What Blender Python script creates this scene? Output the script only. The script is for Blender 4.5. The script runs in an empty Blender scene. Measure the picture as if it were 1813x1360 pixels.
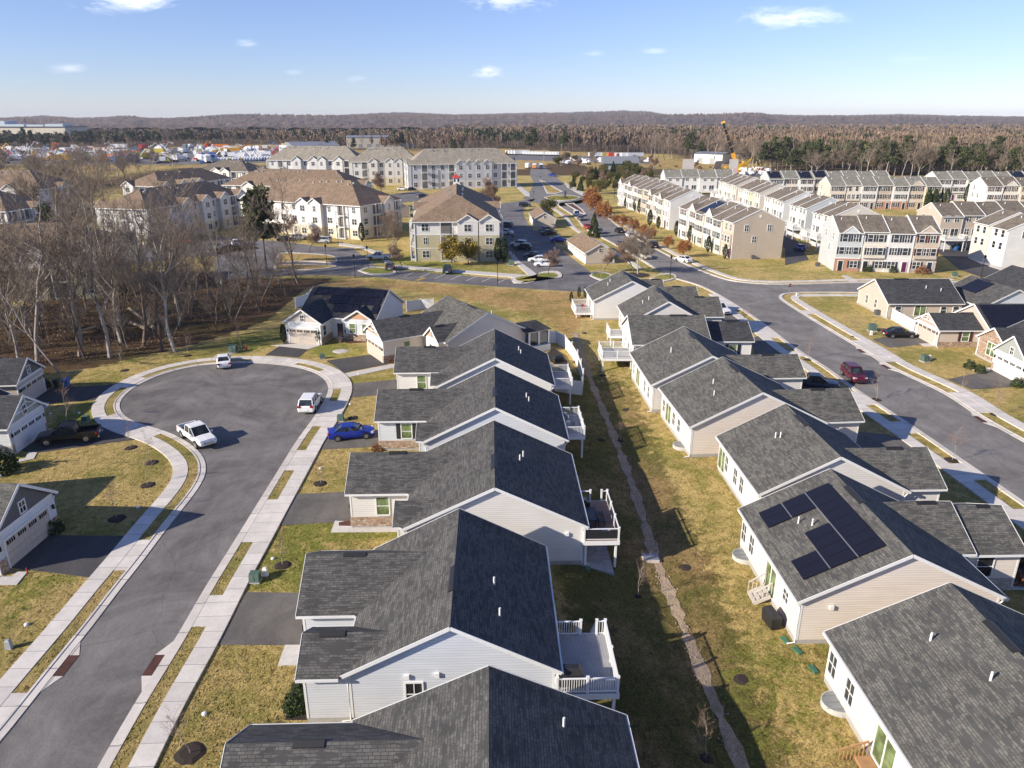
import bpy, math, random
import numpy as np
from mathutils import Vector, Matrix, noise
random.seed(7); RNG = np.random.default_rng(7)
S = bpy.context.scene; C = S.collection
rad = math.radians
HAZE = 7e-5
# ------------------------------------------------------------------ camera
F_PX, CAM_H, HZ = 1300.0, 31.0, 208.0
TP = (680.0 - HZ) / F_PX; PITCH = math.atan(TP)
cam = bpy.data.cameras.new('camera'); co = bpy.data.objects.new('camera', cam); C.objects.link(co)
co.location = (0, 0, CAM_H); co.rotation_euler = (math.pi/2 - PITCH, 0, 0)
cam.sensor_width = 36.0; cam.lens = 36.0 * F_PX / 1813.0; cam.clip_end = 30000; cam.clip_start = 0.5
S.camera = co
def gp(px, py, z=0.0):
    s = (CAM_H - z) / (py - HZ)
    return Vector(((px - 906.5) * s / math.cos(PITCH), s * (F_PX - (py - 680) * TP), z))
# ------------------------------------------------------------------ tagging
def tag(o, label=None, cat=None, group=None, kind=None):
    if label: o['label'] = label
    if cat: o['category'] = cat
    if group: o['group'] = group
    if kind: o['kind'] = kind
    return o
def empty(name, loc=(0, 0, 0), rz=0.0, label=None, cat=None, group=None):
    o = bpy.data.objects.new(name, None); C.objects.link(o)
    o.location = loc; o.rotation_euler = (0, 0, rz); o.empty_display_size = 0.3
    return tag(o, label, cat, group)
def mobj(name, me, parent=None, loc=(0, 0, 0), rz=0.0, sc=None):
    o = bpy.data.objects.new(name, me); C.objects.link(o)
    o.location = loc; o.rotation_euler = (0, 0, rz)
    if sc is not None: o.scale = (sc, sc, sc) if not hasattr(sc, '__len__') else sc
    if parent: o.parent = parent
    return o
def dup(root, loc, rz=0.0, sc=1.0, label=None, cat=None, group=None, color=None):
    r = root.copy(); C.objects.link(r); r.location = loc; r.rotation_euler = (0, 0, rz)
    r.scale = (sc, sc, sc) if not hasattr(sc, '__len__') else sc
    for k in ('label', 'category', 'group'):
        if k in r: del r[k]
    tag(r, label, cat, group)
    if color: r.color = color
    for ch in root.children:
        c = ch.copy(); C.objects.link(c); c.parent = r
        if color: c.color = color
        for g in ch.children:
            d = g.copy(); C.objects.link(d); d.parent = c
            if color: d.color = color
    return r
def purge(root):
    for ch in list(root.children):
        for g in list(ch.children): bpy.data.objects.remove(g)
        bpy.data.objects.remove(ch)
    bpy.data.objects.remove(root)
# ------------------------------------------------------------------ mesh builder
class MB:
    def __init__(s): s.v = []; s.f = []; s.m = []
    def face(s, pts, m=0):
        i = len(s.v); s.v += [tuple(p) for p in pts]; s.f.append(tuple(range(i, i + len(pts)))); s.m.append(m)
    def hull8(s, a, b, m=0):            # a: 4 bottom pts, b: 4 top pts, same order
        i = len(s.v); s.v += [tuple(p) for p in a] + [tuple(p) for p in b]
        for q in ((0,3,2,1),(4,5,6,7),(0,1,5,4),(1,2,6,5),(2,3,7,6),(3,0,4,7)):
            s.f.append(tuple(i + k for k in q)); s.m.append(m)
    def box(s, x0, y0, z0, x1, y1, z1, m=0):
        if x0 > x1: x0, x1 = x1, x0
        if y0 > y1: y0, y1 = y1, y0
        s.hull8([(x0,y0,z0),(x1,y0,z0),(x1,y1,z0),(x0,y1,z0)], [(x0,y0,z1),(x1,y0,z1),(x1,y1,z1),(x0,y1,z1)], m)
    def beam(s, p, q, w, h, m=0, up=(0, 0, 1)):   # rectangular bar from p to q; w sideways, h along up
        p = Vector(p); q = Vector(q); d = (q - p).normalized(); u = Vector(up)
        sd = d.cross(u)
        if sd.length < 1e-4: sd = Vector((1, 0, 0))
        sd.normalize(); u = sd.cross(d).normalized()
        a = sd * w / 2; b = u * h / 2
        s.hull8([p-a-b, p+a-b, p+a+b, p-a+b], [q-a-b, q+a-b, q+a+b, q-a+b], m)
    def tube(s, pts, rs, n=6, m=0, cap=True):
        rings = []
        for k, p in enumerate(pts):
            p = Vector(p)
            d = (Vector(pts[min(k+1, len(pts)-1)]) - Vector(pts[max(k-1, 0)])).normalized()
            a = d.cross(Vector((0, 0, 1)))
            if a.length < 1e-3: a = Vector((1, 0, 0))
            a.normalize(); b = d.cross(a)
            i = len(s.v)
            for j in range(n):
                t = 2 * math.pi * j / n
                s.v.append(tuple(p + (a * math.cos(t) + b * math.sin(t)) * rs[k]))
            rings.append(i)
        for k in range(len(rings) - 1):
            for j in range(n):
                j2 = (j + 1) % n
                s.f.append((rings[k]+j, rings[k]+j2, rings[k+1]+j2, rings[k+1]+j)); s.m.append(m)
        if cap:
            s.f.append(tuple(rings[0] + j for j in range(n))); s.m.append(m)
            s.f.append(tuple(rings[-1] + j for j in reversed(range(n)))); s.m.append(m)
    def prism(s, poly, z0, z1, m=0, mt=None, bottom=False):
        n = len(poly)
        area = sum(poly[i][0]*poly[(i+1)%n][1]-poly[(i+1)%n][0]*poly[i][1] for i in range(n))
        if area < 0: poly = poly[::-1]
        i = len(s.v); s.v += [(p[0], p[1], z0) for p in poly] + [(p[0], p[1], z1) for p in poly]
        for k in range(n):
            k2 = (k+1) % n; s.f.append((i+k, i+k2, i+n+k2, i+n+k)); s.m.append(m)
        s.f.append(tuple(i+n+k for k in range(n))); s.m.append(m if mt is None else mt)
        if bottom: s.f.append(tuple(i+k for k in reversed(range(n)))); s.m.append(m)
    def mesh(s, name, mats, smooth=False, uv=True, uvs=None):
        me = bpy.data.meshes.new(name); me.from_pydata(s.v, [], s.f)
        for mm in (mats if isinstance(mats, (list, tuple)) else [mats]): me.materials.append(mm)
        me.polygons.foreach_set('material_index', s.m)
        if smooth: me.polygons.foreach_set('use_smooth', [True] * len(s.f))
        if uv or uvs is not None:
            ul = me.uv_layers.new(name='UVMap'); out = np.zeros((len(me.loops), 2), 'f')
            li = 0
            me.update()
            for p in me.polygons:
                n = p.normal
                if uvs is None:
                    h = Vector((-n.y, n.x, 0))
                    h = h.normalized() if h.length > 0.05 else Vector((1, 0, 0))
                    w = n.cross(h)
                for k in range(p.loop_total):
                    vi = me.loops[li].vertex_index
                    if uvs is None:
                        c = s.v[vi]; out[li] = (c[0]*h.x+c[1]*h.y, c[0]*w.x+c[1]*w.y+c[2]*w.z)
                    else: out[li] = uvs[vi]
                    li += 1
            ul.data.foreach_set('uv', out.ravel())
        me.update(); return me
    def islands(s, name, mats, parent=None):
        """one object per separate piece"""
        par = list(range(len(s.v)))
        def find(i):
            while par[i] != i: par[i] = par[par[i]]; i = par[i]
            return i
        for fc in s.f:
            for k in fc[1:]: par[find(k)] = find(fc[0])
        gr = {}
        for fc, mm in zip(s.f, s.m): gr.setdefault(find(fc[0]), []).append((fc, mm))
        out = []
        for L in gr.values():
            q = MB(); ids = sorted({k for fc, _ in L for k in fc}); mp = {k: i for i, k in enumerate(ids)}
            q.v = [s.v[k] for k in ids]; q.f = [tuple(mp[k] for k in fc) for fc, _ in L]; q.m = [mm for _, mm in L]
            out.append(q.build(name, mats, parent))
        return out
    def build(s, name, mats, parent=None, loc=(0, 0, 0), rz=0.0, smooth=False, uv=True, uvs=None):
        return mobj(name, s.mesh(name, mats, smooth, uv, uvs), parent, loc, rz)
# ------------------------------------------------------------------ materials
class NT:
    def __init__(s, name):
        s.mat = bpy.data.materials.new(name); s.mat.use_nodes = True
        s.t = s.mat.node_tree; s.b = s.t.nodes['Principled BSDF']
    def n(s, typ, **kw):
        o = s.t.nodes.new(typ)
        for k, v in kw.items(): setattr(o, k, v)
        return o
    def l(s, a, b): s.t.links.new(a, b)
    def coord(s, which='Object', scale=None):
        tc = s.n('ShaderNodeTexCoord'); out = tc.outputs[which]
        if scale is not None:
            mp = s.n('ShaderNodeMapping'); mp.inputs['Scale'].default_value = scale if hasattr(scale, '__len__') else (scale,)*3
            s.l(out, mp.inputs[0]); out = mp.outputs[0]
        return out
    def world(s, scale=1.0):
        g = s.n('ShaderNodeNewGeometry'); mp = s.n('ShaderNodeMapping')
        mp.inputs['Scale'].default_value = scale if hasattr(scale, '__len__') else (scale,)*3
        s.l(g.outputs['Position'], mp.inputs[0]); return mp.outputs[0]
    def noise(s, vec, scale=1.0, detail=4.0, rough=0.6, dist=0.0):
        o = s.n('ShaderNodeTexNoise'); o.inputs['Scale'].default_value = scale; o.inputs['Detail'].default_value = detail
        o.inputs['Roughness'].default_value = rough; o.inputs['Distortion'].default_value = dist
        s.l(vec, o.inputs['Vector']); return o.outputs['Fac']
    def ramp(s, fac, stops, interp='LINEAR'):
        o = s.n('ShaderNodeValToRGB'); e = o.color_ramp.elements; o.color_ramp.interpolation = interp
        while len(e) < len(stops): e.new(0.5)
        for k, (p, c) in enumerate(stops):
            e[k].position = p; e[k].color = (c, c, c, 1) if not hasattr(c, '__len__') else (*c[:3], 1)
        s.l(fac, o.inputs[0]); return o.outputs[0]
    def mix(s, fac, a, b, mode='MIX'):
        o = s.n('ShaderNodeMix', data_type='RGBA', blend_type=mode)
        for ix, v in ((0, fac), (6, a), (7, b)):
            sock = o.inputs[ix]
            if hasattr(v, 'is_linked'): s.l(v, sock)
            elif ix == 0: sock.default_value = v
            else: sock.default_value = (*v[:3], 1) if hasattr(v, '__len__') else (v, v, v, 1)
        return o.outputs[2]
    def math(s, op, a, b=0.0):
        o = s.n('ShaderNodeMath', operation=op)
        for k, v in enumerate((a, b)):
            if hasattr(v, 'is_linked'): s.l(v, o.inputs[k])
            else: o.inputs[k].default_value = v
        return o.outputs[0]
    def out(s, col=None, rough=0.8, bump=None, bstr=0.3, bdist=0.02, metal=0.0, spec=None):
        if col is not None:
            if hasattr(col, 'is_linked'): s.l(col, s.b.inputs['Base Color'])
            else: s.b.inputs['Base Color'].default_value = (*col[:3], 1)
        if hasattr(rough, 'is_linked'): s.l(rough, s.b.inputs['Roughness'])
        else: s.b.inputs['Roughness'].default_value = rough
        s.b.inputs['Metallic'].default_value = metal
        if spec is not None: s.b.inputs['Specular IOR Level'].default_value = spec
        if bump is not None:
            bp = s.n('ShaderNodeBump'); bp.inputs['Strength'].default_value = bstr; bp.inputs['Distance'].default_value = bdist
            s.l(bump, bp.inputs['Height']); s.l(bp.outputs[0], s.b.inputs['Normal'])
        return s.mat
def plain(name, col, rough=0.6, metal=0.0, var=0.12, sc=3.0, spec=None):
    t = NT(name); v = t.noise(t.coord('Object'), sc, 5)
    k = t.ramp(v, [(0.3, 1 - var), (0.7, 1 + var * 0.3)])
    return t.out(t.mix(1.0, col, k, 'MULTIPLY'), rough, metal=metal, spec=spec)
_sid = {}
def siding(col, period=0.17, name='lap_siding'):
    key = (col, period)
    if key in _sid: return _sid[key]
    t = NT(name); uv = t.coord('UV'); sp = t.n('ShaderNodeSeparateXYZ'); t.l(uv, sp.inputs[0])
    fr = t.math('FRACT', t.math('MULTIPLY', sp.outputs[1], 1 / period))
    line = t.ramp(fr, [(0.0, 0.62), (0.09, 0.66), (0.16, 1.0), (1.0, 0.95)])  # lap shadow painted into the colour, a dark line at each course
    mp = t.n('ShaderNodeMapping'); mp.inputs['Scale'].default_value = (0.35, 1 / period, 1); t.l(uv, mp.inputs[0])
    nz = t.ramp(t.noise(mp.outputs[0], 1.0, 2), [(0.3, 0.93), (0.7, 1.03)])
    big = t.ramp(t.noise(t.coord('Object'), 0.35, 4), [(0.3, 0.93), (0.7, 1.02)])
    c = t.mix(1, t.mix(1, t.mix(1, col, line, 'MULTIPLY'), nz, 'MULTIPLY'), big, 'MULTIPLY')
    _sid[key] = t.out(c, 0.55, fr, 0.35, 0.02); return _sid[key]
def batten(col):
    t = NT('board_and_batten'); uv = t.coord('UV'); sp = t.n('ShaderNodeSeparateXYZ'); t.l(uv, sp.inputs[0])
    fr = t.math('FRACT', t.math('MULTIPLY', sp.outputs[0], 1 / 0.4))
    line = t.ramp(fr, [(0.0, 0.6), (0.08, 1.0), (0.9, 1.0), (1.0, 0.75)])
    return t.out(t.mix(1, col, line, 'MULTIPLY'), 0.6)
def shingle(name, c1, c2, c3, bw=0.34, rh=0.15):
    t = NT(name); uv = t.coord('UV')
    br = t.n('ShaderNodeTexBrick'); t.l(uv, br.inputs['Vector'])
    br.inputs['Scale'].default_value = 1.0; br.inputs['Brick Width'].default_value = bw; br.inputs['Row Height'].default_value = rh
    br.inputs['Mortar Size'].default_value = 0.012; br.inputs['Bias'].default_value = 0.0
    br.inputs['Color1'].default_value = (*c1, 1); br.inputs['Color2'].default_value = (*c2, 1)
    br.inputs['Mortar'].default_value = (*[x * 0.35 for x in c1], 1)
    br.offset = 0.37; br.squash = 0.8; br.squash_frequency = 3
    mp = t.n('ShaderNodeMapping'); mp.inputs['Scale'].default_value = (1 / 0.55, 1 / rh, 1); t.l(uv, mp.inputs[0])
    wn = t.n('ShaderNodeTexVoronoi'); wn.inputs['Scale'].default_value = 1.0; t.l(mp.outputs[0], wn.inputs['Vector'])
    sc = t.n('ShaderNodeSeparateColor'); t.l(wn.outputs['Color'], sc.inputs[0])
    c = t.mix(t.ramp(sc.outputs[0], [(0.55, 0), (0.72, 0.95)]), br.outputs['Color'], c3)
    big = t.ramp(t.noise(t.coord('Object'), 0.6, 6, 0.65), [(0.3, 0.78), (0.72, 1.16)])
    fine = t.ramp(t.noise(uv, 30, 3), [(0.3, 0.74), (0.7, 1.26)])
    ms = t.n('ShaderNodeMapping'); ms.inputs['Scale'].default_value = (0.9, 0.16, 1); t.l(uv, ms.inputs[0])
    c = t.mix(1, c, t.ramp(t.noise(ms.outputs[0], 1.0, 5, 0.7), [(0.3, 0.84), (0.7, 1.12)]), 'MULTIPLY')
    c = t.mix(1, t.mix(1, c, big, 'MULTIPLY'), fine, 'MULTIPLY')
    return t.out(c, 0.9, br.outputs['Fac'], -0.5, 0.02, spec=0.25)
R_CHAR = shingle('charcoal_shingles', (0.094, 0.091, 0.087), (0.136, 0.131, 0.123), (0.060, 0.059, 0.058))
R_GREY = shingle('weathered_grey_shingles', (0.112, 0.108, 0.098), (0.172, 0.165, 0.144), (0.073, 0.072, 0.070))
R_DARK = shingle('dark_shingles', (0.055, 0.056, 0.06), (0.085, 0.085, 0.09), (0.04, 0.04, 0.042))
R_BROWN = shingle('brown_shingles', (0.26, 0.185, 0.125), (0.34, 0.25, 0.17), (0.19, 0.13, 0.085))
R_TAUPE = shingle('taupe_shingles', (0.185, 0.155, 0.12), (0.25, 0.21, 0.165), (0.125, 0.105, 0.085))
R_SLATE = shingle('greenish_grey_shingles', (0.25, 0.235, 0.19), (0.33, 0.31, 0.25), (0.17, 0.165, 0.14))
R_TAN = shingle('light_tan_shingles', (0.34, 0.30, 0.235), (0.42, 0.375, 0.30), (0.25, 0.22, 0.175))
WHITE = plain('white_vinyl', (0.78, 0.78, 0.77), 0.45, var=0.05)
TRIM = plain('white_trim', (0.74, 0.74, 0.72), 0.5, var=0.06)
def stone(name, cols, scale=3.0):
    t = NT(name); mp = t.coord('UV', (1.0, 2.0, 1.0))
    v = t.n('ShaderNodeTexVoronoi', feature='F1'); v.inputs['Scale'].default_value = scale; t.l(mp, v.inputs['Vector'])
    e = t.n('ShaderNodeTexVoronoi', feature='DISTANCE_TO_EDGE'); e.inputs['Scale'].default_value = scale; t.l(mp, e.inputs['Vector'])
    sc = t.n('ShaderNodeSeparateColor'); t.l(v.outputs['Color'], sc.inputs[0])
    c = t.ramp(sc.outputs[0], [(i / (len(cols) - 1), q) for i, q in enumerate(cols)])
    edge = t.ramp(e.outputs['Distance'], [(0.0, 0.45), (0.06, 1.0)])
    return t.out(t.mix(1, c, edge, 'MULTIPLY'), 0.85, edge, 0.6, 0.03)
STONE = stone('stone_veneer', [(0.40, 0.30, 0.21), (0.22, 0.15, 0.10), (0.5, 0.40, 0.30), (0.33, 0.19, 0.12), (0.45, 0.36, 0.27)])
STONE_L = stone('pale_stone_veneer', [(0.5, 0.45, 0.38), (0.36, 0.31, 0.26), (0.58, 0.52, 0.45), (0.42, 0.36, 0.3)])
def brick(name, a, b):
    t = NT(name); br = t.n('ShaderNodeTexBrick'); t.l(t.coord('UV'), br.inputs['Vector'])
    br.inputs['Scale'].default_value = 1; br.inputs['Brick Width'].default_value = 0.22; br.inputs['Row Height'].default_value = 0.075
    br.inputs['Mortar Size'].default_value = 0.008; br.inputs['Color1'].default_value = (*a, 1); br.inputs['Color2'].default_value = (*b, 1)
    br.inputs['Mortar'].default_value = (0.4, 0.36, 0.32, 1)
    return t.out(br.outputs['Color'], 0.85)
BRICK = brick('red_brick', (0.36, 0.14, 0.075), (0.45, 0.2, 0.11))
TANBRICK = brick('tan_brick', (0.46, 0.33, 0.2), (0.52, 0.39, 0.25))
def glassy(name, col, rough=0.08):
    t = NT(name); v = t.noise(t.coord('Object'), 0.9, 2); 
    c = t.mix(t.ramp(v, [(0.42, 0), (0.6, 1)]), col, [x * 2.4 + 0.012 for x in col])
    return t.out(c, rough, spec=0.6)
GLASS = glassy('window_glass', (0.022, 0.027, 0.03)); GLASS_G = glassy('green_tinted_glass', (0.085, 0.115, 0.05), 0.12)
GLASS_B = glassy('dark_window_glass', (0.010, 0.010, 0.012))
def asphalt(name, a, b, streak=0.15):
    t = NT(name); w = t.world(1.0)
    big = t.noise(w, 0.10, 7, 0.68, 2.2); mid = t.noise(t.world((1.0, 0.35, 1.0)), 0.7, 6, 0.75, 0.5); fine = t.noise(w, 14, 4, 0.8)
    c = t.ramp(big, [(0.32, a), (0.68, b)])
    c = t.mix(1, c, t.ramp(mid, [(0.3, 0.80), (0.7, 1.16)]), 'MULTIPLY')
    c = t.mix(1, c, t.ramp(fine, [(0.3, 0.72), (0.7, 1.28)]), 'MULTIPLY')
    cr = t.n('ShaderNodeTexVoronoi', feature='DISTANCE_TO_EDGE'); cr.inputs['Scale'].default_value = 0.07
    dist = t.n('ShaderNodeVectorMath', operation='ADD'); nv = t.n('ShaderNodeTexNoise'); nv.inputs['Scale'].default_value = 0.5
    t.l(w, nv.inputs['Vector']); t.l(w, dist.inputs[0]); t.l(nv.outputs['Color'], dist.inputs[1]); t.l(dist.outputs[0], cr.inputs['Vector'])
    c = t.mix(t.ramp(cr.outputs['Distance'], [(0.0, 0.3), (0.0035, 0.0)]), c, (0.02, 0.02, 0.022))
    return t.out(c, 0.85, fine, 0.25, 0.01, spec=0.3)
ROAD = asphalt('road_asphalt', (0.105, 0.096, 0.090), (0.225, 0.209, 0.196))
ROAD2 = asphalt('greyer_road_asphalt', (0.145, 0.135, 0.125), (0.255, 0.24, 0.222))
LOT = asphalt('parking_asphalt', (0.105, 0.098, 0.10), (0.21, 0.20, 0.195))
DRIVE = asphalt('driveway_asphalt', (0.095, 0.088, 0.08), (0.165, 0.15, 0.136))
DRIVE_N = asphalt('fresh_driveway_asphalt', (0.055, 0.053, 0.055), (0.085, 0.081, 0.081))
def concrete(name, col, joint=1.5):
    t = NT(name); uv = t.coord('UV'); sp = t.n('ShaderNodeSeparateXYZ'); t.l(uv, sp.inputs[0]); w = t.world(1.0)
    fr = t.math('FRACT', t.math('MULTIPLY', sp.outputs[0], 1 / joint))
    jl = t.ramp(fr, [(0.0, 0.42), (0.022, 0.5), (0.035, 1.0), (1.0, 1.0)])
    cell = t.n('ShaderNodeTexWhiteNoise', noise_dimensions='1D'); t.l(t.math('FLOOR', t.math('MULTIPLY', sp.outputs[0], 1 / joint)), cell.inputs['W'])
    cv = t.ramp(cell.outputs['Value'], [(0, 0.88), (1, 1.06)])
    st = t.ramp(t.noise(w, 0.8, 6, 0.7), [(0.25, 0.82), (0.7, 1.08)]); fi = t.ramp(t.noise(w, 12, 4, 0.7), [(0.3, 0.9), (0.7, 1.08)])
    c = col
    for k in (jl, cv, st, fi): c = t.mix(1, c, k, 'MULTIPLY')
    return t.out(c, 0.85, spec=0.3)
CONC = concrete('sidewalk_concrete', (0.66, 0.615, 0.555)); CURB = concrete('curb_concrete', (0.64, 0.59, 0.525), 3.0)
CONC_F = plain('foundation_concrete', (0.4, 0.38, 0.36), 0.9, var=0.2)
def grassy(name, straw, tan, green, dark, gmix=(0.48, 0.66), litter=False):
    t = NT(name); w = t.world(1.0)
    n1 = t.noise(w, 0.13, 5, 0.6, 0.4); n2 = t.noise(w, 0.9, 6, 0.75, 0.3)
    ws = t.world((1.0, 0.45, 1.0)); n3 = t.noise(ws, 5.5, 5, 0.8, 0.6); n4 = t.noise(w, 24, 3, 0.8)
    c = t.mix(t.ramp(n2, [(0.36, 0), (0.62, 1)]), straw, tan)
    gm = t.math('ADD', t.math('MULTIPLY', n1, 0.65), t.math('MULTIPLY', n2, 0.35))
    c = t.mix(t.ramp(gm, [(gmix[0], 0), (gmix[1], 0.9)]), c, green)
    c = t.mix(t.ramp(n3, [(0.30, 0.85), (0.50, 0)]), c, dark)
    c = t.mix(1, c, t.ramp(n4, [(0.3, 0.45), (0.7, 1.5)]), 'MULTIPLY')
    h = t.math('ADD', n3, t.math('MULTIPLY', n4, 0.4))
    return t.out(c, 0.95, h, 0.9, 0.14, spec=0.1)
GRASS = grassy('winter_lawn', (0.60, 0.42, 0.15), (0.48, 0.31, 0.11), (0.15, 0.165, 0.036), (0.145, 0.10, 0.036))
VERGE = grassy('verge_grass', (0.54, 0.40, 0.165), (0.42, 0.295, 0.12), (0.235, 0.225, 0.06), (0.15, 0.11, 0.045), (0.42, 0.58))
SWALE = grassy('swale_grass', (0.26, 0.185, 0.07), (0.21, 0.135, 0.055), (0.095, 0.10, 0.026), (0.07, 0.055, 0.022), (0.42, 0.62))
GREEN = grassy('green_lawn', (0.52, 0.42, 0.12), (0.38, 0.31, 0.09), (0.18, 0.22, 0.045), (0.09, 0.085, 0.026), (0.40, 0.56))
STRAWG = grassy('straw_meadow', (0.40, 0.265, 0.11), (0.30, 0.185, 0.075), (0.19, 0.155, 0.05), (0.13, 0.085, 0.038), (0.52, 0.74))
LITTER = grassy('leaf_litter', (0.135, 0.078, 0.042), (0.095, 0.055, 0.032), (0.085, 0.07, 0.028), (0.035, 0.024, 0.016), (0.55, 0.75))
DIRT = grassy('bare_dirt', (0.56, 0.43, 0.30), (0.44, 0.33, 0.22), (0.30, 0.25, 0.14), (0.16, 0.12, 0.075), (0.5, 0.68))
MULCH = plain('mulch', (0.035, 0.024, 0.018), 1.0, var=0.5, sc=14)
MULCH_R = plain('red_mulch', (0.10, 0.035, 0.022), 1.0, var=0.4, sc=14)
PEBBLE = plain('white_pebbles', (0.55, 0.52, 0.47), 0.9, var=0.3, sc=14)
BARK = plain('grey_bark', (0.38, 0.335, 0.285), 0.95, var=0.35, sc=4)
BARK_P = plain('pale_bark', (0.46, 0.42, 0.36), 0.95, var=0.35, sc=4)
BARK_D = plain('brown_bark', (0.15, 0.11, 0.082), 0.95, var=0.3, sc=4)
TWIG = plain('grey_brown_twigs', (0.25, 0.195, 0.145), 0.95, var=0.3, sc=0.5)
TWIG_R = plain('reddish_twigs', (0.30, 0.20, 0.145), 0.95, var=0.3, sc=0.5)
def leafmat(name, a, b, sc=0.9):
    t = NT(name); w = t.coord('Object'); v = t.noise(w, sc, 4, 0.7); g = t.n('ShaderNodeNewGeometry')
    c = t.mix(t.ramp(v, [(0.32, 0), (0.68, 1)]), a, b)
    c = t.mix(1, c, t.ramp(g.outputs['Random Per Island'], [(0, 0.65), (1, 1.35)]), 'MULTIPLY')
    return t.out(c, 0.8, spec=0.2)
PINE = leafmat('pine_needles', (0.035, 0.050, 0.018), (0.085, 0.095, 0.032)); CEDAR = leafmat('cedar_foliage', (0.022, 0.040, 0.016), (0.055, 0.075, 0.026))
OLIVE = leafmat('yellow_green_foliage', (0.16, 0.125, 0.022), (0.34, 0.25, 0.04)); RUST = leafmat('rust_oak_leaves', (0.22, 0.085, 0.028), (0.40, 0.17, 0.06))
SHRUB = leafmat('dark_shrub_leaves', (0.025, 0.045, 0.016), (0.065, 0.085, 0.026)); REDBUSH = leafmat('russet_shrub_leaves', (0.17, 0.075, 0.035), (0.28, 0.13, 0.06))
BRUSH = leafmat('dry_brush', (0.15, 0.095, 0.055), (0.25, 0.165, 0.10))
def paintmat():
    t = NT('car_paint'); oi = t.n('ShaderNodeObjectInfo'); t.l(oi.outputs['Color'], t.b.inputs['Base Color'])
    t.b.inputs['Roughness'].default_value = 0.28; t.b.inputs['Coat Weight'].default_value = 0.25; t.b.inputs['Specular IOR Level'].default_value = 0.3; t.b.inputs['Coat Roughness'].default_value = 0.05
    return t.mat
PAINT = paintmat()
def objcol(name, rough=0.6):
    t = NT(name); oi = t.n('ShaderNodeObjectInfo'); k = t.ramp(t.noise(t.coord('Object'), 0.8, 4), [(0.3, 0.82), (0.7, 1.05)])
    return t.out(t.mix(1, oi.outputs['Color'], k, 'MULTIPLY'), rough)
OCOL = objcol('weathered_paint')
CARGLASS = glassy('car_glass', (0.012, 0.016, 0.018), 0.04)
TYRE = plain('tyre_rubber', (0.018, 0.018, 0.019), 0.85); RIM = plain('alloy_rim', (0.42, 0.42, 0.43), 0.3, 0.8, 0.05)
CHROME = plain('chrome', (0.6, 0.6, 0.6), 0.15, 1.0, 0.02); BLACKP = plain('black_plastic', (0.02, 0.02, 0.021), 0.5)
REDL = plain('red_lens', (0.32, 0.012, 0.01), 0.2); HEADL = plain('headlamp_lens', (0.62, 0.64, 0.66), 0.1)
METAL = plain('galvanised_metal', (0.36, 0.37, 0.38), 0.45, 0.5); GREENBOX = plain('green_enclosure', (0.075, 0.125, 0.095), 0.6)
GREYBOX = plain('grey_enclosure', (0.33, 0.35, 0.34), 0.6); DKGREEN = plain('dark_green_plastic', (0.02, 0.045, 0.025), 0.5)
BLUEP = plain('blue_plastic', (0.02, 0.13, 0.42), 0.45); WOODP = plain('treated_wood', (0.42, 0.235, 0.11), 0.8, var=0.25)
BLACKM = plain('black_metal', (0.015, 0.015, 0.016), 0.45, 0.3); RUSTP = plain('red_oxide', (0.085, 0.03, 0.02), 0.85, var=0.4, sc=1.5)
WHITEP = plain('white_road_paint', (0.72, 0.72, 0.70), 0.7, var=0.2); YELP = plain('yellow_road_paint', (0.55, 0.36, 0.06), 0.7, var=0.25)
POLEW = plain('weathered_pole', (0.33, 0.27, 0.21), 0.9, var=0.25)
def solarmat():
    t = NT('solar_cells'); uv = t.coord('UV'); sp = t.n('ShaderNodeSeparateXYZ'); t.l(uv, sp.inputs[0])
    a = t.ramp(t.math('FRACT', t.math('MULTIPLY', sp.outputs[0], 1/0.166)), [(0, 1), (0.04, 0)])
    b = t.ramp(t.math('FRACT', t.math('MULTIPLY', sp.outputs[1], 1/0.166)), [(0, 1), (0.04, 0)])
    return t.out(t.mix(t.math('MAXIMUM', a, b), (0.010, 0.010, 0.017), (0.022, 0.022, 0.03)), 0.25, spec=0.4)
SOLAR = solarmat()
def deckmat(name, col):
    t = NT(name); uv = t.coord('UV'); sp = t.n('ShaderNodeSeparateXYZ'); t.l(uv, sp.inputs[0])
    fr = t.math('FRACT', t.math('MULTIPLY', sp.outputs[0], 1/0.15)); k = t.ramp(fr, [(0, 0.35), (0.08, 0.45), (0.12, 1.0), (1, 0.95)])
    n = t.ramp(t.noise(uv, 1.5, 4), [(0.3, 0.85), (0.7, 1.1)])
    return t.out(t.mix(1, t.mix(1, col, k, 'MULTIPLY'), n, 'MULTIPLY'), 0.7)
DECKG = deckmat('grey_deck_boards', (0.33, 0.33, 0.335)); DECKB = deckmat('brown_deck_boards', (0.30, 0.19, 0.15))
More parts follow.
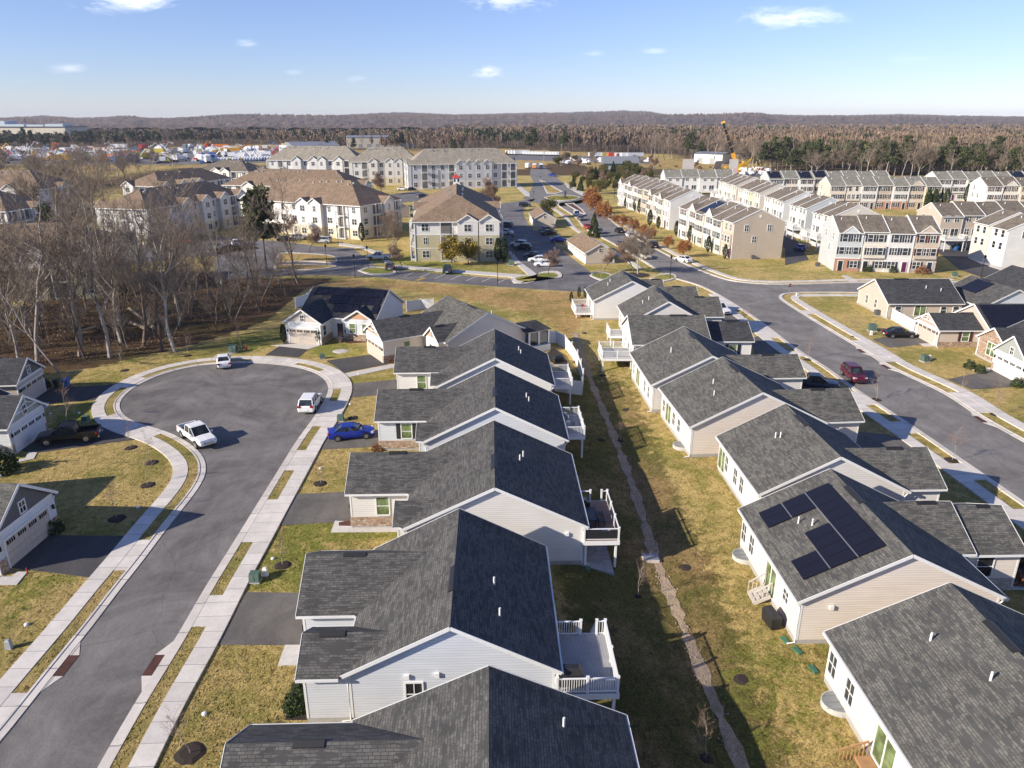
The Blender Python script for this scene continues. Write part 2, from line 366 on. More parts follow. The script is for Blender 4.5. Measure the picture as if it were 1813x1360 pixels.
# ------------------------------------------------------------------ windows, doors (meshes cached and shared)
_mc = {}
FACE = {'-y': 0.0, '+x': math.pi/2, '+y': math.pi, '-x': -math.pi/2}
def win_mesh(w, h, style, dark):
    key = ('w', round(w, 2), round(h, 2), style, dark)
    if key not in _mc:
        f = MB(); t = 0.09; d = 0.05
        f.box(-w/2-t, -d, -t, -w/2, 0.04, h+t); f.box(w/2, -d, -t, w/2+t, 0.04, h+t)
        f.box(-w/2, -d, h, w/2, 0.04, h+t); f.box(-w/2, -d-0.02, -t, w/2, 0.04, 0)
        if style in ('sash', 'double', 'grid'): f.box(-w/2, -d+0.015, h*0.5-0.03, w/2, 0.02, h*0.5+0.03)
        n = {'double': 2, 'triple': 3}.get(style, 1)
        for k in range(1, n): x = -w/2 + w*k/n; f.box(x-0.06, -d, 0, x+0.06, 0.02, h)
        if style == 'triple': f.box(-w/2, -d+0.015, h*0.5-0.03, w/2, 0.02, h*0.5+0.03)
        if style == 'grid':
            f.box(-0.025, -d+0.018, 0, 0.025, 0.02, h)
        if style == 'slider': f.box(-0.05, -d+0.01, 0, 0.05, 0.02, h)
        p = MB(); p.face([(-w/2, -0.012, 0), (w/2, -0.012, 0), (w/2, -0.012, h), (-w/2, -0.012, h)])
        _mc[key] = (f.mesh('window_frame', TRIM), p.mesh('window_pane', {0: GLASS, 1: GLASS_B, 2: GLASS_G}[dark]))
        if style == 'x':
            pass
    return _mc[key]
def shut_mesh(h, mat):
    key = ('s', round(h, 2), mat.name)
    if key not in _mc:
        m = MB(); m.box(-0.2, -0.045, -0.04, 0.2, 0, h+0.04)
        k = 0.06
        while k < h - 0.05: m.box(-0.15, -0.06, k, 0.15, -0.045, k+0.05); k += 0.11
        _mc[key] = m.mesh('shutter', mat)
    return _mc[key]
SH_BLACK = plain('black_shutter', (0.022, 0.022, 0.024), 0.6); SH_RED = plain('maroon_shutter', (0.075, 0.018, 0.02), 0.6)
SH_GREEN = plain('dark_green_shutter', (0.025, 0.045, 0.035), 0.6); SH_NAVY = plain('navy_shutter', (0.025, 0.032, 0.055), 0.6)
def window(par, p, face, w=0.9, h=1.45, style='sash', dark=0, shut=None, lab=None, flat=False):
    fm, pm = win_mesh(w, h, style, dark)
    o = mobj('window', fm, par, p, FACE[face])
    mobj('pane', pm, o)
    if lab: o['label'] = lab
    if shut:
        for sx in (-1, 1): mobj('shutter', shut_mesh(h, shut), o, (sx*(w/2+0.33), 0, 0))
    return o
_wb = {}
def flatwin(par, p, face, w=0.9, h=1.4, n=1, dark=0, shut=None):
    """window of a far building: frame and glass in one mesh"""
    key = ('fw', round(w, 2), round(h, 2), n, dark, shut.name if shut else '')
    if key not in _mc:
        f = MB(); t = 0.09
        f.box(-w/2-t, -0.05, -t, -w/2, 0.03, h+t); f.box(w/2, -0.05, -t, w/2+t, 0.03, h+t)
        f.box(-w/2, -0.05, h, w/2, 0.03, h+t); f.box(-w/2, -0.06, -t, w/2, 0.03, 0)
        f.box(-w/2, -0.035, h/2-0.03, w/2, 0.0, h/2+0.03)
        for k in range(1, n): x = -w/2+w*k/n; f.box(x-0.05, -0.05, 0, x+0.05, 0.0, h)
        f.face([(-w/2, -0.012, 0), (w/2, -0.012, 0), (w/2, -0.012, h), (-w/2, -0.012, h)], 1)
        ms = [TRIM, GLASS_B if dark else GLASS]
        if shut:
            ms.append(shut)
            for sx in (-1, 1): f.box(sx*(w/2+0.3)-0.2, -0.045, 0, sx*(w/2+0.3)+0.2, 0, h, 2)
        _mc[key] = f.mesh('window', ms)
    return mobj('window', _mc[key], par, p, FACE[face])
GDOOR_T = plain('tan_garage_door', (0.55, 0.475, 0.40), 0.55, var=0.05); GDOOR_W = plain('white_garage_door', (0.72, 0.71, 0.70), 0.5, var=0.05)
def garage_door(par, p, face, mat, w=4.9, h=2.2):
    key = ('g', mat.name, round(w, 1))
    if key not in _mc:
        m = MB()
        for r in range(4):
            z0 = r*h/4 + 0.012; z1 = (r+1)*h/4 - 0.012
            if r < 3:
                for c in range(8):
                    x = -w/2 + w*c/8
                    m.box(x+0.05, -0.035, z0+0.05, x+w/8-0.05, -0.02, z1-0.05)
            m.box(-w/2, -0.02, z0, w/2, 0.02, z1)
        tr = MB(); tr.box(-w/2-0.16, -0.06, 0, -w/2, 0.02, h+0.16); tr.box(w/2, -0.06, 0, w/2+0.16, 0.02, h+0.16); tr.box(-w/2, -0.06, h, w/2, 0.02, h+0.16)
        g = MB(); wd = min(0.44, w/8-0.08); g.box(-wd, -0.034, h*0.795, wd, -0.015, h*0.94)
        for k in (-1, 0, 1): g.box(wd*k/2-0.02, -0.045, h*0.79, wd*k/2+0.02, -0.03, h*0.945, 1)
        _mc[key] = (m.mesh('garage_door', mat), tr.mesh('door_trim', TRIM), g.mesh('door_window', [GLASS_B, mat]))
    a, b, c = _mc[key]
    o = mobj('garage_door', a, par, p, FACE[face]); mobj('trim', b, o)
    for k in range(4): mobj('window', c, o, (-w/2+w*(k+0.5)/4, 0, 0))
    return o
DOOR_D = plain('dark_front_door', (0.02, 0.022, 0.028), 0.4); DOOR_P = plain('plum_front_door', (0.10, 0.018, 0.07), 0.4); DOOR_N = plain('navy_front_door', (0.02, 0.03, 0.06), 0.4)
def door(par, p, face, mat=DOOR_D, w=0.95, h=2.1):
    key = ('d', mat.name)
    if key not in _mc:
        m = MB(); m.box(-w/2-0.12, -0.05, 0, -w/2, 0.03, h+0.12); m.box(w/2, -0.05, 0, w/2+0.12, 0.03, h+0.12); m.box(-w/2, -0.05, h, w/2, 0.03, h+0.12)
        m.box(-w/2, -0.025, 0, w/2, 0.02, h, 1)
        for zz in (0.2, 1.15): m.box(-0.3, -0.04, zz, -0.05, -0.025, zz+0.75, 1); m.box(0.05, -0.04, zz, 0.3, -0.025, zz+0.75, 1)
        _mc[key] = m.mesh('door', [TRIM, mat])
    return mobj('door', _mc[key], par, p, FACE[face])
# ------------------------------------------------------------------ gable block (ridge along local Y), parts parented to root
def gable(root, ox, oy, ang, W, L, eave, pitch, wall, roof, zb=-1.2, oh=0.35, gut=True, vents=(), found=True, rname='roof', vent_strip=True, wname='wall', open_ends=(True, True), hs=1.0):
    """block whose roof spans x -W/2..W/2, y 0..L*hs(sign) in a frame at (ox,oy) turned by ang inside root"""
    cs, sn = math.cos(ang), math.sin(ang)
    def T(x, y, z): return (ox + x*cs - y*sn, oy + x*sn + y*cs, z)
    y0, y1 = (0.0, L) if L > 0 else (L, 0.0)
    hw = W/2; rz = eave + hw*pitch; w = hw - oh; ya, yb = y0 + oh*0.7, y1 - oh*0.7
    we = eave + oh*pitch - 0.14; wr = rz - 0.14
    m = MB(); A = [(-w, ya), (w, ya), (w, yb), (-w, yb)]
    z0 = 0.3 if found else zb
    m.face([T(-w, ya, z0), T(w, ya, z0), T(w, ya, we), T(0, ya, wr), T(-w, ya, we)])
    m.face([T(w, yb, z0), T(-w, yb, z0), T(-w, yb, we), T(0, yb, wr), T(w, yb, we)])
    m.face([T(w, ya, z0), T(w, yb, z0), T(w, yb, we), T(w, ya, we)])
    m.face([T(-w, yb, z0), T(-w, ya, z0), T(-w, ya, we), T(-w, yb, we)])
    wo = m.build(wname, wall, root)
    if found:
        fm = MB(); fm.hull8([T(x*1.003, y, zb) for x, y in A], [T(x*1.003, y, 0.3) for x, y in A]); fm.build('foundation', CONC_F, root)
    c = MB(); cw = 0.07
    for x, y, sx, sy in ((-w, ya, -1, -1), (w, ya, 1, -1), (w, yb, 1, 1), (-w, yb, -1, 1)):
        q = [(x+sx*0.02-sx*0.13, y+sy*0.02-sy*0.13), (x+sx*0.02, y+sy*0.02-sy*0.13), (x+sx*0.02, y+sy*0.02), (x+sx*0.02-sx*0.13, y+sy*0.02)]
        if sx*sy < 0: q = q[::-1]
        c.hull8([T(*p, z0) for p in q], [T(*p, we) for p in q])
    c.islands('corner_trim', TRIM, root)
    r = MB(); th = 0.12
    for sx in (-1, 1):
        top = [(sx*hw, y0, eave), (sx*hw, y1, eave), (0, y1, rz), (0, y0, rz)]
        if sx < 0: top = [top[1], top[0], top[3], top[2]]
        r.hull8([T(x, y, z-th) for x, y, z in top], [T(*p) for p in top])
    ro = r.build(rname, roof, root)
    tr = MB()
    for yy, s in ((y0, -1), (y1, 1)):
        for sx in (-1, 1):
            tr.beam(T(sx*(hw+0.01), yy+s*0.016, eave-0.10), T(0, yy+s*0.016, rz-0.10+0.005), 0.03, 0.22)
    for sx in (-1, 1):
        q = T(sx*(hw+0.05), y0, eave-0.10), T(sx*(hw+0.05), y1, eave-0.10)
        tr.beam(q[0], q[1], 0.11, 0.13)
        tr.face([T(sx*w, y0, eave-0.17), T(sx*hw, y0, eave-0.17), T(sx*hw, y1, eave-0.17), T(sx*w, y1, eave-0.17)])
    tr.build('fascia', TRIM, root)
    if gut:
        g = MB()
        for sx in (-1, 1):
            for yy in ((ya if abs(ya) < abs(yb) else yb),):
                s = -1 if yy == ya else 1
                g.tube([T(sx*(hw+0.04), yy, eave-0.15), T(sx*(w+0.10), yy, eave-0.5), T(sx*(w+0.06), yy, eave-0.6), T(sx*(w+0.06), yy, 0.12), T(sx*(w+0.55), yy, 0.03)], [0.05]*5, 6)
        g.islands('downspout', WHITE, root)
    if vent_strip:
        v = MB(); yv0 = y0 + (y1-y0)*0.55; yv1 = yv0 + min(2.4, (y1-y0)*0.22)
        for sx in (-1, 1):
            a = [(0, yv0), (sx*0.26, yv0), (sx*0.26, yv1), (0, yv1)]
            if sx < 0: a = a[::-1]
            v.hull8([T(x, y, rz-abs(x)*pitch+0.01) for x, y in a], [T(x, y, rz-abs(x)*pitch+0.075) for x, y in a])
        v.build('ridge_vent', BLACKP, ro)
    for (vx, vy) in vents:
        z = rz - abs(vx)*pitch
        v = MB(); v.tube([T(vx, vy, z-0.1), T(vx, vy, z+0.5)], [0.06, 0.06], 8); v.islands('vent_pipe', WHITE, ro)
    return ro
def wing(root, W, eave, pitch, s, ta, tb, xend, weave, wpitch, wall, roof, mainsx=1, feat=None, lower=None, found=True, oh=0.35):
    """cross gable from the main roof (ridge along local y=s*t) out to local x=mainsx*xend; returns frame info"""
    hw = W/2; ya, yb = s*ta, s*tb
    if ya > yb: ya, yb = yb, ya
    ym = (ya+yb)/2; half = (yb-ya)/2; rz = weave + half*wpitch; w = hw - oh
    xr = max(0.25, hw - (rz-eave)/pitch); xe = hw - (weave-eave)/pitch
    X = lambda x: mainsx*x
    r = MB(); th = 0.12; e = 0.012
    for yy in (ya, yb):
        top = [(X(xe-0.02), yy, weave+e), (X(xend), yy, weave+e), (X(xend), ym, rz+e), (X(xr-0.02), ym, rz+e)]
        if (yy > ym) == (mainsx > 0): top = top[::-1]
        r.hull8([(x, y, z-th) for x, y, z in top], top)
    ro = r.build('roof', roof, root)
    we = weave + oh*wpitch - 0.13; x1 = xend - oh*0.8; a, b = ya+oh, yb-oh; z0 = 0.3 if found else -1.2
    m = MB()
    x0 = w + 0.004
    m.face([(X(x0), a, z0), (X(x1), a, z0), (X(x1), a, we), (X(x0), a, we)])
    m.face([(X(x1), b, z0), (X(x0), b, z0), (X(x0), b, we), (X(x1), b, we)])
    m.face([(X(x1), a, z0), (X(x1), b, z0), (X(x1), b, we), (X(x1), ym, rz-0.13), (X(x1), a, we)])
    m.build('wall', wall, root)
    f = MB(); f.box(X(x0), a-0.008, -1.2, X(x1+0.008), b+0.008, 0.3); f.build('foundation', CONC_F, root)
    c = MB()
    for yy, sg in ((a, -1), (b, 1)): c.box(X(x1-0.11), yy+sg*0.02, z0, X(x1+0.02), yy-sg*0.11, we)
    c.islands('corner_trim', TRIM, root)
    tr = MB()
    for yy in (ya, yb):
        tr.beam((X(xend+0.016), yy, weave-0.10), (X(xend+0.016), ym, rz-0.09), 0.03, 0.22)
        tr.beam((X(xe), yy-0.05*(1 if yy == ya else -1), weave-0.10), (X(xend), yy-0.05*(1 if yy == ya else -1), weave-0.10), 0.11, 0.13)
        tr.face([(X(xe), yy, weave-0.16), (X(xend), yy, weave-0.16), (X(xend), a if yy == ya else b, weave-0.16), (X(xe), a if yy == ya else b, weave-0.16)])
    tr.build('fascia', TRIM, root)
    v = MB(); xv = xr + (xend-xr)*0.5
    if xend-xr > 3:
        for sg in (-1, 1):
            q = [(X(xv), ym), (X(xv+1.4), ym), (X(xv+1.4), ym+sg*0.24), (X(xv), ym+sg*0.24)]
            if (sg < 0) == (mainsx > 0): q = q[::-1]
            v.hull8([(x, y, rz+e-abs(y-ym)*wpitch+0.01) for x, y in q], [(x, y, rz+e-abs(y-ym)*wpitch+0.075) for x, y in q])
        v.build('ridge_vent', BLACKP, ro)
    if lower is not None:       # stone wainscot on the three outer walls
        q = MB(); zt = 1.05
        q.box(X(x0+0.02), a-0.07, 0.25, X(x1+0.07), a-0.006, zt); q.box(X(x0+0.02), b+0.006, 0.25, X(x1+0.07), b+0.07, zt)
        q.islands('stone_wainscot', lower, root)
    return dict(ym=ym, a=a, b=b, x1=x1, rz=rz, we=we, ro=ro, x0=x0)
def decorate_front(root, W_, mainsx, gd=GDOOR_T, win=True, gable_mat=None, lower=None, truss=False):
    face = '+x' if mainsx > 0 else '-x'; x1 = W_['x1']*mainsx
    gw = min(4.9, W_['b']-W_['a']-1.0)
    garage_door(root, (x1+mainsx*0.03, W_['ym'], 0.05), face, gd, gw)
    if gable_mat:
        m = MB(); d = mainsx*0.03; h = W_['rz']-W_['we']-0.13
        m.face([(x1+d, W_['a'], W_['we']), (x1+d, W_['b'], W_['we']), (x1+d, W_['ym'], W_['rz']-0.14)]); m.build('gable_cladding', gable_mat, root)
        b = MB(); b.box(x1, W_['a'], W_['we']-0.22, x1+mainsx*0.06, W_['b'], W_['we']); b.build('band_trim', TRIM, root)
    if win: window(root, (x1+mainsx*0.05, W_['ym'], W_['we']+0.15), face, 0.55, 0.8, 'grid', 1)
    if truss:
        t = MB(); xx = x1+mainsx*0.34; h = W_['rz']-W_['we']
        for sg in (-1, 1):
            t.beam((xx, W_['ym']+sg*h*1.0, W_['rz']-h*0.62), (xx, W_['ym'], W_['rz']-h*0.62), 0.06, 0.09)
            t.beam((xx, W_['ym']+sg*h*0.8, W_['rz']-h*0.6), (xx, W_['ym'], W_['rz']-h*0.25), 0.06, 0.09)
        t.beam((xx, W_['ym'], W_['rz']-h*0.65), (xx, W_['ym'], W_['rz']-0.1), 0.06, 0.09, up=(1, 0, 0))
        t.build('gable_brace', WHITE, root)
    l = MB()
    for yy in (W_['a']+0.28, W_['b']-0.28): l.box(x1+mainsx*0.02, yy-0.08, 1.75, x1+mainsx*0.16, yy+0.08, 2.1)
    l.islands('wall_lamp', BLACKM, root)
    if lower:
        q = MB()
        for y0, y1 in ((W_['a'], W_['ym']-gw/2-0.18), (W_['ym']+gw/2+0.18, W_['b'])): q.box(x1, y0, 0.1, x1+mainsx*0.06, y1, 1.05)
        q.islands('stone_pier', lower, root)
# ------------------------------------------------------------------ decks (part of the house)
def rail(par, pts, z, mat=WHITE, h=0.95, bal=True, post=True, step=0.13):
    m = MB()
    for p, q in zip(pts[:-1], pts[1:]):
        P = Vector((*p, z)); Q = Vector((*q, z)); L = (Q-P).length
        m.beam(P+Vector((0, 0, h)), Q+Vector((0, 0, h)), 0.09, 0.05); m.beam(P+Vector((0, 0, 0.1)), Q+Vector((0, 0, 0.1)), 0.05, 0.06)
        if bal:
            n = max(2, int(L/step))
            for k in range(1, n): b = P.lerp(Q, k/n); m.box(b.x-0.018, b.y-0.018, z+0.1, b.x+0.018, b.y+0.018, z+h)
    m.build('railing', mat, par)
    if post:
        seen = []
        for p, q in zip(pts[:-1], pts[1:]):
            n = max(1, round(math.dist(p, q)/1.9))
            for k in range(n+1): seen.append((p[0]+(q[0]-p[0])*k/n, p[1]+(q[1]-p[1])*k/n))
        done = []
        for a in seen:
            if all(math.dist(a, b) > 0.2 for b in done):
                done.append(a); pm = MB(); pm.box(a[0]-0.065, a[1]-0.065, z-0.25, a[0]+0.065, a[1]+0.065, z+h+0.08); pm.box(a[0]-0.085, a[1]-0.085, z+h+0.08, a[0]+0.085, a[1]+0.085, z+h+0.13)
                pm.build('post', mat, par)
def deck(root, x0, y0, x1, y1, z, sides, boards=DECKG, rails=True, bal=True, zg=-0.8, mat=WHITE, skirt=WHITE):
    """rectangular deck; sides = list of railing polylines in root's local frame"""
    d = MB(); d.box(min(x0, x1), min(y0, y1), z-0.04, max(x0, x1), max(y0, y1), z)
    do = d.build('deck', boards, root)
    k = MB(); X0, X1, Y0, Y1 = min(x0, x1), max(x0, x1), min(y0, y1), max(y0, y1)
    for b in ((X0, Y0-0.04, X1, Y0), (X0, Y1, X1, Y1+0.04), (X0-0.04, Y0-0.04, X0, Y1+0.04), (X1, Y0-0.04, X1+0.04, Y1+0.04)):
        k.box(b[0], b[1], z-0.34, b[2], b[3], z+0.003)
    k.build('rim_board', skirt, do)
    u = MB()
    for px, py in ((X0+0.2, Y0+0.2), (X1-0.2, Y0+0.2), (X1-0.2, Y1-0.2), (X0+0.2, Y1-0.2)): u.box(px-0.08, py-0.08, zg, px+0.08, py+0.08, z-0.05)
    u.islands('support_post', BARK_D if skirt is not WHITE else WHITE, do)
    for s_ in sides: rail(do, s_, z, mat, bal=bal)
    return do
def stairs(root, x, y, dx, dy, wdt, z, n=6, mat=TRIM, zg=0.0):
    m = MB(); L = Vector((dx, dy, 0)).normalized(); P = Vector((-L.y, L.x, 0))*wdt/2
    for k in range(n):
        zt = z - (z-zg)*(k+1)/(n+0.0)
        c = Vector((x, y, zt)) + L*(0.28*k+0.14)
        m.beam(c-P, c+P, 0.29, 0.05)
    for sg in (-1, 1):
        m.beam(Vector((x, y, z-0.2))+P*sg, Vector((x, y, zg))+L*0.28*n+P*sg, 0.05, 0.25)
        m.beam(Vector((x, y, z+0.9))+P*sg, Vector((x, y, zg+0.9))+L*0.28*n+P*sg, 0.06, 0.08)
        for k in range(0, n+1, 1):
            c = Vector((x, y, z-(z-zg)*k/n))+L*0.28*k+P*sg; m.beam(c, c+Vector((0, 0, 0.9)), 0.04, 0.04, up=(1, 0, 0))
    m.build('stairs', mat, root)
def panels(root, roof_fn, cells, s, w=1.0, h=1.7):
    """solar modules lying on a slope; cells = list of (u,v) index boxes; roof_fn(u,v)->point + up offset"""
    m = MB(); fr = MB()
    for (u, v, uw, vh) in cells:
        q = [roof_fn(u+0.012, v+0.012), roof_fn(u+uw-0.012, v+0.012), roof_fn(u+uw-0.012, v+vh-0.012), roof_fn(u+0.012, v+vh-0.012)]
        n = (q[1]-q[0]).cross(q[3]-q[0]).normalized()
        if n.z < 0: q = q[::-1]; n = -n
        m.hull8([p+n*0.10 for p in q], [p+n*0.14 for p in q])
    o = m.build('solar_array', SOLAR, root); return o
# ------------------------------------------------------------------ ground
DITCH_PX = [(1018,598),(1036,650),(1056,700),(1083,765),(1108,830),(1134,905),(1152,965),(1180,1040),(1213,1120),(1245,1200),(1283,1290),(1330,1400)]
DITCH = [gp(x, y, -0.8) for x, y in DITCH_PX]
_dy = np.array([p.y for p in DITCH])[::-1]; _dx = np.array([p.x for p in DITCH])[::-1]
def ditch_x(y): return float(np.interp(y, _dy, _dx))
def hgt(x, y):
    f = 1.0 if y < 88 else max(0.0, 1 - (y-88)/18)
    d = x - ditch_x(y)
    return f * (-0.62*math.exp(-(d/3.6)**2) - 0.10*math.exp(-(d/0.8)**2)) if abs(d) < 14 else 0.0
def inpoly(x, y, poly):
    r = False; j = len(poly)-1
    for i in range(len(poly)):
        xi, yi = poly[i]; xj, yj = poly[j]
        if (yi > y) != (yj > y) and x < (xj-xi)*(y-yi)/(yj-yi)+xi: r = not r
        j = i
    return r
def pxpoly(pts, z=0.0): return [tuple(gp(x, y, z)[:2]) for x, y in pts]
WOODS = pxpoly([(-260,700),(-60,668),(68,664),(150,654),(250,632),(330,612),(420,588),(474,566),(500,545),(530,520),(572,503),(592,492),(470,492),(380,480),(260,478),(150,505),(40,545),(-260,560)])
BKM = pxpoly([(-160,425),(0,410),(150,404),(195,372),(215,345),(225,332),(300,302),(345,292),(250,289),(100,293),(-160,298)])
MEADOW = pxpoly([(560,512),(600,494),(750,503),(900,512),(1030,520),(1035,560),(1010,600),(965,565),(900,545),(800,525),(700,512),(600,505)])
GREENS = [pxpoly(p) for p in ([(530,600),(600,605),(662,620),(640,640),(545,630)], [(425,1045),(545,1055),(570,960),(720,960),(700,925),(590,905),(500,930)],
          [(0,1110),(140,1020),(60,1020),(0,1040)], [(20,800),(230,770),(300,770),(150,700)], [(400,600),(520,570),(500,610),(420,632)], [(560,480),(720,450),(900,480),(800,490)], [(640,470),(710,440),(760,470),(720,478)],
          [(1290,1130),(1460,1130),(1560,1360),(1330,1360),(1250,1250)])]
BARE = pxpoly([(0,330),(300,300),(480,292),(650,272),(640,262),(440,256),(300,262),(0,285)])
WORKS = pxpoly([(700,272),(920,300),(1000,285),(1060,300),(1180,300),(1330,306),(1330,285),(1180,276),(900,264),(700,264)])
# the ground: one sheet, finely divided near the houses, reaching the hills
xs = np.unique(np.concatenate([np.arange(-6000, -1000, 500), np.arange(-1000, -150, 50), np.arange(-150, 0, 1.5), np.arange(0, 24, 0.375), np.arange(24, 110, 1.5), np.arange(110, 1000, 50), np.arange(1000, 6001, 500)]))
ys = np.unique(np.concatenate([np.arange(-60, 20, 10), np.arange(20, 110, 0.75), np.arange(110, 240, 2.5), np.arange(240, 1000, 20), np.arange(1000, 7001, 500)]))
V = []; MASK = []
woodbb = (min(p[0] for p in WOODS), max(p[0] for p in WOODS), min(p[1] for p in WOODS), max(p[1] for p in WOODS))
def maskat(x, y):
    sw = gr = li = me_ = 0.0
    if 25 < y < 100 and 0 < x < 24: sw = math.exp(-((x-9.2)/6.0)**4) * (1 if y < 84 else max(0, 1-(y-84)/12))
    if woodbb[0] <= x <= woodbb[1] and woodbb[2] <= y <= woodbb[3] and inpoly(x, y, WOODS): li = 1
    if y < 240:
        if inpoly(x, y, MEADOW): me_ = 1
        for g in GREENS:
            if inpoly(x, y, g): gr = 0.62 if x < 10 else 0.40; break
    if y > 430 or (x < -100 and y > 150 and inpoly(x, y, BKM)): li = 0.8
    if 240 < y < 1200 and (inpoly(x, y, BARE) or inpoly(x, y, WORKS)): li = 0; sw = 0; gr = 0; me_ = 0.6
    return sw, gr, li, me_
for y in ys:
    for x in xs:
        V.append((x, y, hgt(x, y))); MASK.append(maskat(x, y))
nx, ny = len(xs), len(ys)
Fc = [(j*nx+i, j*nx+i+1, (j+1)*nx+i+1, (j+1)*nx+i) for j in range(ny-1) for i in range(nx-1)]
gme = bpy.data.meshes.new('ground'); gme.from_pydata(V, [], Fc)
ca = gme.color_attributes.new('mask', 'FLOAT_COLOR', 'POINT'); ca.data.foreach_set('color', np.array(MASK, 'f').ravel())
gme.polygons.foreach_set('use_smooth', [True]*len(Fc))
def groundmat():
    t = NT('winter_grass_ground'); w = t.world(1.0)
    at = t.n('ShaderNodeAttribute'); at.attribute_name = 'mask'; sp = t.n('ShaderNodeSeparateColor'); t.l(at.outputs['Color'], sp.inputs[0])
    n1 = t.noise(w, 0.13, 5, 0.6, 0.4); n2 = t.noise(w, 0.9, 6, 0.75, 0.3); n3 = t.noise(t.world((1.0, 0.6, 1.0)), 2.2, 8, 0.85, 0.8); n4 = t.noise(w, 7.5, 6, 0.85)
    def soft(m): return t.ramp(t.math('ADD', m, t.math('MULTIPLY', t.math('SUBTRACT', n2, 0.5), 1.6)), [(0.35, 0), (0.62, 1)])
    sw, gr, li, me_ = soft(sp.outputs[0]), soft(sp.outputs[1]), soft(sp.outputs[2]), soft(at.outputs['Alpha'])
    def pick(base, s, g, l, m):
        c = t.mix(me_, base, m); c = t.mix(sw, c, s); c = t.mix(gr, c, g); return t.mix(li, c, l)
    straw = pick((0.68, 0.52, 0.205), (0.44, 0.315, 0.14), (0.56, 0.47, 0.15), (0.17, 0.105, 0.06), (0.60, 0.41, 0.17))
    tan = pick((0.52, 0.38, 0.145), (0.33, 0.215, 0.095), (0.40, 0.335, 0.085), (0.12, 0.072, 0.042), (0.45, 0.285, 0.115))
    green = pick((0.30, 0.285, 0.07), (0.17, 0.168, 0.045), (0.25, 0.265, 0.055), (0.10, 0.085, 0.034), (0.28, 0.23, 0.07))
    dark = pick((0.20, 0.13, 0.045), (0.085, 0.066, 0.026), (0.115, 0.115, 0.028), (0.04, 0.027, 0.018), (0.18, 0.115, 0.05))
    gm = t.math('ADD', t.math('ADD', t.math('MULTIPLY', n1, 0.65), t.math('MULTIPLY', n2, 0.35)), t.math('MULTIPLY', t.math('ADD', sw, gr), 0.06))
    c = t.mix(t.ramp(n2, [(0.36, 0), (0.62, 1)]), straw, tan)
    c = t.mix(t.ramp(gm, [(0.465, 0), (0.58, 0.88)]), c, green)
    c = t.mix(t.ramp(n3, [(0.36, 0.85), (0.50, 0)]), c, dark)
    c = t.mix(1, c, t.ramp(n4, [(0.34, 0.42), (0.66, 1.6)]), 'MULTIPLY')
    h = t.math('ADD', n3, t.math('MULTIPLY', n4, 0.45))
    return t.out(c, 0.95, h, 1.0, 0.35, spec=0.1)
GROUNDM = groundmat(); gme.materials.append(GROUNDM); go = mobj('ground', gme); go['kind'] = 'structure'
# ------------------------------------------------------------------ ribbons and sheets
def struct(name, mb, mat, uvs=None):
    o = mb.build(name, mat, uv=uvs is None, uvs=uvs); o['kind'] = 'structure'; return o
def densify(pts, step=1.0, closed=False):
    """Catmull-Rom through the points, sampled evenly"""
    P = [Vector((p[0], p[1])) for p in pts]; out = []
    n = len(P)
    for i in range(n-1):
        p0, p1, p2, p3 = P[max(i-1, 0)], P[i], P[i+1], P[min(i+2, n-1)]
        k = max(1, int((p2-p1).length/step))
        for j in range(k):
            t = j/k; t2 = t*t; t3 = t2*t
            out.append(0.5*((2*p1)+(-p0+p2)*t+(2*p0-5*p1+4*p2-p3)*t2+(-p0+3*p1-3*p2+p3)*t3))
    out.append(P[-1]); return out
class Path:
    def __init__(s, px=None, pts=None, step=1.0, smooth=3):
        s.p = densify(pts if pts else [gp(x, y)[:2] for x, y in px], step)
        for _ in range(smooth):
            s.p = [s.p[0]] + [(s.p[i-1]+s.p[i]*2+s.p[i+1])/4 for i in range(1, len(s.p)-1)] + [s.p[-1]]
        s.nrm = []
        for i in range(len(s.p)):
            d = (s.p[min(i+2, len(s.p)-1)]-s.p[max(i-2, 0)]).normalized(); s.nrm.append(Vector((-d.y, d.x)))
        s.s = [0.0]
        for a, b in zip(s.p[:-1], s.p[1:]): s.s.append(s.s[-1]+(b-a).length)
    def at(s, d, o=0.0):
        d = max(0, min(s.s[-1], d)); i = int(np.searchsorted(s.s, d)); i = max(1, min(i, len(s.s)-1))
        f = (d-s.s[i-1])/max(1e-6, s.s[i]-s.s[i-1]); p = s.p[i-1].lerp(s.p[i], f); n = s.nrm[i-1].lerp(s.nrm[i], f).normalized()
        return p + n*o
    def near(s, px, py):
        q = gp(px, py); q = Vector((q.x, q.y)); i = min(range(len(s.p)), key=lambda k: (s.p[k]-q).length); return s.s[i]
    def ribbon(s, name, o0, o1, z, mat, d0=None, d1=None, zb=-0.05, hfun=None):
        d0 = 0 if d0 is None else d0; d1 = s.s[-1] if d1 is None else d1
        ds = [d0] + [d for d in s.s if d0 < d < d1] + [d1]
        m = MB(); uvs = []
        for d in ds:
            a, b = s.at(d, o0), s.at(d, o1)
            zz = (lambda p: z + (hfun(p.x, p.y) if hfun else 0))
            m.v += [(a.x, a.y, zb), (a.x, a.y, zz(a)), (b.x, b.y, zz(b)), (b.x, b.y, zb)]; uvs += [(d, 0)]*2 + [(d, abs(o1-o0))]*2
        fl = o1 < o0
        for k in range(len(ds)-1):
            i = 4*k; j = i+4
            for a, b in ((0, 1), (1, 2), (2, 3)):
                q = (i+a, i+b, j+b, j+a); m.f.append(q if fl else q[::-1]); m.m.append(0)
        e = 4*(len(ds)-1); m.f += [(0, 3, 2, 1), (e, e+1, e+2, e+3)]; m.m += [0, 0]
        return struct(name, m, mat, uvs)
def sheet(name, poly, z, mat, zb=-0.05):
    m = MB(); m.prism(poly, zb, z); return struct(name, m, mat)
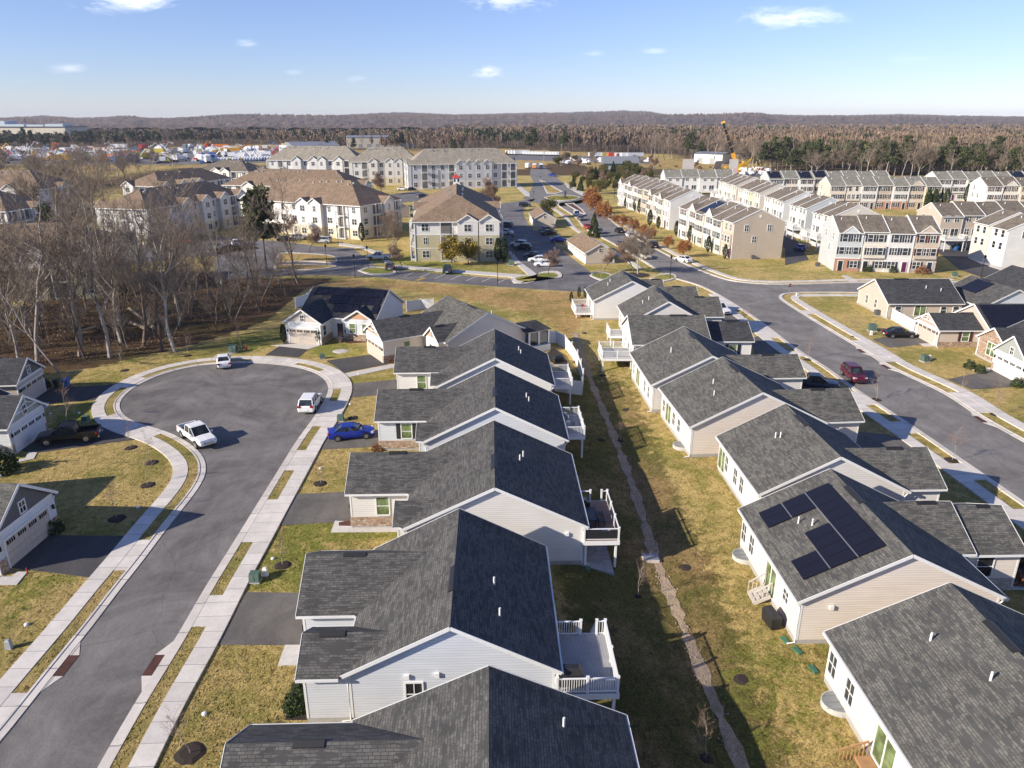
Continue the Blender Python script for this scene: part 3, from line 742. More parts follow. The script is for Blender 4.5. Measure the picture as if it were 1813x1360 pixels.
def psheet(name, px, z, mat, smooth=False):
    poly = pxpoly(px)
    if smooth: poly = [tuple(p) for p in densify(poly + [poly[0]], 1.0)[:-1]]
    return sheet(name, poly, z, mat)
# --- the cul-de-sac street on the left
LEFT_EDGE = [(-90,1420),(24,1287),(70,1227),(142,1137),(175,1096),(203,1057),(251,997),(280,958),(310,918),(340,882),(358,856),(365,838),(365,820),(353,800),(330,782),(297,765),(254,753),(228,744),(216,732),(210,720),(214,708),(228,693),(254,677),(292,661),(343,649),(381,645),(440,643),(478,645),(516,649),(549,657),(572,669),(582,684),(581,697),(572,713),(562,731),(549,749),(526,780),(501,820),(400,983),(364,1040),(311,1132),(252,1225),(214,1288),(140,1420)]
E1 = Path(LEFT_EDGE)
sheet('road', [tuple(p) for p in E1.p], 0.03, ROAD)
# going up the left side the lawn is on the left hand (positive offset)
E1.ribbon('kerb', 0.0, 0.62, 0.075, CURB); E1.ribbon('kerb', 0.50, 0.64, 0.115, CURB)
SW0, SW1 = 1.55, 2.85
E1.ribbon('verge', 0.63, SW0+0.01, 0.085, VERGE)
E1.ribbon('sidewalk', SW0, SW1, 0.12, CONC)
def apron(path, a, b, o0=0.63, o1=SW0+0.01, mat=CONC, z=0.105):
    d0, d1 = sorted((path.near(*a), path.near(*b))); path.ribbon('driveway_apron', o0, o1, z, mat, d0, d1)
APR = [((280,958),(245,1005)), ((60,1240),(-60,1380)), ((216,731),(250,750)), ((232,690),(262,673)), ((300,766),(258,754)), ((438,644),(515,649)), ((556,661),(582,690)), ((572,713),(545,755)), ((516,797),(489,838)), ((458,888),(414,960)), ((352,1062),(317,1122))]
for a, b in APR: apron(E1, a, b)
# --- the street on the right
RL = Path([(1176,487),(1212,497),(1255,512),(1330,557),(1410,617),(1463,650),(1516,689),(1596,741),(1679,797),(1813,889),(1930,970)])     # its near edge
RR = Path([(1960,866),(1813,784),(1730,737),(1668,696),(1572,650),(1527,621),(1436.5,566.5),(1390,537),(1378,527),(1384,520),(1420,517.5),(1508,517.5),(1700,522)])
BR = Path([(1700,500),(1530,501),(1420,504),(1355,504),(1300,499),(1272,492),(1221.5,472.5),(1160.6,442),(1110,413),(1078.6,389),(1049,365),(1034,353)])
BL = Path([(1008,358),(988.5,362),(1020,384),(1039,405),(1092,434),(1147,466),(1162,476)])
rd = [tuple(p) for p in RL.p] + [tuple(p) for p in RR.p] + [tuple(p) for p in BR.p] + [tuple(p) for p in BL.p]
sheet('road', rd, 0.03, ROAD2)
RL.ribbon('kerb', 0.0, -0.6, 0.075, CURB, zb=-0.05); RL.ribbon('kerb', -0.48, -0.62, 0.115, CURB)
RR.ribbon('kerb', 0.0, -0.6, 0.075, CURB); RR.ribbon('kerb', -0.48, -0.62, 0.115, CURB)
RL.ribbon('sidewalk', -1.9, -3.3, 0.12, CONC, RL.near(1300,540)); RR.ribbon('sidewalk', -2.1, -3.5, 0.12, CONC)
BR.ribbon('kerb', 0.0, -0.6, 0.15, CURB); BR.ribbon('sidewalk', -2.0, -3.3, 0.12, CONC)
BL.ribbon('kerb', 0.0, -0.6, 0.15, CURB); BL.ribbon('sidewalk', -3.0, -4.3, 0.12, CONC)
for a, b in (((1275,520),(1320,550)), ((1348,570),(1385,597)), ((1418,622),(1430,630)), ((1522,693),(1556,716)), ((1610,750),(1640,770)), ((1710,818),(1760,852)), ((1830,900),(1900,950))):
    d0, d1 = sorted((RL.near(*a), RL.near(*b))); RL.ribbon('driveway_apron', -0.61, -1.91, 0.105, CONC, d0, d1)
for a, b in (((1560,641),(1500,604)), ((1668,696),(1720,730)), ((1420,556),(1412,550))):
    d0, d1 = sorted((RR.near(*a), RR.near(*b))); RR.ribbon('driveway_apron', -0.61, -2.11, 0.105, CONC, d0, d1)
# --- verge strips between kerb and sidewalk keep the plain ground; driveways
def drive(px, mat=DRIVE, z=0.04): return psheet('driveway', px, z, mat)
drive([(513,876),(622,871),(640,922),(490,931)]); drive([(437,1049),(560,1051),(560,1143),(386,1142)]); drive([(575,775),(690,760),(690,790),(556,797)])
drive([(622,680),(705,672),(702,697),(612,705)], DRIVE); drive([(470,629),(508,605),(562,606),(528,633)], DRIVE_N); drive([(578,639),(664,627),(686,645),(610,660)], DRIVE_N)
drive([(20,1005),(82,948),(224,950),(160,1023)], DRIVE_N); drive([(33,797),(48,768),(185,757),(242,778),(60,803)], DRIVE_N); drive([(58,716),(72,690),(215,680),(172,708)], DRIVE_N)
drive([(-120,1170),(-60,1120),(-5,1180),(-90,1260)], DRIVE_N)
drive([(1545,601),(1618,588),(1655,608),(1575,616)]); drive([(1678,672),(1758,655),(1815,684),(1719,690)], DRIVE); drive([(1405,700),(1395,668),(1520,708),(1540,725)]); drive([(1470,760),(1570,770),(1640,792),(1600,806),(1480,790)], DRIVE)
drive([(1255,560),(1300,552),(1330,575),(1260,600)]); drive([(1790,960),(1860,960),(1900,1000),(1790,1030)], DRIVE_N); drive([(1330,600),(1350,592),(1395,620),(1340,640)])
# --- front walks and pads
def walk(px, z=0.06): return psheet('front_walk', px, z, plain_walk)
plain_walk = plain('walk_concrete', (0.56, 0.53, 0.49), 0.85, var=0.15)
walk([(593,923),(720,931),(712,942),(586,943)]); walk([(505,1143),(535,1143),(531,1178),(492,1179)]); walk([(480,612),(555,607),(580,590),(610,588),(612,596),(586,598),(565,613),(545,619)])
walk([(18,816),(45,812),(50,801),(66,802),(60,813),(20,822)]); walk([(44,722),(72,717),(76,713),(88,714),(84,722),(48,728)]); walk([(0,1022),(20,1022),(32,1013),(48,1014),(30,1036),(0,1036)])
walk([(1627,609),(1720,607),(1722,611),(1640,614)]); walk([(1722,655),(1755,651),(1752,657),(1730,660)]); walk([(1735,1030),(1813,1033),(1813,1045),(1735,1043)]); walk([(606,663),(700,644),(704,650),(620,668)])
# --- ditch bed with stones, small concrete pad over the culvert
DP = Path(pts=[(p.x, p.y) for p in reversed(DITCH)], smooth=2, step=0.6)
m = MB()
uv_ = []
for d in DP.s:
    w_ = 0.36 + 0.10*math.sin(d*0.9) + 0.08*math.sin(d*2.3+1) + 0.07*math.sin(d*5.1)
    a, b = DP.at(d, w_), DP.at(d, -w_)
    c_ = DP.at(d, 0)
    zc = hgt(c_.x, c_.y) + 0.06
    m.v += [(a.x, a.y, hgt(a.x, a.y)+0.03), (c_.x, c_.y, zc), (b.x, b.y, hgt(b.x, b.y)+0.03)]; uv_ += [(d, 0), (d, .5), (d, 1)]
for k in range(len(DP.s)-1):
    i = 3*k
    for a in (0, 1): m.f.append((i+a, i+a+1, i+3+a+1, i+3+a)); m.m.append(0)
m.f = [f[::-1] for f in m.f]
struct('ditch', m, DIRT, uv_)
m = MB()
for k in range(1500):
    d = random.uniform(0, DP.s[-1]); p = DP.at(d, random.gauss(0, 0.27)); r = random.uniform(0.02, 0.085); z = hgt(p.x, p.y)+0.06
    t = [Vector((p.x+r*random.uniform(.6, 1.2)*math.cos(a), p.y+r*random.uniform(.6, 1.2)*math.sin(a), z)) for a in (0, 1.3, 2.5, 3.8, 5.1)]
    for i in range(5): m.face([t[i], t[(i+1) % 5], (p.x, p.y, z+r*0.7)])
o = m.build('stones', plain('ditch_stones', (0.40, 0.33, 0.27), 0.9, var=0.5, sc=9)); tag(o, 'loose tan stones scattered along the drainage ditch bed', 'stones', kind='stuff')
# --- storm drains with rusty throats, aprons of concrete
def drain(cx, cy, path, side=1):
    d = path.near(cx, cy); a, b = path.at(d-0.9, 0), path.at(d+0.9, 0); n = (path.at(d, 1)-path.at(d, 0))*side
    m = MB()
    q = [a-n*0.62, b-n*0.62, b+n*0.02, a+n*0.02]
    m.prism([tuple(p) for p in q], 0.0, 0.05); o = m.build('storm_drain', RUSTP)
    for s_, p in ((-1, a), (1, b)):
        t = MB(); e = path.at(d+s_*2.2, 0); t.prism([tuple(p-n*0.62), tuple(p+n*0.02), tuple(e)], 0.0, 0.055); t.build('flared_apron', CURB, o)
    return o
tag(drain(268, 1190, E1), 'rust red storm drain in the sunlit right kerb of the street end', 'storm drain'); tag(drain(106, 1180, E1), 'rust red storm drain in the shadowed left kerb of the street end', 'storm drain')
tag(drain(1527, 621, RR, -1), 'dark red storm drain on the far kerb just below the black sedan driveway', 'storm drain'); tag(drain(1577, 652, RR, -1), 'dark red storm drain on the far kerb facing the maroon car', 'storm drain')
tag(drain(1738, 741, RR, -1), 'dark red storm drain on the far kerb lowest down the right street', 'storm drain')
# ------------------------------------------------------------------ apartment and townhouse grounds
psheet('parking_lot', [(380,505),(420,492),(500,489),(582,487),(668,491),(745,499),(900,509),(990,515),(1055,518),(1100,520),(1072,500),(1050,486),(1030,470),(1001,448),(985,436),(968,412),(945,408),(930,388),(925,372),(948,352),(880,362),(886,390),(893,425),(905,450),(925,476),(938,492),(900,495),(700,478),(668,474),(625,440),(560,436),(500,428),(440,424),(380,440)], 0.03, LOT)
for px in ([(489,466),(545,464),(590,466),(597,460),(585,453),(540,449),(495,449)], [(489,480),(560,478),(597,472),(570,470),(490,470)]):
    psheet('kerb', px, 0.16, CURB, True)
    cx = sum(p[0] for p in px)/len(px); cy = sum(p[1] for p in px)/len(px)
    psheet('lawn_island', [(cx+(x-cx)*0.93, cy+(y-cy)*0.78) for x, y in px], 0.175, GRASS, True)
for px in ([(633,480),(655,473),(690,476),(700,485),(660,488)], [(905,494),(930,489),(985,493),(995,488),(985,481),(955,484),(945,500),(912,502)], [(1044,489),(1052,482),(1075,484),(1085,492),(1066,498)], [(1150,494),(1170,486),(1192,486),(1197,493),(1175,499)]):
    psheet('kerb', px, 0.16, CURB, True)
    cx = sum(p[0] for p in px)/len(px); cy = sum(p[1] for p in px)/len(px)
    psheet('lawn_island', [(cx+(x-cx)*0.84, cy+(y-cy)*0.7) for x, y in px], 0.175, GREEN, True)
psheet('sidewalk', [(690,474),(900,491),(948,498),(960,493),(920,464),(906,446),(898,447),(912,466),(935,488),(905,486),(700,470),(665,445),(640,436),(600,431),(600,435),(640,440),(668,452)], 0.14, plain_walk)
m = MB()
for k in range(9):
    x = 692+k*27.5; a, b = gp(x+14, 480+k*1.9), gp(x-4, 488+k*1.9); m.beam((a.x, a.y, 0.036), (b.x, b.y, 0.036), 0.14, 0.008)
for k in range(11):
    x0, y0 = 892+k*7.2, 400+k*7.4; a, b = gp(x0, y0), gp(x0+24+k*1.2, y0+0.8); m.beam((a.x, a.y, 0.036), (b.x, b.y, 0.036), 0.13, 0.008)
for k in range(6):
    a, b = gp(608+k*9, 438+k*6), gp(640+k*9, 437+k*6); m.beam((a.x, a.y, 0.036), (b.x, b.y, 0.036), 0.13, 0.008)
for k in range(6):
    a, b = gp(955+k*8, 404+k*8), gp(980+k*8, 403+k*8); m.beam((a.x, a.y, 0.036), (b.x, b.y, 0.036), 0.13, 0.008)
struct('road_markings', m, WHITEP)
m = MB()
for q in (((737,497),(752,492)), ((934,429),(955,429.5)), ((965,470),(985,470))):
    a, b = gp(*q[0]), gp(*q[1]); m.beam((a.x, a.y, 0.037), (b.x, b.y, 0.037), 0.9, 0.008)
struct('road_markings', m, YELP)
# boulevard beyond the roundabout, roundabout island
psheet('road', [(925,352),(958,362),(990,366),(1030,360),(1048,352),(1030,346),(1010,336),(990,318),(975,304),(965,296),(952,288),(938,288),(940,298),(938,308),(945,325),(938,340)], 0.03, ROAD2)
psheet('kerb', [(963,350),(975,355),(1000,356.5),(1022,353),(1026,349),(1005,346),(980,346)], 0.16, CURB, True)
psheet('lawn_island', [(966,350),(977,354),(1000,355.5),(1020,352.5),(1023,349.3),(1004,347),(981,347)], 0.19, GREEN, True)
psheet('kerb', [(955,318),(965,322),(997,340),(985,343),(968,343),(962,330)], 0.16, CURB); psheet('lawn_island', [(958,320),(965,324),(992,340),(985,342),(970,342),(964,330)], 0.18, GRASS)
psheet('kerb', [(1000,361),(1016,360),(1032,372),(1040,382),(1028,378)], 0.16, CURB); psheet('lawn_island', [(1003,362),(1014,361.5),(1028,372),(1034,379),(1028,376)], 0.18, MULCH_R)
psheet('sidewalk', [(917,325),(925,332),(938,343),(938,348),(930,347),(916,333)], 0.12, plain_walk); psheet('sidewalk', [(1000,322),(1010,330),(1036,343),(1050,346),(1050,350),(1030,346),(1004,332)], 0.12, plain_walk)
psheet('road', [(400,330),(560,320),(640,322),(640,330),(560,328),(420,338)], 0.03, LOT)
psheet('parking_lot', [(-150,470),(70,430),(200,400),(420,422),(460,440),(380,452),(280,462),(180,470),(60,500),(-150,540)], 0.03, LOT)
psheet('parking_lot', [(690,345),(740,338),(760,345),(740,356),(700,360)], 0.03, LOT)
psheet('road', [(1390,470),(1432,460),(1400,410),(1375,395),(1352,372),(1330,352),(1310,345),(1330,372),(1350,395),(1390,440)], 0.03, DRIVE_N)
psheet('road', [(1640,440),(1668,452),(1700,478),(1740,492),(1900,510),(1900,492),(1790,480),(1752,465),(1740,452),(1800,445),(1800,436),(1690,432)], 0.03, DRIVE_N)
psheet('sidewalk', [(1715,458),(1735,467),(1770,478),(1880,494),(1880,491),(1775,474),(1740,463),(1722,455)], 0.13, plain_walk)
psheet('front_walk', [(1490,488),(1500,488),(1522,501),(1508,501)], 0.05, plain_walk)
# ------------------------------------------------------------------ single storey houses
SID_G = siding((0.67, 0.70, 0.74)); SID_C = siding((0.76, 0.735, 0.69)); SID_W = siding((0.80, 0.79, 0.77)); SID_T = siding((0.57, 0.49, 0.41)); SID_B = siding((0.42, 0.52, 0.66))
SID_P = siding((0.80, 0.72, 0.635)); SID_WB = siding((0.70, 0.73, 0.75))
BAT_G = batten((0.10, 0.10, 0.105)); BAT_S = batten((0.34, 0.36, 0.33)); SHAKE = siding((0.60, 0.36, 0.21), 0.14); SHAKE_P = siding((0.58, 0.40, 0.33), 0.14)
H = {}
def house(key, label, x, y, rz, W, L, s, eave, pitch, wall, roof, group, vents=(), zb=-1.2):
    r = empty('ranch_house', (x, y, 0), rz, label, 'house', group)
    ro = gable(r, 0, 0, 0, W, s*L, eave, pitch, wall, roof, zb=zb, vents=[(vx, s*t) for vx, t in vents])
    H[key] = dict(r=r, ro=ro, W=W, L=L, s=s, eave=eave, pitch=pitch, wall=wall, roof=roof); return r
def hw_(key, ta, tb, xend, weave=None, wp=0.58, mainsx=1, wall=None, lower=None, roof=None):
    h = H[key]
    return wing(h['r'], h['W'], h['eave'], h['pitch'], h['s'], ta, tb, xend, weave or h['eave'], wp, wall or h['wall'], roof or h['roof'], mainsx, lower=lower)
def vbox(root, pts, face):
    m = MB()
    for x, y, z in pts:
        d = {'-y': (0, -1), '+y': (0, 1), '-x': (-1, 0), '+x': (1, 0)}[face]
        if d[0] == 0: m.box(x-0.13, y, z-0.13, x+0.13, y+d[1]*0.14, z+0.13)
        else: m.box(x, y-0.13, z-0.13, x+d[0]*0.14, y+0.13, z+0.13)
    m.islands('wall_vent', WHITE, root)
G1 = 'houses of the middle row'; G2 = 'houses of the right row'; G3 = 'houses across the left street'; G4 = 'houses across the right street'
RM = rad(181.6)     # fronts of the middle row look to the left street
# local x = 0 ridge; local +x = street front; near gable at local y = 0, body runs to s*L
house('M1', 'grey ranch house nearest the camera, cut by the bottom edge, only its roof in view', -0.75, 15.9, RM, 13.4, 12.4, -1, 3.3, 0.47, SID_G, R_CHAR, G1, [(-3.4, 10.2)])
f = hw_('M1', 6.6, 12.2, 11.6, 3.35, 0.62); decorate_front(H['M1']['r'], f, 1)
house('M2', 'grey sided ranch house with an empty white railed deck on its right', -3.2, 31.3, RM, 11.7, 12.2, -1, 3.3, 0.515, SID_G, R_CHAR, G1, [(-2.3, 5.3), (-2.6, 2.6)])
f = hw_('M2', 5.1, 12.0, 9.45); decorate_front(H['M2']['r'], f, 1)
f2 = hw_('M2', -0.10, 4.1, 8.2, 3.25, 0.60)
window(H['M2']['r'], (2.05, -0.22, 1.1), '+y', 0.85, 1.45, 'grid', 1); vbox(H['M2']['r'], [(2.4, -0.245, 3.0), (0.8, -0.245, 3.1)], '+y')
dk = deck(H['M2']['r'], -5.55, 0.3, -8.9, -4.6, 2.05, [[(-5.6, 0.2), (-8.85, 0.2), (-8.85, -4.5), (-8.35, -4.5)], [(-5.6, -4.5), (-7.4, -4.5)]], DECKG)
stairs(H['M2']['r'], -7.9, -4.6, 0, -1, 0.95, 2.05, 8, WHITE, -0.5)
house('M3', 'light grey ranch house whose brown deck is crowded with black patio furniture', -1.2, 46.0, RM, 13.4, 12.2, -1, 3.3, 0.485, SID_C, R_CHAR, G1, [(-2.3, 7.3), (-2.0, 6.3)])
f = hw_('M3', 5.4, 12.2, 11.75, lower=STONE); decorate_front(H['M3']['r'], f, 1)
window(H['M3']['r'], (8.9, f['b']+0.02, 1.25), '+y', 0.95, 1.55, 'sash', 2)
f2 = hw_('M3', 0.35, 4.2, 7.4, 3.3, 0.55)
window(H['M3']['r'], (-1.2, -0.22, 1.1), '+y', 0.85, 1.45, 'sash', 2); vbox(H['M3']['r'], [(-5.2, -0.245, 2.6)], '+y')
deck(H['M3']['r'], -6.4, 0.0, -9.0, -5.9, 2.1, [[(-6.45, -0.08), (-8.95, -0.08), (-8.95, -5.8), (-8.5, -5.8)], [(-6.5, -5.8), (-7.6, -5.8)]], DECKB, bal=False)
m = MB()
for (a, b) in (((-6.5, -0.08), (-8.9, -0.08)), ((-8.95, -0.15), (-8.95, -5.7))): m.beam((*a, 2.55), (*b, 2.55), 0.02, 0.66)
m.build('privacy_mesh', BLACKP, H['M3']['r'])
q = MB(); q.prism([(4.9, 46.4), (7.4, 45.2), (7.2, 51.6), (5.1, 51.6)], -0.9, 0.0); struct('patio', q, plain('stained_patio', (0.42, 0.40, 0.39), 0.9, var=0.35, sc=2))
house('M4', 'grey ranch house with black shuttered garage window beside the blue sedan', -1.5, 61.0, RM, 13.3, 11.7, -1, 3.3, 0.50, SID_G, R_CHAR, G1, [(-3.1, 6.4), (-3.3, 5.6)])
f = hw_('M4', 5.1, 12.0, 11.75, lower=STONE); decorate_front(H['M4']['r'], f, 1)
window(H['M4']['r'], (8.7, f['b']+0.02, 1.3), '+y', 0.95, 1.5, 'sash', 2, SH_BLACK); hw_('M4', 0.3, 4.0, 7.3, 3.3, 0.55)
vbox(H['M4']['r'], [(-4.9, -0.245, 2.55)], '+y')
deck(H['M4']['r'], -6.35, -3.4, -8.6, -8.6, 2.2, [[(-6.4, -3.45), (-8.55, -3.45), (-8.55, -8.5), (-6.4, -8.5)]], DECKG)
house('M5', 'fourth house up the middle row, white sided, its low garage window unshuttered', -1.8, 75.6, RM, 13.0, 11.7, -1, 3.3, 0.50, SID_W, R_CHAR, G1, [(-3.0, 6.2), (-2.8, 7.2)])
f = hw_('M5', 4.9, 11.9, 11.75); decorate_front(H['M5']['r'], f, 1); window(H['M5']['r'], (8.6, f['b']+0.02, 1.2), '+y', 0.95, 1.55, 'sash', 2); hw_('M5', 0.4, 3.6, 7.2, 3.3, 0.55)
deck(H['M5']['r'], -6.2, -3.0, -8.8, -8.0, 2.1, [[(-6.3, -3.05), (-8.75, -3.05), (-8.75, -7.9), (-6.3, -7.9)]], DECKG)
house('M6', 'angled ranch house at the bulb with two braced orange gables and a glazed sunroom', -3.2, 95.4, rad(-148), 12.8, 11.9, -1, 3.3, 0.5, SID_P, R_GREY, G1, [(-2.0, 2.5)])
f = hw_('M6', 5.2, 11.8, 13.2, 3.3, 0.62, lower=STONE, roof=R_CHAR); decorate_front(H['M6']['r'], f, 1, GDOOR_T, True, SHAKE, STONE, True)
window(H['M6']['r'], (9.5, f['b']+0.02, 1.2), '+y', 0.85, 1.4, 'sash', 2)
f = hw_('M6', 0.6, 5.0, 7.3, 3.3, 0.75, roof=R_CHAR, lower=STONE)
m = MB(); d = 0.03; m.face([(f['x1']+d, f['a'], f['we']), (f['x1']+d, f['b'], f['we']), (f['x1']+d, f['ym'], f['rz']-0.14)]); m.build('gable_cladding', SHAKE, H['M6']['r'])
window(H['M6']['r'], (f['x1']+0.05, f['ym'], f['we']+0.1), '+x', 0.5, 0.7, 'grid', 1); window(H['M6']['r'], (f['x1']+0.03, f['ym'], 1.0), '+x', 1.5, 1.4, 'double')
# sunroom with low hip roof on the back of M6
sr = H['M6']['r']; m = MB(); m.box(-9.6, 0.9-3.6, -0.5, -6.1, 0.9+0.3-3.6+3.4, 0.9); so = m.build('sunroom', SID_W, sr)
m = MB()
for x, y in ((-9.55, -2.65), (-7.9, -2.65), (-6.3, -2.65), (-9.55, 0.5), (-7.9, 0.5), (-6.3, 0.5), (-9.55, -1.1)): m.box(x-0.12, y-0.08, 0.9, x+0.12, y+0.08, 3.0)
m.box(-9.65, -2.75, 2.85, -6.1, 0.6, 3.05); m.build('frame', WHITE, so)
m = MB(); m.box(-9.5, -2.6, 0.9, -6.2, 0.45, 2.85); m.build('pane', GLASS, so)
m = MB(); A = [(-9.9, -3.0), (-5.6, -3.0), (-5.6, 0.85), (-9.9, 0.85)]
tp = [(-8.4, -1.1, 4.1), (-5.2, -1.1, 4.1)]
b_ = [(x, y, 3.0) for x, y in A]; m.face([b_[0], b_[1], tp[1], tp[0]]); m.face([b_[2], b_[3], tp[0], tp[1]]); m.face([b_[3], b_[0], tp[0]]); m.face([b_[1], b_[2], tp[1]]); m.face(b_[::-1]); m.build('roof', R_DARK, so)
house('M7', 'angled ranch house at the head of the bulb, dark roof filled with solar panels', -18.5, 109.3, rad(-102), 11.8, 12.4, -1, 3.3, 0.55, SID_WB, R_DARK, G1)
f = hw_('M7', 6.9, 13.0, 9.5, 3.25, 0.66, lower=STONE); decorate_front(H['M7']['r'], f, 1, GDOOR_T, True, siding((0.62, 0.55, 0.46)))
window(H['M7']['r'], (8.0, f['b']+0.02, 1.2), '+y', 0.85, 1.4, 'sash', 0)
f = hw_('M7', 0.2, 5.0, 6.6, 3.3, 0.62, lower=STONE)
m = MB(); m.face([(f['x1']+d, f['a'], f['we']), (f['x1']+d, f['b'], f['we']), (f['x1']+d, f['ym'], f['rz']-0.14)]); m.build('gable_cladding', SHAKE, H['M7']['r'])
for dy in (-1.0, 1.0): window(H['M7']['r'], (f['x1']+0.03, f['ym']+dy, 1.3), '+x', 0.9, 1.35, 'sash', 2)
m = MB(); m.box(f['x1']+0.005, f['a'], 0.1, f['x1']+0.08, f['b'], 1.05); m.islands('stone_wainscot', STONE, H['M7']['r'])
door(H['M7']['r'], (5.58, -5.9, 0.3), '+x'); window(H['M7']['r'], (0.5, -0.22, 0.9), '+y', 0.8, 0.9, 'sash', 0)
def on_slope(key, side):
    h = H[key]; hw = h['W']/2; c = 1/math.sqrt(1+h['pitch']**2)
    def fn(u, v):       # u along the ridge from the near gable, v down the slope from the ridge
        x = v*c; return Vector((side*x, h['s']*u, h['eave']+(hw-x)*h['pitch']))
    return fn
fn = on_slope('M7', 1)
panels(H['M7']['r'], fn, [(0.35+1.02*k, 0.35, 1.0, 1.7) for k in range(11)] + [(0.5+1.02*k, 2.1, 1.0, 1.7) for k in range(8)] + [(3.4+1.02*k, 3.85, 1.0, 1.7) for k in range(4)] + [(0.3, 3.85, 1.0, 1.7)], 1)
# ---- right row: ridge roughly along the view, fronts to the right street, backs (local -x) in view
def back(key, wins, slider=None, dark=0):
    h = H[key]; xw = -(h['W']/2-0.35)-0.02
    for t, w, hh, z in wins: window(h['r'], (xw, h['s']*t, z), '-x', w, hh, 'grid', dark)
    if slider: window(h['r'], (xw, h['s']*slider, 0.45), '-x', 1.75, 2.0, 'slider', 2)
house('R1', 'grey roofed ranch house filling the lower right corner of the view', 24.9, 22.3, rad(1.5), 13.3, 12.6, 1, 3.3, 0.48, SID_P, R_GREY, G2, [(-2.7, 9.4), (-1.8, 6.0)])
back('R1', [(11.7, 0.85, 1.4, 1.0), (9.6, 0.85, 1.4, 1.0)], 5.8); f = hw_('R1', 4.5, 12.0, 11.0)
m = MB(); m.box(-6.35, 4.9, 0.15, -7.2, 6.7, 0.3)
for y_ in (4.9, 6.7):
    m.beam((-6.6, y_, 1.25), (-8.0, y_, 0.75), 0.08, 0.1)
    for k in range(8): m.beam((-6.6-0.2*k, y_, 0.1), (-6.6-0.2*k, y_, 1.22-0.07*k), 0.04, 0.04, up=(1, 0, 0))
m.build('back_steps', WOODP, H['R1']['r'])
house('R2', 'ranch house with a stepped black solar array on its left roof slope', 23.9, 37.6, rad(1.5), 13.0, 11.4, 1, 3.3, 0.5, SID_P, R_GREY, G2, [(-3.9, 7.0), (-3.3, 6.2)])
back('R2', [(10.6, 0.85, 1.4, 1.0), (8.9, 0.85, 1.4, 1.0), (2.4, 0.8, 0.8, 1.6)], 5.0); vbox(H['R2']['r'], [(-4.3, 0.22, 2.75)], '-y')
f = hw_('R2', 4.9, 12.2, 7.6, 3.3, 0.54)
f2 = gable(H['R2']['r'], 7.1, 8.5, -math.pi/2, 7.0, 4.2, 3.15, 0.52, SID_P, R_GREY)
window(H['R2']['r'], (8.7, 5.33, 1.2), '-y', 1.1, 1.6, 'sash', 1); m = MB(); m.box(7.3, 5.28, 0.1, 10.9, 5.33, 1.0); m.islands('stone_wainscot', STONE_L, H['R2']['r'])
garage_door(H['R2']['r'], (11.03, 8.5, 0.05), '+x', GDOOR_T)
stairs(H['R2']['r'], -6.3, 4.9, -1, 0.0, 1.2, 0.75, 4, plain('pale_steps', (0.6, 0.55, 0.5), 0.8))
fn = on_slope('R2', -1)
panels(H['R2']['r'], fn, [(1.5+1.03*k, 0.9, 1.02, 1.74) for k in range(8)] + [(1.5+1.03*k, 2.72, 1.02, 1.74) for k in (0, 1, 2, 3, 6, 7)] + [(1.5+1.03*k, 4.54, 1.02, 1.74) for k in (0, 1, 6, 7)], -1)
m = MB()
for v_, u0, u1 in ((2.68, 1.5, 9.7), (4.50, 1.5, 3.5), (4.50, 7.7, 9.7)): m.beam(fn(u0, v_)+Vector((-.06, 0, .12)), fn(u1, v_)+Vector((-.06, 0, .12)), .05, .04)
m.islands('panel_rail', METAL, H['R2']['r'])
house('R3', 'plain ranch house with grey roof standing just beyond the stepped solar array house', 25.35, 51.2, rad(2), 12.1, 11.2, 1, 3.3, 0.52, SID_C, R_GREY, G2, [(-2.5, 6.6), (-2.2, 6.3)])
back('R3', [(8.7, 0.85, 1.4, 1.0), (6.2, 0.85, 1.4, 1.0), (4.6, 0.85, 1.4, 1.0)], 10.0); hw_('R3', 0.4, 7.4, 9.2)
house('R4', 'grey roofed right row house with twin white gable vents and a patio slider', 23.7, 64.8, rad(4.5), 13.6, 11.0, 1, 3.3, 0.49, SID_P, R_GREY, G2, [(-2.6, 6.2), (-3.3, 3.8)])
back('R4', [(9.7, 0.8, 1.3, 1.0), (6.0, 0.8, 1.3, 1.0), (4.2, 0.8, 1.3, 1.0)], 8.0, 1); vbox(H['R4']['r'], [(2.6, 0.22, 2.9), (3.6, 0.22, 2.9)], '-y'); hw_('R4', 0.2, 7.4, 10.6)
house('R5', 'ranch house fourth from the top of the right row, its far neighbour turned sideways', 21.9, 76.2, rad(2.5), 13.2, 12.0, 1, 3.3, 0.5, SID_C, R_GREY, G2, [(-2.9, 6.5), (-3.0, 6.1)])
back('R5', [(10.5, 0.7, 1.3, 1.0), (4.2, 0.8, 1.3, 1.0), (2.2, 0.8, 1.3, 1.0)], 8.0, 1); hw_('R5', 1.8, 8.0, 11.6)
r = house('R6', 'ranch house turned sideways, its broad dark roof facing the camera above two white decks', 15.6, 96.5, rad(-90), 10.4, 10.4, 1, 3.3, 0.5, SID_W, R_GREY, G2)
for t, w in ((-1.8, 0.8), (1.2, 1.7), (3.4, 0.7)): window(r, (t, -0.03+0.23, 0.9), '-y', w, 1.5, 'sash', 1)
gable(r, -1.0, 10.1, 0, 7.4, 6.6, 3.0, 0.48, SID_W, R_DARK, oh=0.35); window(r, (2.37, 14.0, 1.0), '+x', 1.0, 1.4, 'sash', 2, SH_BLACK)
deck(r, 1.0, -3.9, 5.5, 0.15, 1.5, [[(5.4, 0.1), (5.4, -3.8), (1.1, -3.8), (1.1, 0.1)]], DECKG)
house('R7', 'ranch house second from the top of the right row with white gable and dark shingles', 22.3, 102.0, rad(1), 11.2, 10.6, 1, 3.3, 0.56, SID_C, R_GREY, G2, [(-2.7, 5.2), (-1.8, 5.3)])
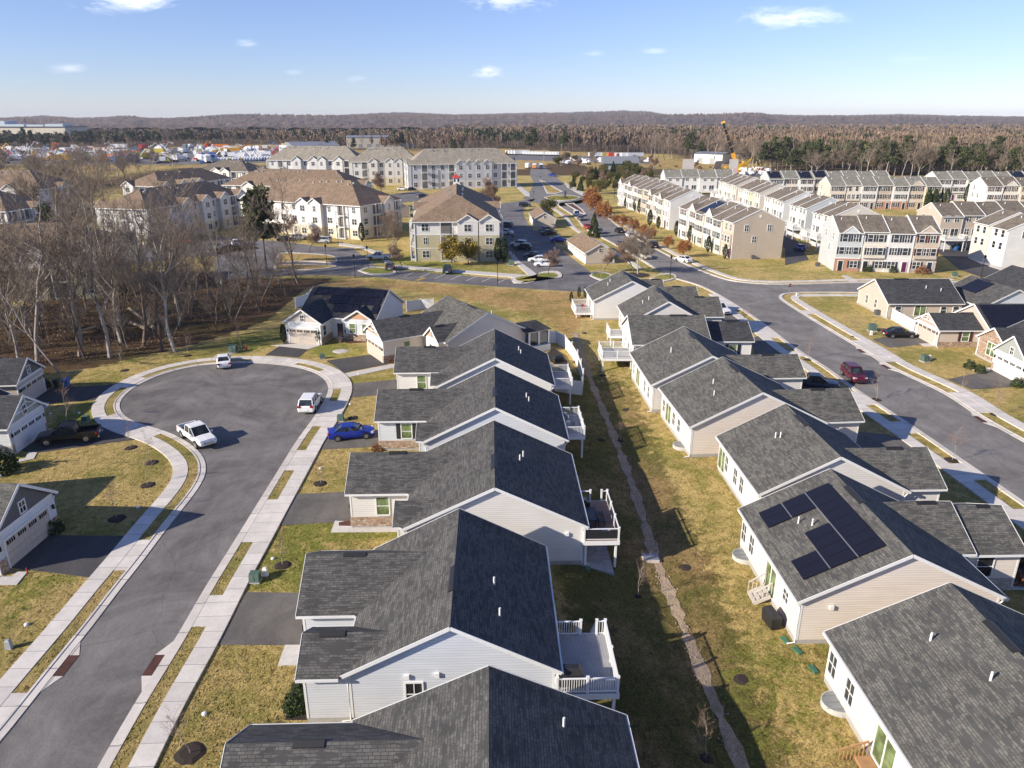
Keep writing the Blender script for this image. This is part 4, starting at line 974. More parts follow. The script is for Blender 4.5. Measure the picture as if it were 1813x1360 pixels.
back('R7', [(8.6, 0.8, 1.4, 1.0), (6.0, 0.8, 1.4, 1.0), (3.0, 0.8, 1.4, 1.0)]); hw_('R7', 3.4, 10.8, 9.2)
deck(H['R7']['r'], -5.3, -0.4, -8.3, 3.0, 1.5, [[(-5.4, -0.35), (-8.25, -0.35), (-8.25, 2.9)]], DECKG)
house('R8', 'white sided ranch house at the top end of the right row near the intersection', 19.25, 115.8, rad(2.5), 12.6, 9.0, 1, 3.3, 0.5, SID_W, R_GREY, G2, [(-3.2, 4.2), (-2.6, 5.6)])
back('R8', [(7.2, 0.8, 1.4, 1.0), (2.0, 0.8, 1.4, 1.0)], 4.6); hw_('R8', 0.6, 6.0, 11.3, 3.3, 0.55); hw_('R8', 6.2, 11.4, 7.0, 3.3, 0.6)
deck(H['R8']['r'], -6.0, 1.6, -8.8, 7.2, 0.9, [[(-6.1, 1.65), (-8.7, 1.65), (-8.7, 7.1), (-6.1, 7.1)]], DECKG)
# ---- left side houses, garages facing right
def ext_house(key, label, x, y, rz, W, L, eave, pitch, wall, roof, group, **k):
    r = empty('ranch_house', (x, y, 0), rz, label, 'house', group)
    H[key] = dict(r=r, W=W, L=L, s=1, eave=eave, pitch=pitch, wall=wall, roof=roof)
    gable(r, 0, 0, 0, W, L, eave, pitch, wall, roof, **k); return r
def gfront(r, W, eave, pitch, oh=0.35, y=0.245, gd=GDOOR_T, clad=None, stonem=STONE, lamp=True, win=True, truss=False, gw=4.9, z0=0.05):
    """decorate the gable end facing local -y at y=0"""
    we = eave+oh*pitch-0.14; wr = eave+W/2*pitch-0.14; yy = y-0.03; w = W/2-oh
    garage_door(r, (0, yy, z0), '-y', gd, gw)
    if clad:
        m = MB(); m.face([(-w, yy, we), (w, yy, we), (0, yy, wr)]); m.build('gable_cladding', clad, r)
        m = MB(); m.box(-w, yy-0.03, we-0.25, w, y, we); m.build('band_trim', TRIM, r)
    if win: window(r, (0, yy-0.02, we+0.2), '-y', 0.6, 0.85, 'grid', 1)
    m = MB()
    for x in (-w+0.28, w-0.28): m.box(x-0.08, yy-0.14, 1.8, x+0.08, yy, 2.15)
    m.islands('wall_lamp', BLACKM, r)
    if stonem:
        m = MB()
        for a, b in ((-w, -gw/2-0.18), (gw/2+0.18, w)): m.box(a, yy-0.05, 0.0, b, yy, 1.05)
        m.islands('stone_pier', stonem, r)
    if truss:
        t = MB(); yt = -0.05; h = wr-we
        t.beam((-w*0.62, yt, we+h*0.38), (w*0.62, yt, we+h*0.38), 0.06, 0.09); t.beam((0, yt, we+h*0.38), (0, yt, wr), 0.06, 0.09, up=(0, 1, 0))
        for sg in (-1, 1): t.beam((sg*w*0.5, yt, we+h*0.4), (0, yt, we+h*0.75), 0.06, 0.07)
        t.build('gable_brace', WHITE, r)
r = ext_house('L1', 'ranch house at the left edge with dark batten gable and tan garage door', -36.35, 48.35, rad(88), 7.4, 9, 3.0, 0.72, SID_WB, R_GREY, G3); gfront(r, 7.4, 3.0, 0.72, clad=BAT_G)
gable(r, -6, 12.5, -math.pi/2, 12.5, 12, 3.2, 0.5, SID_WB, R_GREY)
r = ext_house('L2', 'white ranch house at the left edge behind the black pickup', -48.4, 67.9, rad(92), 6.6, 8, 2.95, 0.68, SID_WB, R_DARK, G3); gfront(r, 6.6, 2.95, 0.68, gd=GDOOR_W, clad=BAT_S, truss=True)
m = MB(); m.box(-2.98, 0.3, -0.4, -2.93, 7.8, 1.0); m.islands('stone_wainscot', STONE_L, r)
gable(r, -6, 11.5, -math.pi/2, 12.5, 12, 3.2, 0.5, SID_WB, R_DARK)
r = ext_house('L3', 'tan ranch house at the left edge beside the wheeled bins and the wood', -55.6, 80.2, rad(96), 6.4, 9, 2.95, 0.68, SID_T, R_DARK, G3); gfront(r, 6.4, 2.95, 0.68, gd=GDOOR_T, clad=BAT_G)
m = MB(); m.box(-2.88, 0.3, -0.4, -2.83, 7.8, 1.0); m.islands('stone_wainscot', STONE_L, r)
window(r, (-2.87, 4.2, 1.1), '-x', 1.0, 1.4, 'sash', 1, SH_NAVY)
gable(r, -6, 12, -math.pi/2, 12.5, 12, 3.2, 0.5, SID_T, R_DARK)
# ---- far right houses
r = house('F1', 'tan corner house with black roof and white fence beside the stop sign', 61.0, 122.0, rad(90), 11.2, 12.5, -1, 2.6, 0.52, SID_T, R_DARK, G4, [(-2.2, 7.6), (-2.8, 9.8)], )
for y_ in (2.0, -1.2): window(r, (y_, -0.22, 0.9), '+y', 0.75, 1.35, 'grid', 1)
xw = -5.27
for t, w, st in ((2.0, 0.9, 'sash'), (5.6, 1.8, 'slider'), (9.4, 0.9, 'sash'), (11.4, 0.9, 'sash')): window(r, (xw, -t, 0.5 if st == 'slider' else 0.9), '-x', w, 1.7 if st == 'slider' else 1.1, st, 2 if st == 'slider' else 0)
r = empty('ranch_house', (60.6, 103.9, 0), rad(-90), 'tan house with garage braced gable, big solar roof and black sedan in its driveway', 'house', G4); H['F2'] = dict(r=r)
gable(r, 0, 0, 0, 6.8, 8.5, 2.6, 0.5, SID_T, R_DARK); gfront(r, 6.8, 2.6, 0.5, clad=SHAKE_P, gd=GDOOR_T, truss=True, win=False, stonem=None)
gable(r, 0.2, 6.2, 0, 10.6, 14, 2.8, 0.55, SID_T, R_DARK)
window(r, (3.1, 4.1, 0.95), '+x', 0.95, 1.3, 'sash', 2, SH_RED); m = MB(); m.box(3.06, 0.4, -0.1, 3.12, 6.6, 0.8); m.islands('stone_wainscot', STONE, r)
m = MB(); pit = 0.55; hw = 5.3; c = 1/math.sqrt(1+pit**2)
fn = lambda u, v: Vector((0.2+v*c, 6.2+u, 2.8+(hw-v*c)*pit)); panels(r, fn, [(0.4+1.02*k, 0.4+1.72*j, 1.0, 1.7) for k in range(9) for j in range(3)], 1)
gable(r, 5.4, 7.4, 0, 3.0, 1.6, 2.7, 0.55, SID_T, R_DARK, gut=False, vent_strip=False)
r = empty('ranch_house', (62.4, 87.8, 0), rad(-90), 'house at the right edge with stone gable and wide white garage door', 'house', G4); H['F3'] = dict(r=r)
gable(r, 0, 0, 0, 7.0, 10, 2.75, 0.78, SID_W, R_DARK); gfront(r, 7.0, 2.75, 0.78, clad=BAT_S, gd=GDOOR_W, stonem=STONE, gw=5.0)
gable(r, -6.3, 1.6, 0, 6.6, 8, 2.75, 0.62, STONE, R_DARK, vent_strip=False); window(r, (-6.3, 1.82, 0.9), '-y', 1.7, 1.7, 'double', 2)
gable(r, -9.5, 10, -math.pi/2, 13, 16, 2.9, 0.5, SID_W, R_DARK)
r = house('F4', 'grey roofed house behind the corner house with a solar panel patch on its left slope', 80.5, 114.5, rad(5), 11.0, 11.5, 1, 2.6, 0.5, SID_WB, R_CHAR, G4)
fn = on_slope('F4', -1); panels(r, fn, [(5.0+1.02*k, 0.5+1.72*j, 1.0, 1.7) for k in range(4) for j in range(2)], -1)
m = MB(); m.prism([(-1.8, -0.1), (4.6, -0.1), (4.6, 0.1), (-1.8, 0.1)], 2.6, 2.7); m.build('porch_beam', TRIM, r)
house('F5', 'dark roofed house at the right edge beyond the one with the small solar patch', 92.5, 122.0, rad(4), 12.0, 12, 1, 2.6, 0.5, SID_T, R_DARK, G4)
# ------------------------------------------------------------------ townhouse rows
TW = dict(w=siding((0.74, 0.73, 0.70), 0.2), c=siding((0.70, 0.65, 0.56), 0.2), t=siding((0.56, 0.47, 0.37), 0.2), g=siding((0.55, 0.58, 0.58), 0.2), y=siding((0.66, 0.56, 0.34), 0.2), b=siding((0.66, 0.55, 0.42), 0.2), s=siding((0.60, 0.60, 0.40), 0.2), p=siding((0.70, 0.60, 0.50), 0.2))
SHS = [SH_BLACK, SH_RED, SH_GREEN, SH_NAVY, None]
def townrow(label, x, y, rz, cols, uw=5.7, dep=12.0, eave=8.2, pitch=0.46, roof=R_TAUPE, rear=False, endL=True, endR=True, base='', dorm=(), step=0.45, seed=1, group='townhouse rows', solar=(), jog=None, ends=None):
    """front faces local -y, units along +x"""
    rg = random.Random(seed); r = empty('townhouse_row', (x, y, 0), rz, label, 'townhouses', group)
    n = len(cols)
    for i, cc in enumerate(cols):
        x0, x1 = i*uw, (i+1)*uw; jy = (jog[i] if jog else (step if i % 2 else 0)); dz = 0.0 if i % 2 == 0 else 0.25
        wall = TW[cc]; y0, y1 = jy, dep+jy; ym = (y0+y1)/2; e = eave+dz; rzz = e+dep/2*pitch
        m = MB(); a, b = x0+0.004, x1-0.004
        m.face([(a, y0, 0), (b, y0, 0), (b, y0, e-0.1), (a, y0, e-0.1)]); m.face([(b, y1, 0), (a, y1, 0), (a, y1, e-0.1), (b, y1, e-0.1)])
        m.face([(b, y0, 0), (b, y1, 0), (b, y1, e-0.1), (b, ym, rzz-0.12), (b, y0, e-0.1)]); m.face([(a, y1, 0), (a, y0, 0), (a, y0, e-0.1), (a, ym, rzz-0.12), (a, y1, e-0.1)])
        m.build('wall', (wall if not ends or i not in (0, n-1) else wall), r)
        R = MB(); o = 0.3
        for s0, s1 in (((y0-o, e-o*pitch), (ym, rzz)), ((ym, rzz), (y1+o, e-o*pitch))):
            R.hull8([(a, s0[0], s0[1]-0.1), (b, s0[0], s0[1]-0.1), (b, s1[0], s1[1]-0.1), (a, s1[0], s1[1]-0.1)], [(a, s0[0], s0[1]), (b, s0[0], s0[1]), (b, s1[0], s1[1]), (a, s1[0], s1[1])])
        ro = R.build('roof', roof, r)
        v = MB(); vx = x0+uw*0.6; v.tube([(vx, ym+1.5, rzz-0.9), (vx, ym+1.5, rzz-0.2)], [0.08]*2, 6)
        v.tube([(x0+uw*0.3, ym-1.4, rzz-0.9), (x0+uw*0.3, ym-1.4, rzz-0.25)], [0.09]*2, 6); v.islands('vent_pipe', WHITE, ro)
        t = MB()
        t.beam((a, y0-o-0.03, e-o*pitch-0.07), (b, y0-o-0.03, e-o*pitch-0.07), 0.1, 0.16); t.beam((a, y1+o+0.03, e-o*pitch-0.07), (b, y1+o+0.03, e-o*pitch-0.07), 0.1, 0.16)
        for xx in ((a, b) if i in (0, n-1) else (b,)):
            t.beam((xx, y0-o, e-o*pitch-0.02), (xx, ym, rzz-0.02), 0.16, 0.2); t.beam((xx, y1+o, e-o*pitch-0.02), (xx, ym, rzz-0.02), 0.16, 0.2)
        t.box(a-0.0, y0-0.03, 0, a+0.13, y0, e-0.2); t.box(b-0.13, y0-0.03, 0, b, y0, e-0.2); t.box(a, y0-0.035, 2.75, b, y0, 2.95)
        t.build('fascia', TRIM, r)
        sh = SHS[rg.randrange(5)]; fy = y0-0.02
        if not rear:
            low = base[i % len(base)] if base else '-'
            if low != '-':
                m = MB(); m.box(a, y0-0.06, 0, b, y0-0.002, 2.75); m.build('masonry_front', {'r': BRICK, 's': STONE_L, 't': TANBRICK}[low], r)
            bay = rg.random() < 0.45
            if bay:
                m = MB(); m.box(x0+0.35, y0-0.5, 2.98, x1-0.35, y0-0.003, 5.6); m.build('bay', wall, r); fy2 = y0-0.52
            else: fy2 = fy
            for fl, z in ((1, 3.7), (2, 6.35)):
                yy = fy2 if fl == 1 else fy
                for wx in ((0.29, 0.71) if not (fl == 1 and rg.random() < 0.4) else (0.22, 0.5, 0.78)):
                    flatwin(r, (x0+uw*wx, yy, z), '-y', 1.0, 1.45, 1 if rg.random() < 0.6 else 2, 0, sh if wx != 0.5 else None)
            sd = 0.24 if rg.random() < 0.5 else 0.76
            door(r, (x0+uw*sd, y0-0.07, 0.15), '-y', rg.choice([DOOR_D, DOOR_N, DOOR_P, DOOR_D])); flatwin(r, (x0+uw*(1-sd), y0-0.07, 0.85), '-y', 1.5, 1.4, 2, 0, sh)
            if i in dorm:
                m = MB(); xm = (x0+x1)/2; hwd = uw*0.33; h = hwd*0.85; zb_ = e-o*pitch; yb = y0-o-0.05
                ybk = ym if h > (rzz-zb_) else y0-o+h/pitch
                D = MB(); D.face([(xm-hwd, yb, zb_), (xm, yb, zb_+h), (xm, ybk, zb_+h), (xm-hwd, yb+0.1, zb_+0.02)][::-1]); D.face([(xm+hwd, yb, zb_), (xm, yb, zb_+h), (xm, ybk, zb_+h), (xm+hwd, yb+0.1, zb_+0.02)])
                D.build('dormer_roof', roof, ro)
                m.face([(xm-hwd, yb+0.06, zb_), (xm+hwd, yb+0.06, zb_), (xm, yb+0.06, zb_+h-0.05)]); m.build('dormer_gable', wall, r)
                t = MB(); 
                for sg in (-1, 1): t.beam((xm+sg*(hwd+0.1), yb, zb_-0.03), (xm, yb, zb_+h), 0.06, 0.2)
                t.beam((xm-hwd, yb, zb_), (xm+hwd, yb, zb_), 0.06, 0.16); t.build('dormer_trim', TRIM, r)
        else:                       # rear: garages at grade, deck at the main floor
            garage_door(r, (x0+uw/2, y0-0.03, 0.05), '-y', GDOOR_W, 3.4, 2.1)
            for z, c in ((3.2, 0.3), (6.3, 0.3), (6.3, 0.72)): flatwin(r, (x0+uw*c, fy, z+0.5), '-y', 1.1, 1.4, 2, 0)
            window(r, (x0+uw*0.7, fy, 3.1), '-y', 1.8, 2.0, 'slider', 0)
            d0 = deck(r, x0+0.3, y0-3.0, x1-0.3, y0-0.02, 2.9, [], DECKG, zg=0.0)
            m = MB()
            for p, q in (((x0+0.35, y0-0.1), (x0+0.35, y0-2.95)), ((x0+0.35, y0-2.95), (x1-0.35, y0-2.95)), ((x1-0.35, y0-2.95), (x1-0.35, y0-0.1))):
                m.beam((*p, 3.85), (*q, 3.85), 0.09, 0.07); m.beam((*p, 3.0), (*q, 3.0), 0.06, 0.07); L = math.dist(p, q); k = int(L/0.22)
                for j in range(k+1): c = (p[0]+(q[0]-p[0])*j/k, p[1]+(q[1]-p[1])*j/k); m.box(c[0]-0.03, c[1]-0.03, 2.9, c[0]+0.03, c[1]+0.03, 3.85)
            m.build('railing', WHITE, d0)
        # other long side: simple windows
        for c, z in ((0.3, 3.7), (0.7, 3.7), (0.3, 6.35), (0.7, 6.35)): flatwin(r, (x0+uw*c, y1+0.02, z), '+y', 1.0, 1.4, 1, 1)
        if i in solar:
            m = MB(); hp = math.sqrt(1+pitch**2)
            for k in range(4): 
                q = [(x0+0.5+k*1.15, y0+0.6, 0), (x0+1.6+k*1.15, y0+0.6, 0), (x0+1.6+k*1.15, ym-0.5, 0), (x0+0.5+k*1.15, ym-0.5, 0)]
                f = lambda p, o: (p[0], p[1], e+(p[1]-y0)*pitch+o)
                m.hull8([f(p, 0.08) for p in q], [f(p, 0.12) for p in q])
            m.build('solar_array', SOLAR, r)
    for side, on in (('-x', endL), ('+x', endR)):
        if on:
            i = 0 if side == '-x' else n-1; jy = (jog[i] if jog else (step if i % 2 else 0)); xx = -0.02+0.004 if side == '-x' else n*uw+0.02-0.004
            for yy, z in ((dep*0.42, 3.8), (dep*0.7, 6.4), (dep*0.25, 6.4) if seed % 2 else (dep*0.72, 3.8)): flatwin(r, (xx, yy+jy, z), side, 0.95, 1.4, 2, 0)
            m = MB(); d = 0.05 if side == '+x' else -0.05; cy = dep/2+jy; m.tube([(xx, cy, eave+dep/2*pitch-1.3), (xx+d, cy, eave+dep/2*pitch-1.3)], [0.35, 0.35], 12); m.build('gable_vent', WHITE, r)
    return r
townrow('tan and white townhouse row nearest on the boulevard, its tan end wall facing the camera', 45.7, 204.3, rad(-82.3), 'wcpwct', 5.75, 12.3, dorm=(1, 3), base='-', seed=3, step=0.5, solar=(2,))
townrow('middle townhouse row on the boulevard with white end wall facing the camera', 43.6, 241.5, rad(-86), 'cwcw', 6.1, 12.5, dorm=(0, 2), base='-', seed=4, step=0.5)
townrow('farthest townhouse row on the boulevard beside the evergreen thicket', 40.0, 284, rad(-82), 'wcwcbt', 5.8, 12.3, dorm=(0, 2), base='-', seed=5, step=0.5)
townrow('four unit townhouse row with brick and stone fronts behind the black roofed corner house', 68.9, 156.4, rad(-6.5), 'gcwt', 5.15, 11.8, roof=R_TAUPE, dorm=(0, 3), base='r--s', seed=9, step=0.15, eave=8.3)
townrow('long townhouse row before the wood with yellow end unit and white twin dormer', 113.5, 270.0, rad(-2.0), 'pcwtwby', 5.6, 11.5, dorm=(5,), base='rtsr', seed=12, step=0.3, roof=R_SLATE)
townrow('townhouse row at the wood edge with solar panels on its first roofs', 101.5, 300, rad(-1), 'gcwcwcwc', 6.0, 11.5, seed=13, base='-', rear=False, roof=R_SLATE, solar=(0, 2, 3))
townrow('far townhouse row at the wood edge on the right with white end gable', 167, 298, rad(-3), 'wwccwcwc', 5.8, 11.5, seed=15, base='-', roof=R_SLATE, solar=(5,))
townrow('colourful townhouse row at the right edge below the wood, orange and white units', 168, 268, rad(-4), 'wcbwyw', 5.8, 11.5, seed=18, base='rt', dorm=(1,), roof=R_TAUPE)
townrow('tan townhouse pair on the right with rear decks above parked cars', 105.6, 183.7, 0.0, 'tt', 5.5, 11.5, seed=20, rear=True, endR=False, roof=R_TAUPE)
townrow('grey and white townhouses with rear decks at the right edge', 117.4, 185.7, 0.0, 'gwc', 5.8, 11.5, seed=21, rear=True, roof=R_TAUPE)
townrow('white end townhouse at the right edge with shuttered side windows', 119.3, 160.5, rad(90), 'wc', 5.9, 11.8, seed=23, base='-', roof=R_TAUPE)
for k, (y0, n, cols, lab) in enumerate(((181, 2, 'wc', 'pair of townhouses behind the four unit row, nearest of the alley rows'), (198.5, 2, 'wg', 'pair of white townhouses, second of the alley rows'), (216, 3, 'wcw', 'three townhouses with white end wall, third of the alley rows'), (240, 4, 'cwsc', 'four townhouses with an olive unit, fourth of the alley rows'), (268, 4, 'cwcp', 'four townhouses farthest back of the alley rows'))):
    townrow(lab, 77.5+0.02*(y0-181), y0+n*5.7, rad(-90), cols, 5.7, 12.0, seed=30+k, rear=True, base='-', roof=R_TAUPE, step=0.3)
townrow('white townhouse row at the back with its rear to the camera before the concrete slabs', 62, 308, rad(-2), 'wwww', 7.0, 11.5, seed=40, rear=True, roof=R_SLATE)
# ------------------------------------------------------------------ apartment buildings
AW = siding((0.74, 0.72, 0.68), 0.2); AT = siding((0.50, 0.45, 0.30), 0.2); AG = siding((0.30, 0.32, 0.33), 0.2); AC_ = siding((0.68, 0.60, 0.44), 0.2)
BALSHADE = plain('painted_balcony_shade', (0.16, 0.15, 0.14), 0.9); BALR = plain('balcony_rail', (0.10, 0.105, 0.11), 0.5)
def apt(label, x, y, rz, L, D, pitch=0.52, roof=R_BROWN, upper=AW, lower=AT, nb=None, side='+x', cupola=False, fl=3, stonebase=False, gables=True, group='apartment buildings', seed=1, front=True, split=1, mixp='wwbgw', zs_=1.0):
    rg = random.Random(seed); r = empty('apartment_building', (x, y, 0), rz, label, 'apartments', group); r.scale = (1, 1, zs_)
    e = 3.0*fl; m = MB(); m.box(0, 0, 0, L, D, 3.0*split-0.02); m.build('wall', lower, r)
    m = MB(); m.box(0.004, 0.004, 3.0*split-0.02, L-0.004, D-0.004, e); m.build('upper_wall', upper, r)
    t = MB()
    for z in (2.92, 5.95): t.box(-0.05, -0.05, z, L+0.05, D+0.05, z+0.16)
    for cx_, cy_ in ((0, 0), (L, 0), (L, D), (0, D)): t.box(cx_-0.14, cy_-0.14, 0, cx_+0.14, cy_+0.14, e)
    t.build('band_trim', TRIM, r)
    o = 0.6; R = MB(); w = min(L, D)/2+o; h = w*pitch
    if L >= D: a, b = (-o+w, D/2, e+h), (L+o-w, D/2, e+h)
    else: a, b = (L/2, -o+w, e+h), (L/2, D+o-w, e+h)
    c = [(-o, -o, e), (L+o, -o, e), (L+o, D+o, e), (-o, D+o, e)]
    if L >= D: R.face([c[0], c[1], b, a]); R.face([c[1], c[2], b]); R.face([c[2], c[3], a, b]); R.face([c[3], c[0], a])
    else: R.face([c[0], c[1], a]); R.face([c[1], c[2], b, a]); R.face([c[2], c[3], b]); R.face([c[3], c[0], a, b])
    R.face(c[::-1]); ro = R.build('roof', roof, r)
    f = MB(); q = c+[c[0]]
    for p1, p2 in zip(q[:-1], q[1:]): f.beam(Vector(p1)-Vector((0, 0, 0.1)), Vector(p2)-Vector((0, 0, 0.1)), 0.12, 0.2)
    f.build('fascia', TRIM, r)
    v = MB()
    for k in range(int(max(L, D)/4)):
        s_ = rg.uniform(0.15, 0.85); px_, py_ = (L*s_, D*0.5+rg.uniform(-2, -0.8)) if L >= D else (L*0.5+rg.choice((-1, 1))*rg.uniform(0.8, 2), D*s_)
        dd = abs(py_-D/2) if L >= D else abs(px_-L/2); z = e+h-dd*pitch
        v.box(px_-0.2, py_-0.2, z-0.2, px_+0.2, py_+0.2, z+0.3)
    v.islands('roof_vent', METAL, ro)
    def bay_gable(face, c0, wd, out=1.3, hh=None):
        """projecting gabled pavilion on a facade"""
        hh = wd/2*0.62; 
        def T(u, d, z):
            return {'-y': (u, -d, z), '+x': (L+d, u, z), '-x': (-d, u, z), '+y': (u, D+d, z)}[face]
        m = MB(); A = [T(c0-wd/2, 0.01, 0), T(c0+wd/2, 0.01, 0), T(c0+wd/2, out, 0), T(c0-wd/2, out, 0)]
        zs = 3.0*split-0.02; m.hull8(A, [(p[0], p[1], zs) for p in A]); m.hull8([(p[0], p[1], zs) for p in A], [(p[0], p[1], e+0.15) for p in A], 1); m.build('bay', [lower, upper], r)
        m = MB(); m.face([T(c0-wd/2, out, e+0.14), T(c0+wd/2, out, e+0.14), T(c0, out, e+0.14+hh-0.1)]); m.build('gable', upper, r)
        R2 = MB(); bk = -(hh+0.2)/pitch-o
        for sg in (-1, 1): R2.face([T(c0+sg*(wd/2+0.3), out+0.3, e+0.0), T(c0, out+0.3, e+0.2+hh), T(c0, bk, e+0.2+hh), T(c0+sg*(wd/2+0.3), -0.3, e+0.0)])
        R2.build('roof', roof, r)
        t = MB()
        for sg in (-1, 1): t.beam(T(c0+sg*(wd/2+0.3), out+0.31, e-0.08), T(c0, out+0.31, e+0.12+hh), 0.1, 0.22)
        t.beam(T(c0-wd/2, out+0.02, e+0.1), T(c0+wd/2, out+0.02, e+0.1), 0.08, 0.2); t.build('gable_trim', TRIM, r)
        return T
    def facade(face, length):
        n = max(2, int(length/3.9)); sp = length/n
        def T(u, d): return {'-y': (u, -d), '+x': (L+d, u), '-x': (-d, u), '+y': (u, D+d)}[face]
        k = 0
        pat = [rg.choice(mixp) for _ in range(n)]
        if n > 3: pat[1] = 'b'; pat[n-2] = 'b'; pat[n//2] = 'g'
        for i in range(n):
            u = sp*(i+0.5); kind = pat[i]; out = 0.0
            if kind == 'g' and gables: bay_gable(face, u, min(4.6, sp*1.05)); out = 1.3
            for flo in range(fl):
                z = 3.0*flo
                if kind == 'b':
                    q = MB(); a, b = T(u-1.3, 0.012), T(u+1.3, 0.03); q.box(a[0], a[1], z+0.3, b[0], b[1], z+2.6); q.build('balcony_shade_panel', BALSHADE, r)  # flat dark panel on the wall, recess shade put into its colour
                    q = MB()
                    a, b = T(u-1.35, 0.02), T(u+1.35, 1.1); q.box(a[0], a[1], z+0.1, b[0], b[1], z+0.28, 1)
                    for sg in (-1, 1): a, b = T(u+sg*1.35-0.09, 0.95), T(u+sg*1.35+0.09, 1.13); q.box(a[0], a[1], z+0.0, b[0], b[1], z+3.0, 1)
                    a, b = T(u-1.3, 1.02), T(u+1.3, 1.06); q.box(a[0], a[1], z+1.2, b[0], b[1], z+1.27, 0)
                    for j in range(14): xx = u-1.25+j*0.19; a, b = T(xx, 1.02), T(xx+0.03, 1.05); q.box(a[0], a[1], z+0.28, b[0], b[1], z+1.2, 0)
                    q.build('balcony', [BALR, TRIM], r)
                else:
                    p = T(u, out+0.02); flatwin(r, (p[0], p[1], z+0.95), face, 1.5 if rg.random() < 0.6 else 0.9, 1.45, 2, 0)
    for fc, ln in (('-y', L), ('+x', D), ('-x', D)): facade(fc, ln)
    if cupola:
        m = MB(); cx_, cy_ = b[0], b[1]; z = b[2]
        m.box(cx_-0.9, cy_-0.9, z-1.2, cx_+0.9, cy_+0.9, z+1.4); co_ = m.build('cupola', WHITE, r)
        m = MB()
        for s_ in (-1, 1): m.box(cx_-0.5*s_-0.25, cy_-0.92, z+0.3, cx_-0.5*s_+0.25, cy_-0.905, z+1.1)
        m.build('window', GLASS, co_)
        m = MB(); q = [(cx_-1.2, cy_-1.2, z+1.4), (cx_+1.2, cy_-1.2, z+1.4), (cx_+1.2, cy_+1.2, z+1.4), (cx_-1.2, cy_+1.2, z+1.4)]
        for p1, p2 in zip(q, q[1:]+q[:1]): m.face([p1, p2, (cx_, cy_, z+2.4)])
        m.build('cupola_roof', plain('red_metal_roof', (0.55, 0.05, 0.04), 0.5), co_)
    return r
apt('front apartment building with olive lower walls and brown hip roof carrying the red topped cupola', -22.0, 167.4, rad(4), 19.2, 50, 0.5, cupola=True, seed=3, split=2)
apt('long brown roofed apartment building with white gabled front facing the small parking loop', -77, 216.0, rad(-25.2), 40.5, 19, 0.55, lower=AC_, seed=5)
apt('brown roofed apartment building half hidden behind the long white fronted one', -100, 263, rad(-12), 47, 18, 0.52, lower=AC_, seed=7)
apt('white apartment building with dark half roof rising behind the bare wood', -107, 194.5, rad(-14), 14.2, 42, 0.55, lower=AC_, seed=8)
apt('apartment building behind the white one with dark roof, beyond the wood', -133.5, 261, rad(-17), 14.5, 38, 0.52, lower=AC_, seed=9)
apt('dark roofed white apartment building at the left edge behind bare trees', -196, 250, rad(-3), 42, 20, 0.5, lower=AC_, seed=10)
apt('olive apartment building screened by the nearest wood trees at the left edge', -101, 127, rad(12), 27, 15, 0.46, lower=AT, seed=11, split=2)
apt('tan apartment building deep in the wood at the left edge', -150, 190, rad(-8), 24, 16, 0.5, lower=AC_, seed=16)
apt('small tan roofed apartment building before the equipment yard', -139, 335, rad(-14), 26, 16, 0.5, lower=AC_, seed=17, roof=R_TAUPE)
apt('left wing of the distant gabled grey and white apartments', -122, 383, rad(-2), 46, 16, 0.62, roof=R_TAN, lower=AW, seed=12, group='distant gabled apartments', mixp='wgbg', zs_=1.22)
apt('middle wing of the distant gabled grey and white apartments', -77, 368, rad(6), 32, 16, 0.62, roof=R_TAN, lower=AC_, upper=AW, seed=13, group='distant gabled apartments', mixp='wgbg', zs_=1.22)
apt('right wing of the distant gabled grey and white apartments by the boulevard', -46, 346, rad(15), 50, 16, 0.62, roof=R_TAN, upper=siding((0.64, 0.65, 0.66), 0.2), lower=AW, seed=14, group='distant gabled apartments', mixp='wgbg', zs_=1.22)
# small gable sheds of the apartment grounds
def shed(label, x, y, rz, W, L, doors=3, eave=2.6, pitch=0.55):
    r = empty('garage_block', (x, y, 0), rz, label, 'garages', 'small garages of the apartment grounds')
    gable(r, 0, 0, 0, W, L, eave, pitch, siding((0.60, 0.52, 0.42)), R_BROWN, vent_strip=False)
    for k in range(doors): garage_door(r, (-(W/2-0.35)-0.03, L*(k+0.5)/doors, 0.05), '-x', GDOOR_W, min(2.6, L/doors-0.6), 2.1)
    flatwin(r, (0, 0.22, eave+0.1), '-y', 0.6, 0.7, 1, 1); return r
shed('larger tan garage block with white doors between the lot and the boulevard', 19.8, 164.2, rad(9), 7.2, 18, 5)
shed('smaller tan garage block farther up beside the boulevard', 9.8, 222.5, rad(4), 7.0, 15, 4)
shed('little gabled clubhouse left of the cupola apartment building', -37, 245, rad(20), 8.0, 9, 1, 3.2)
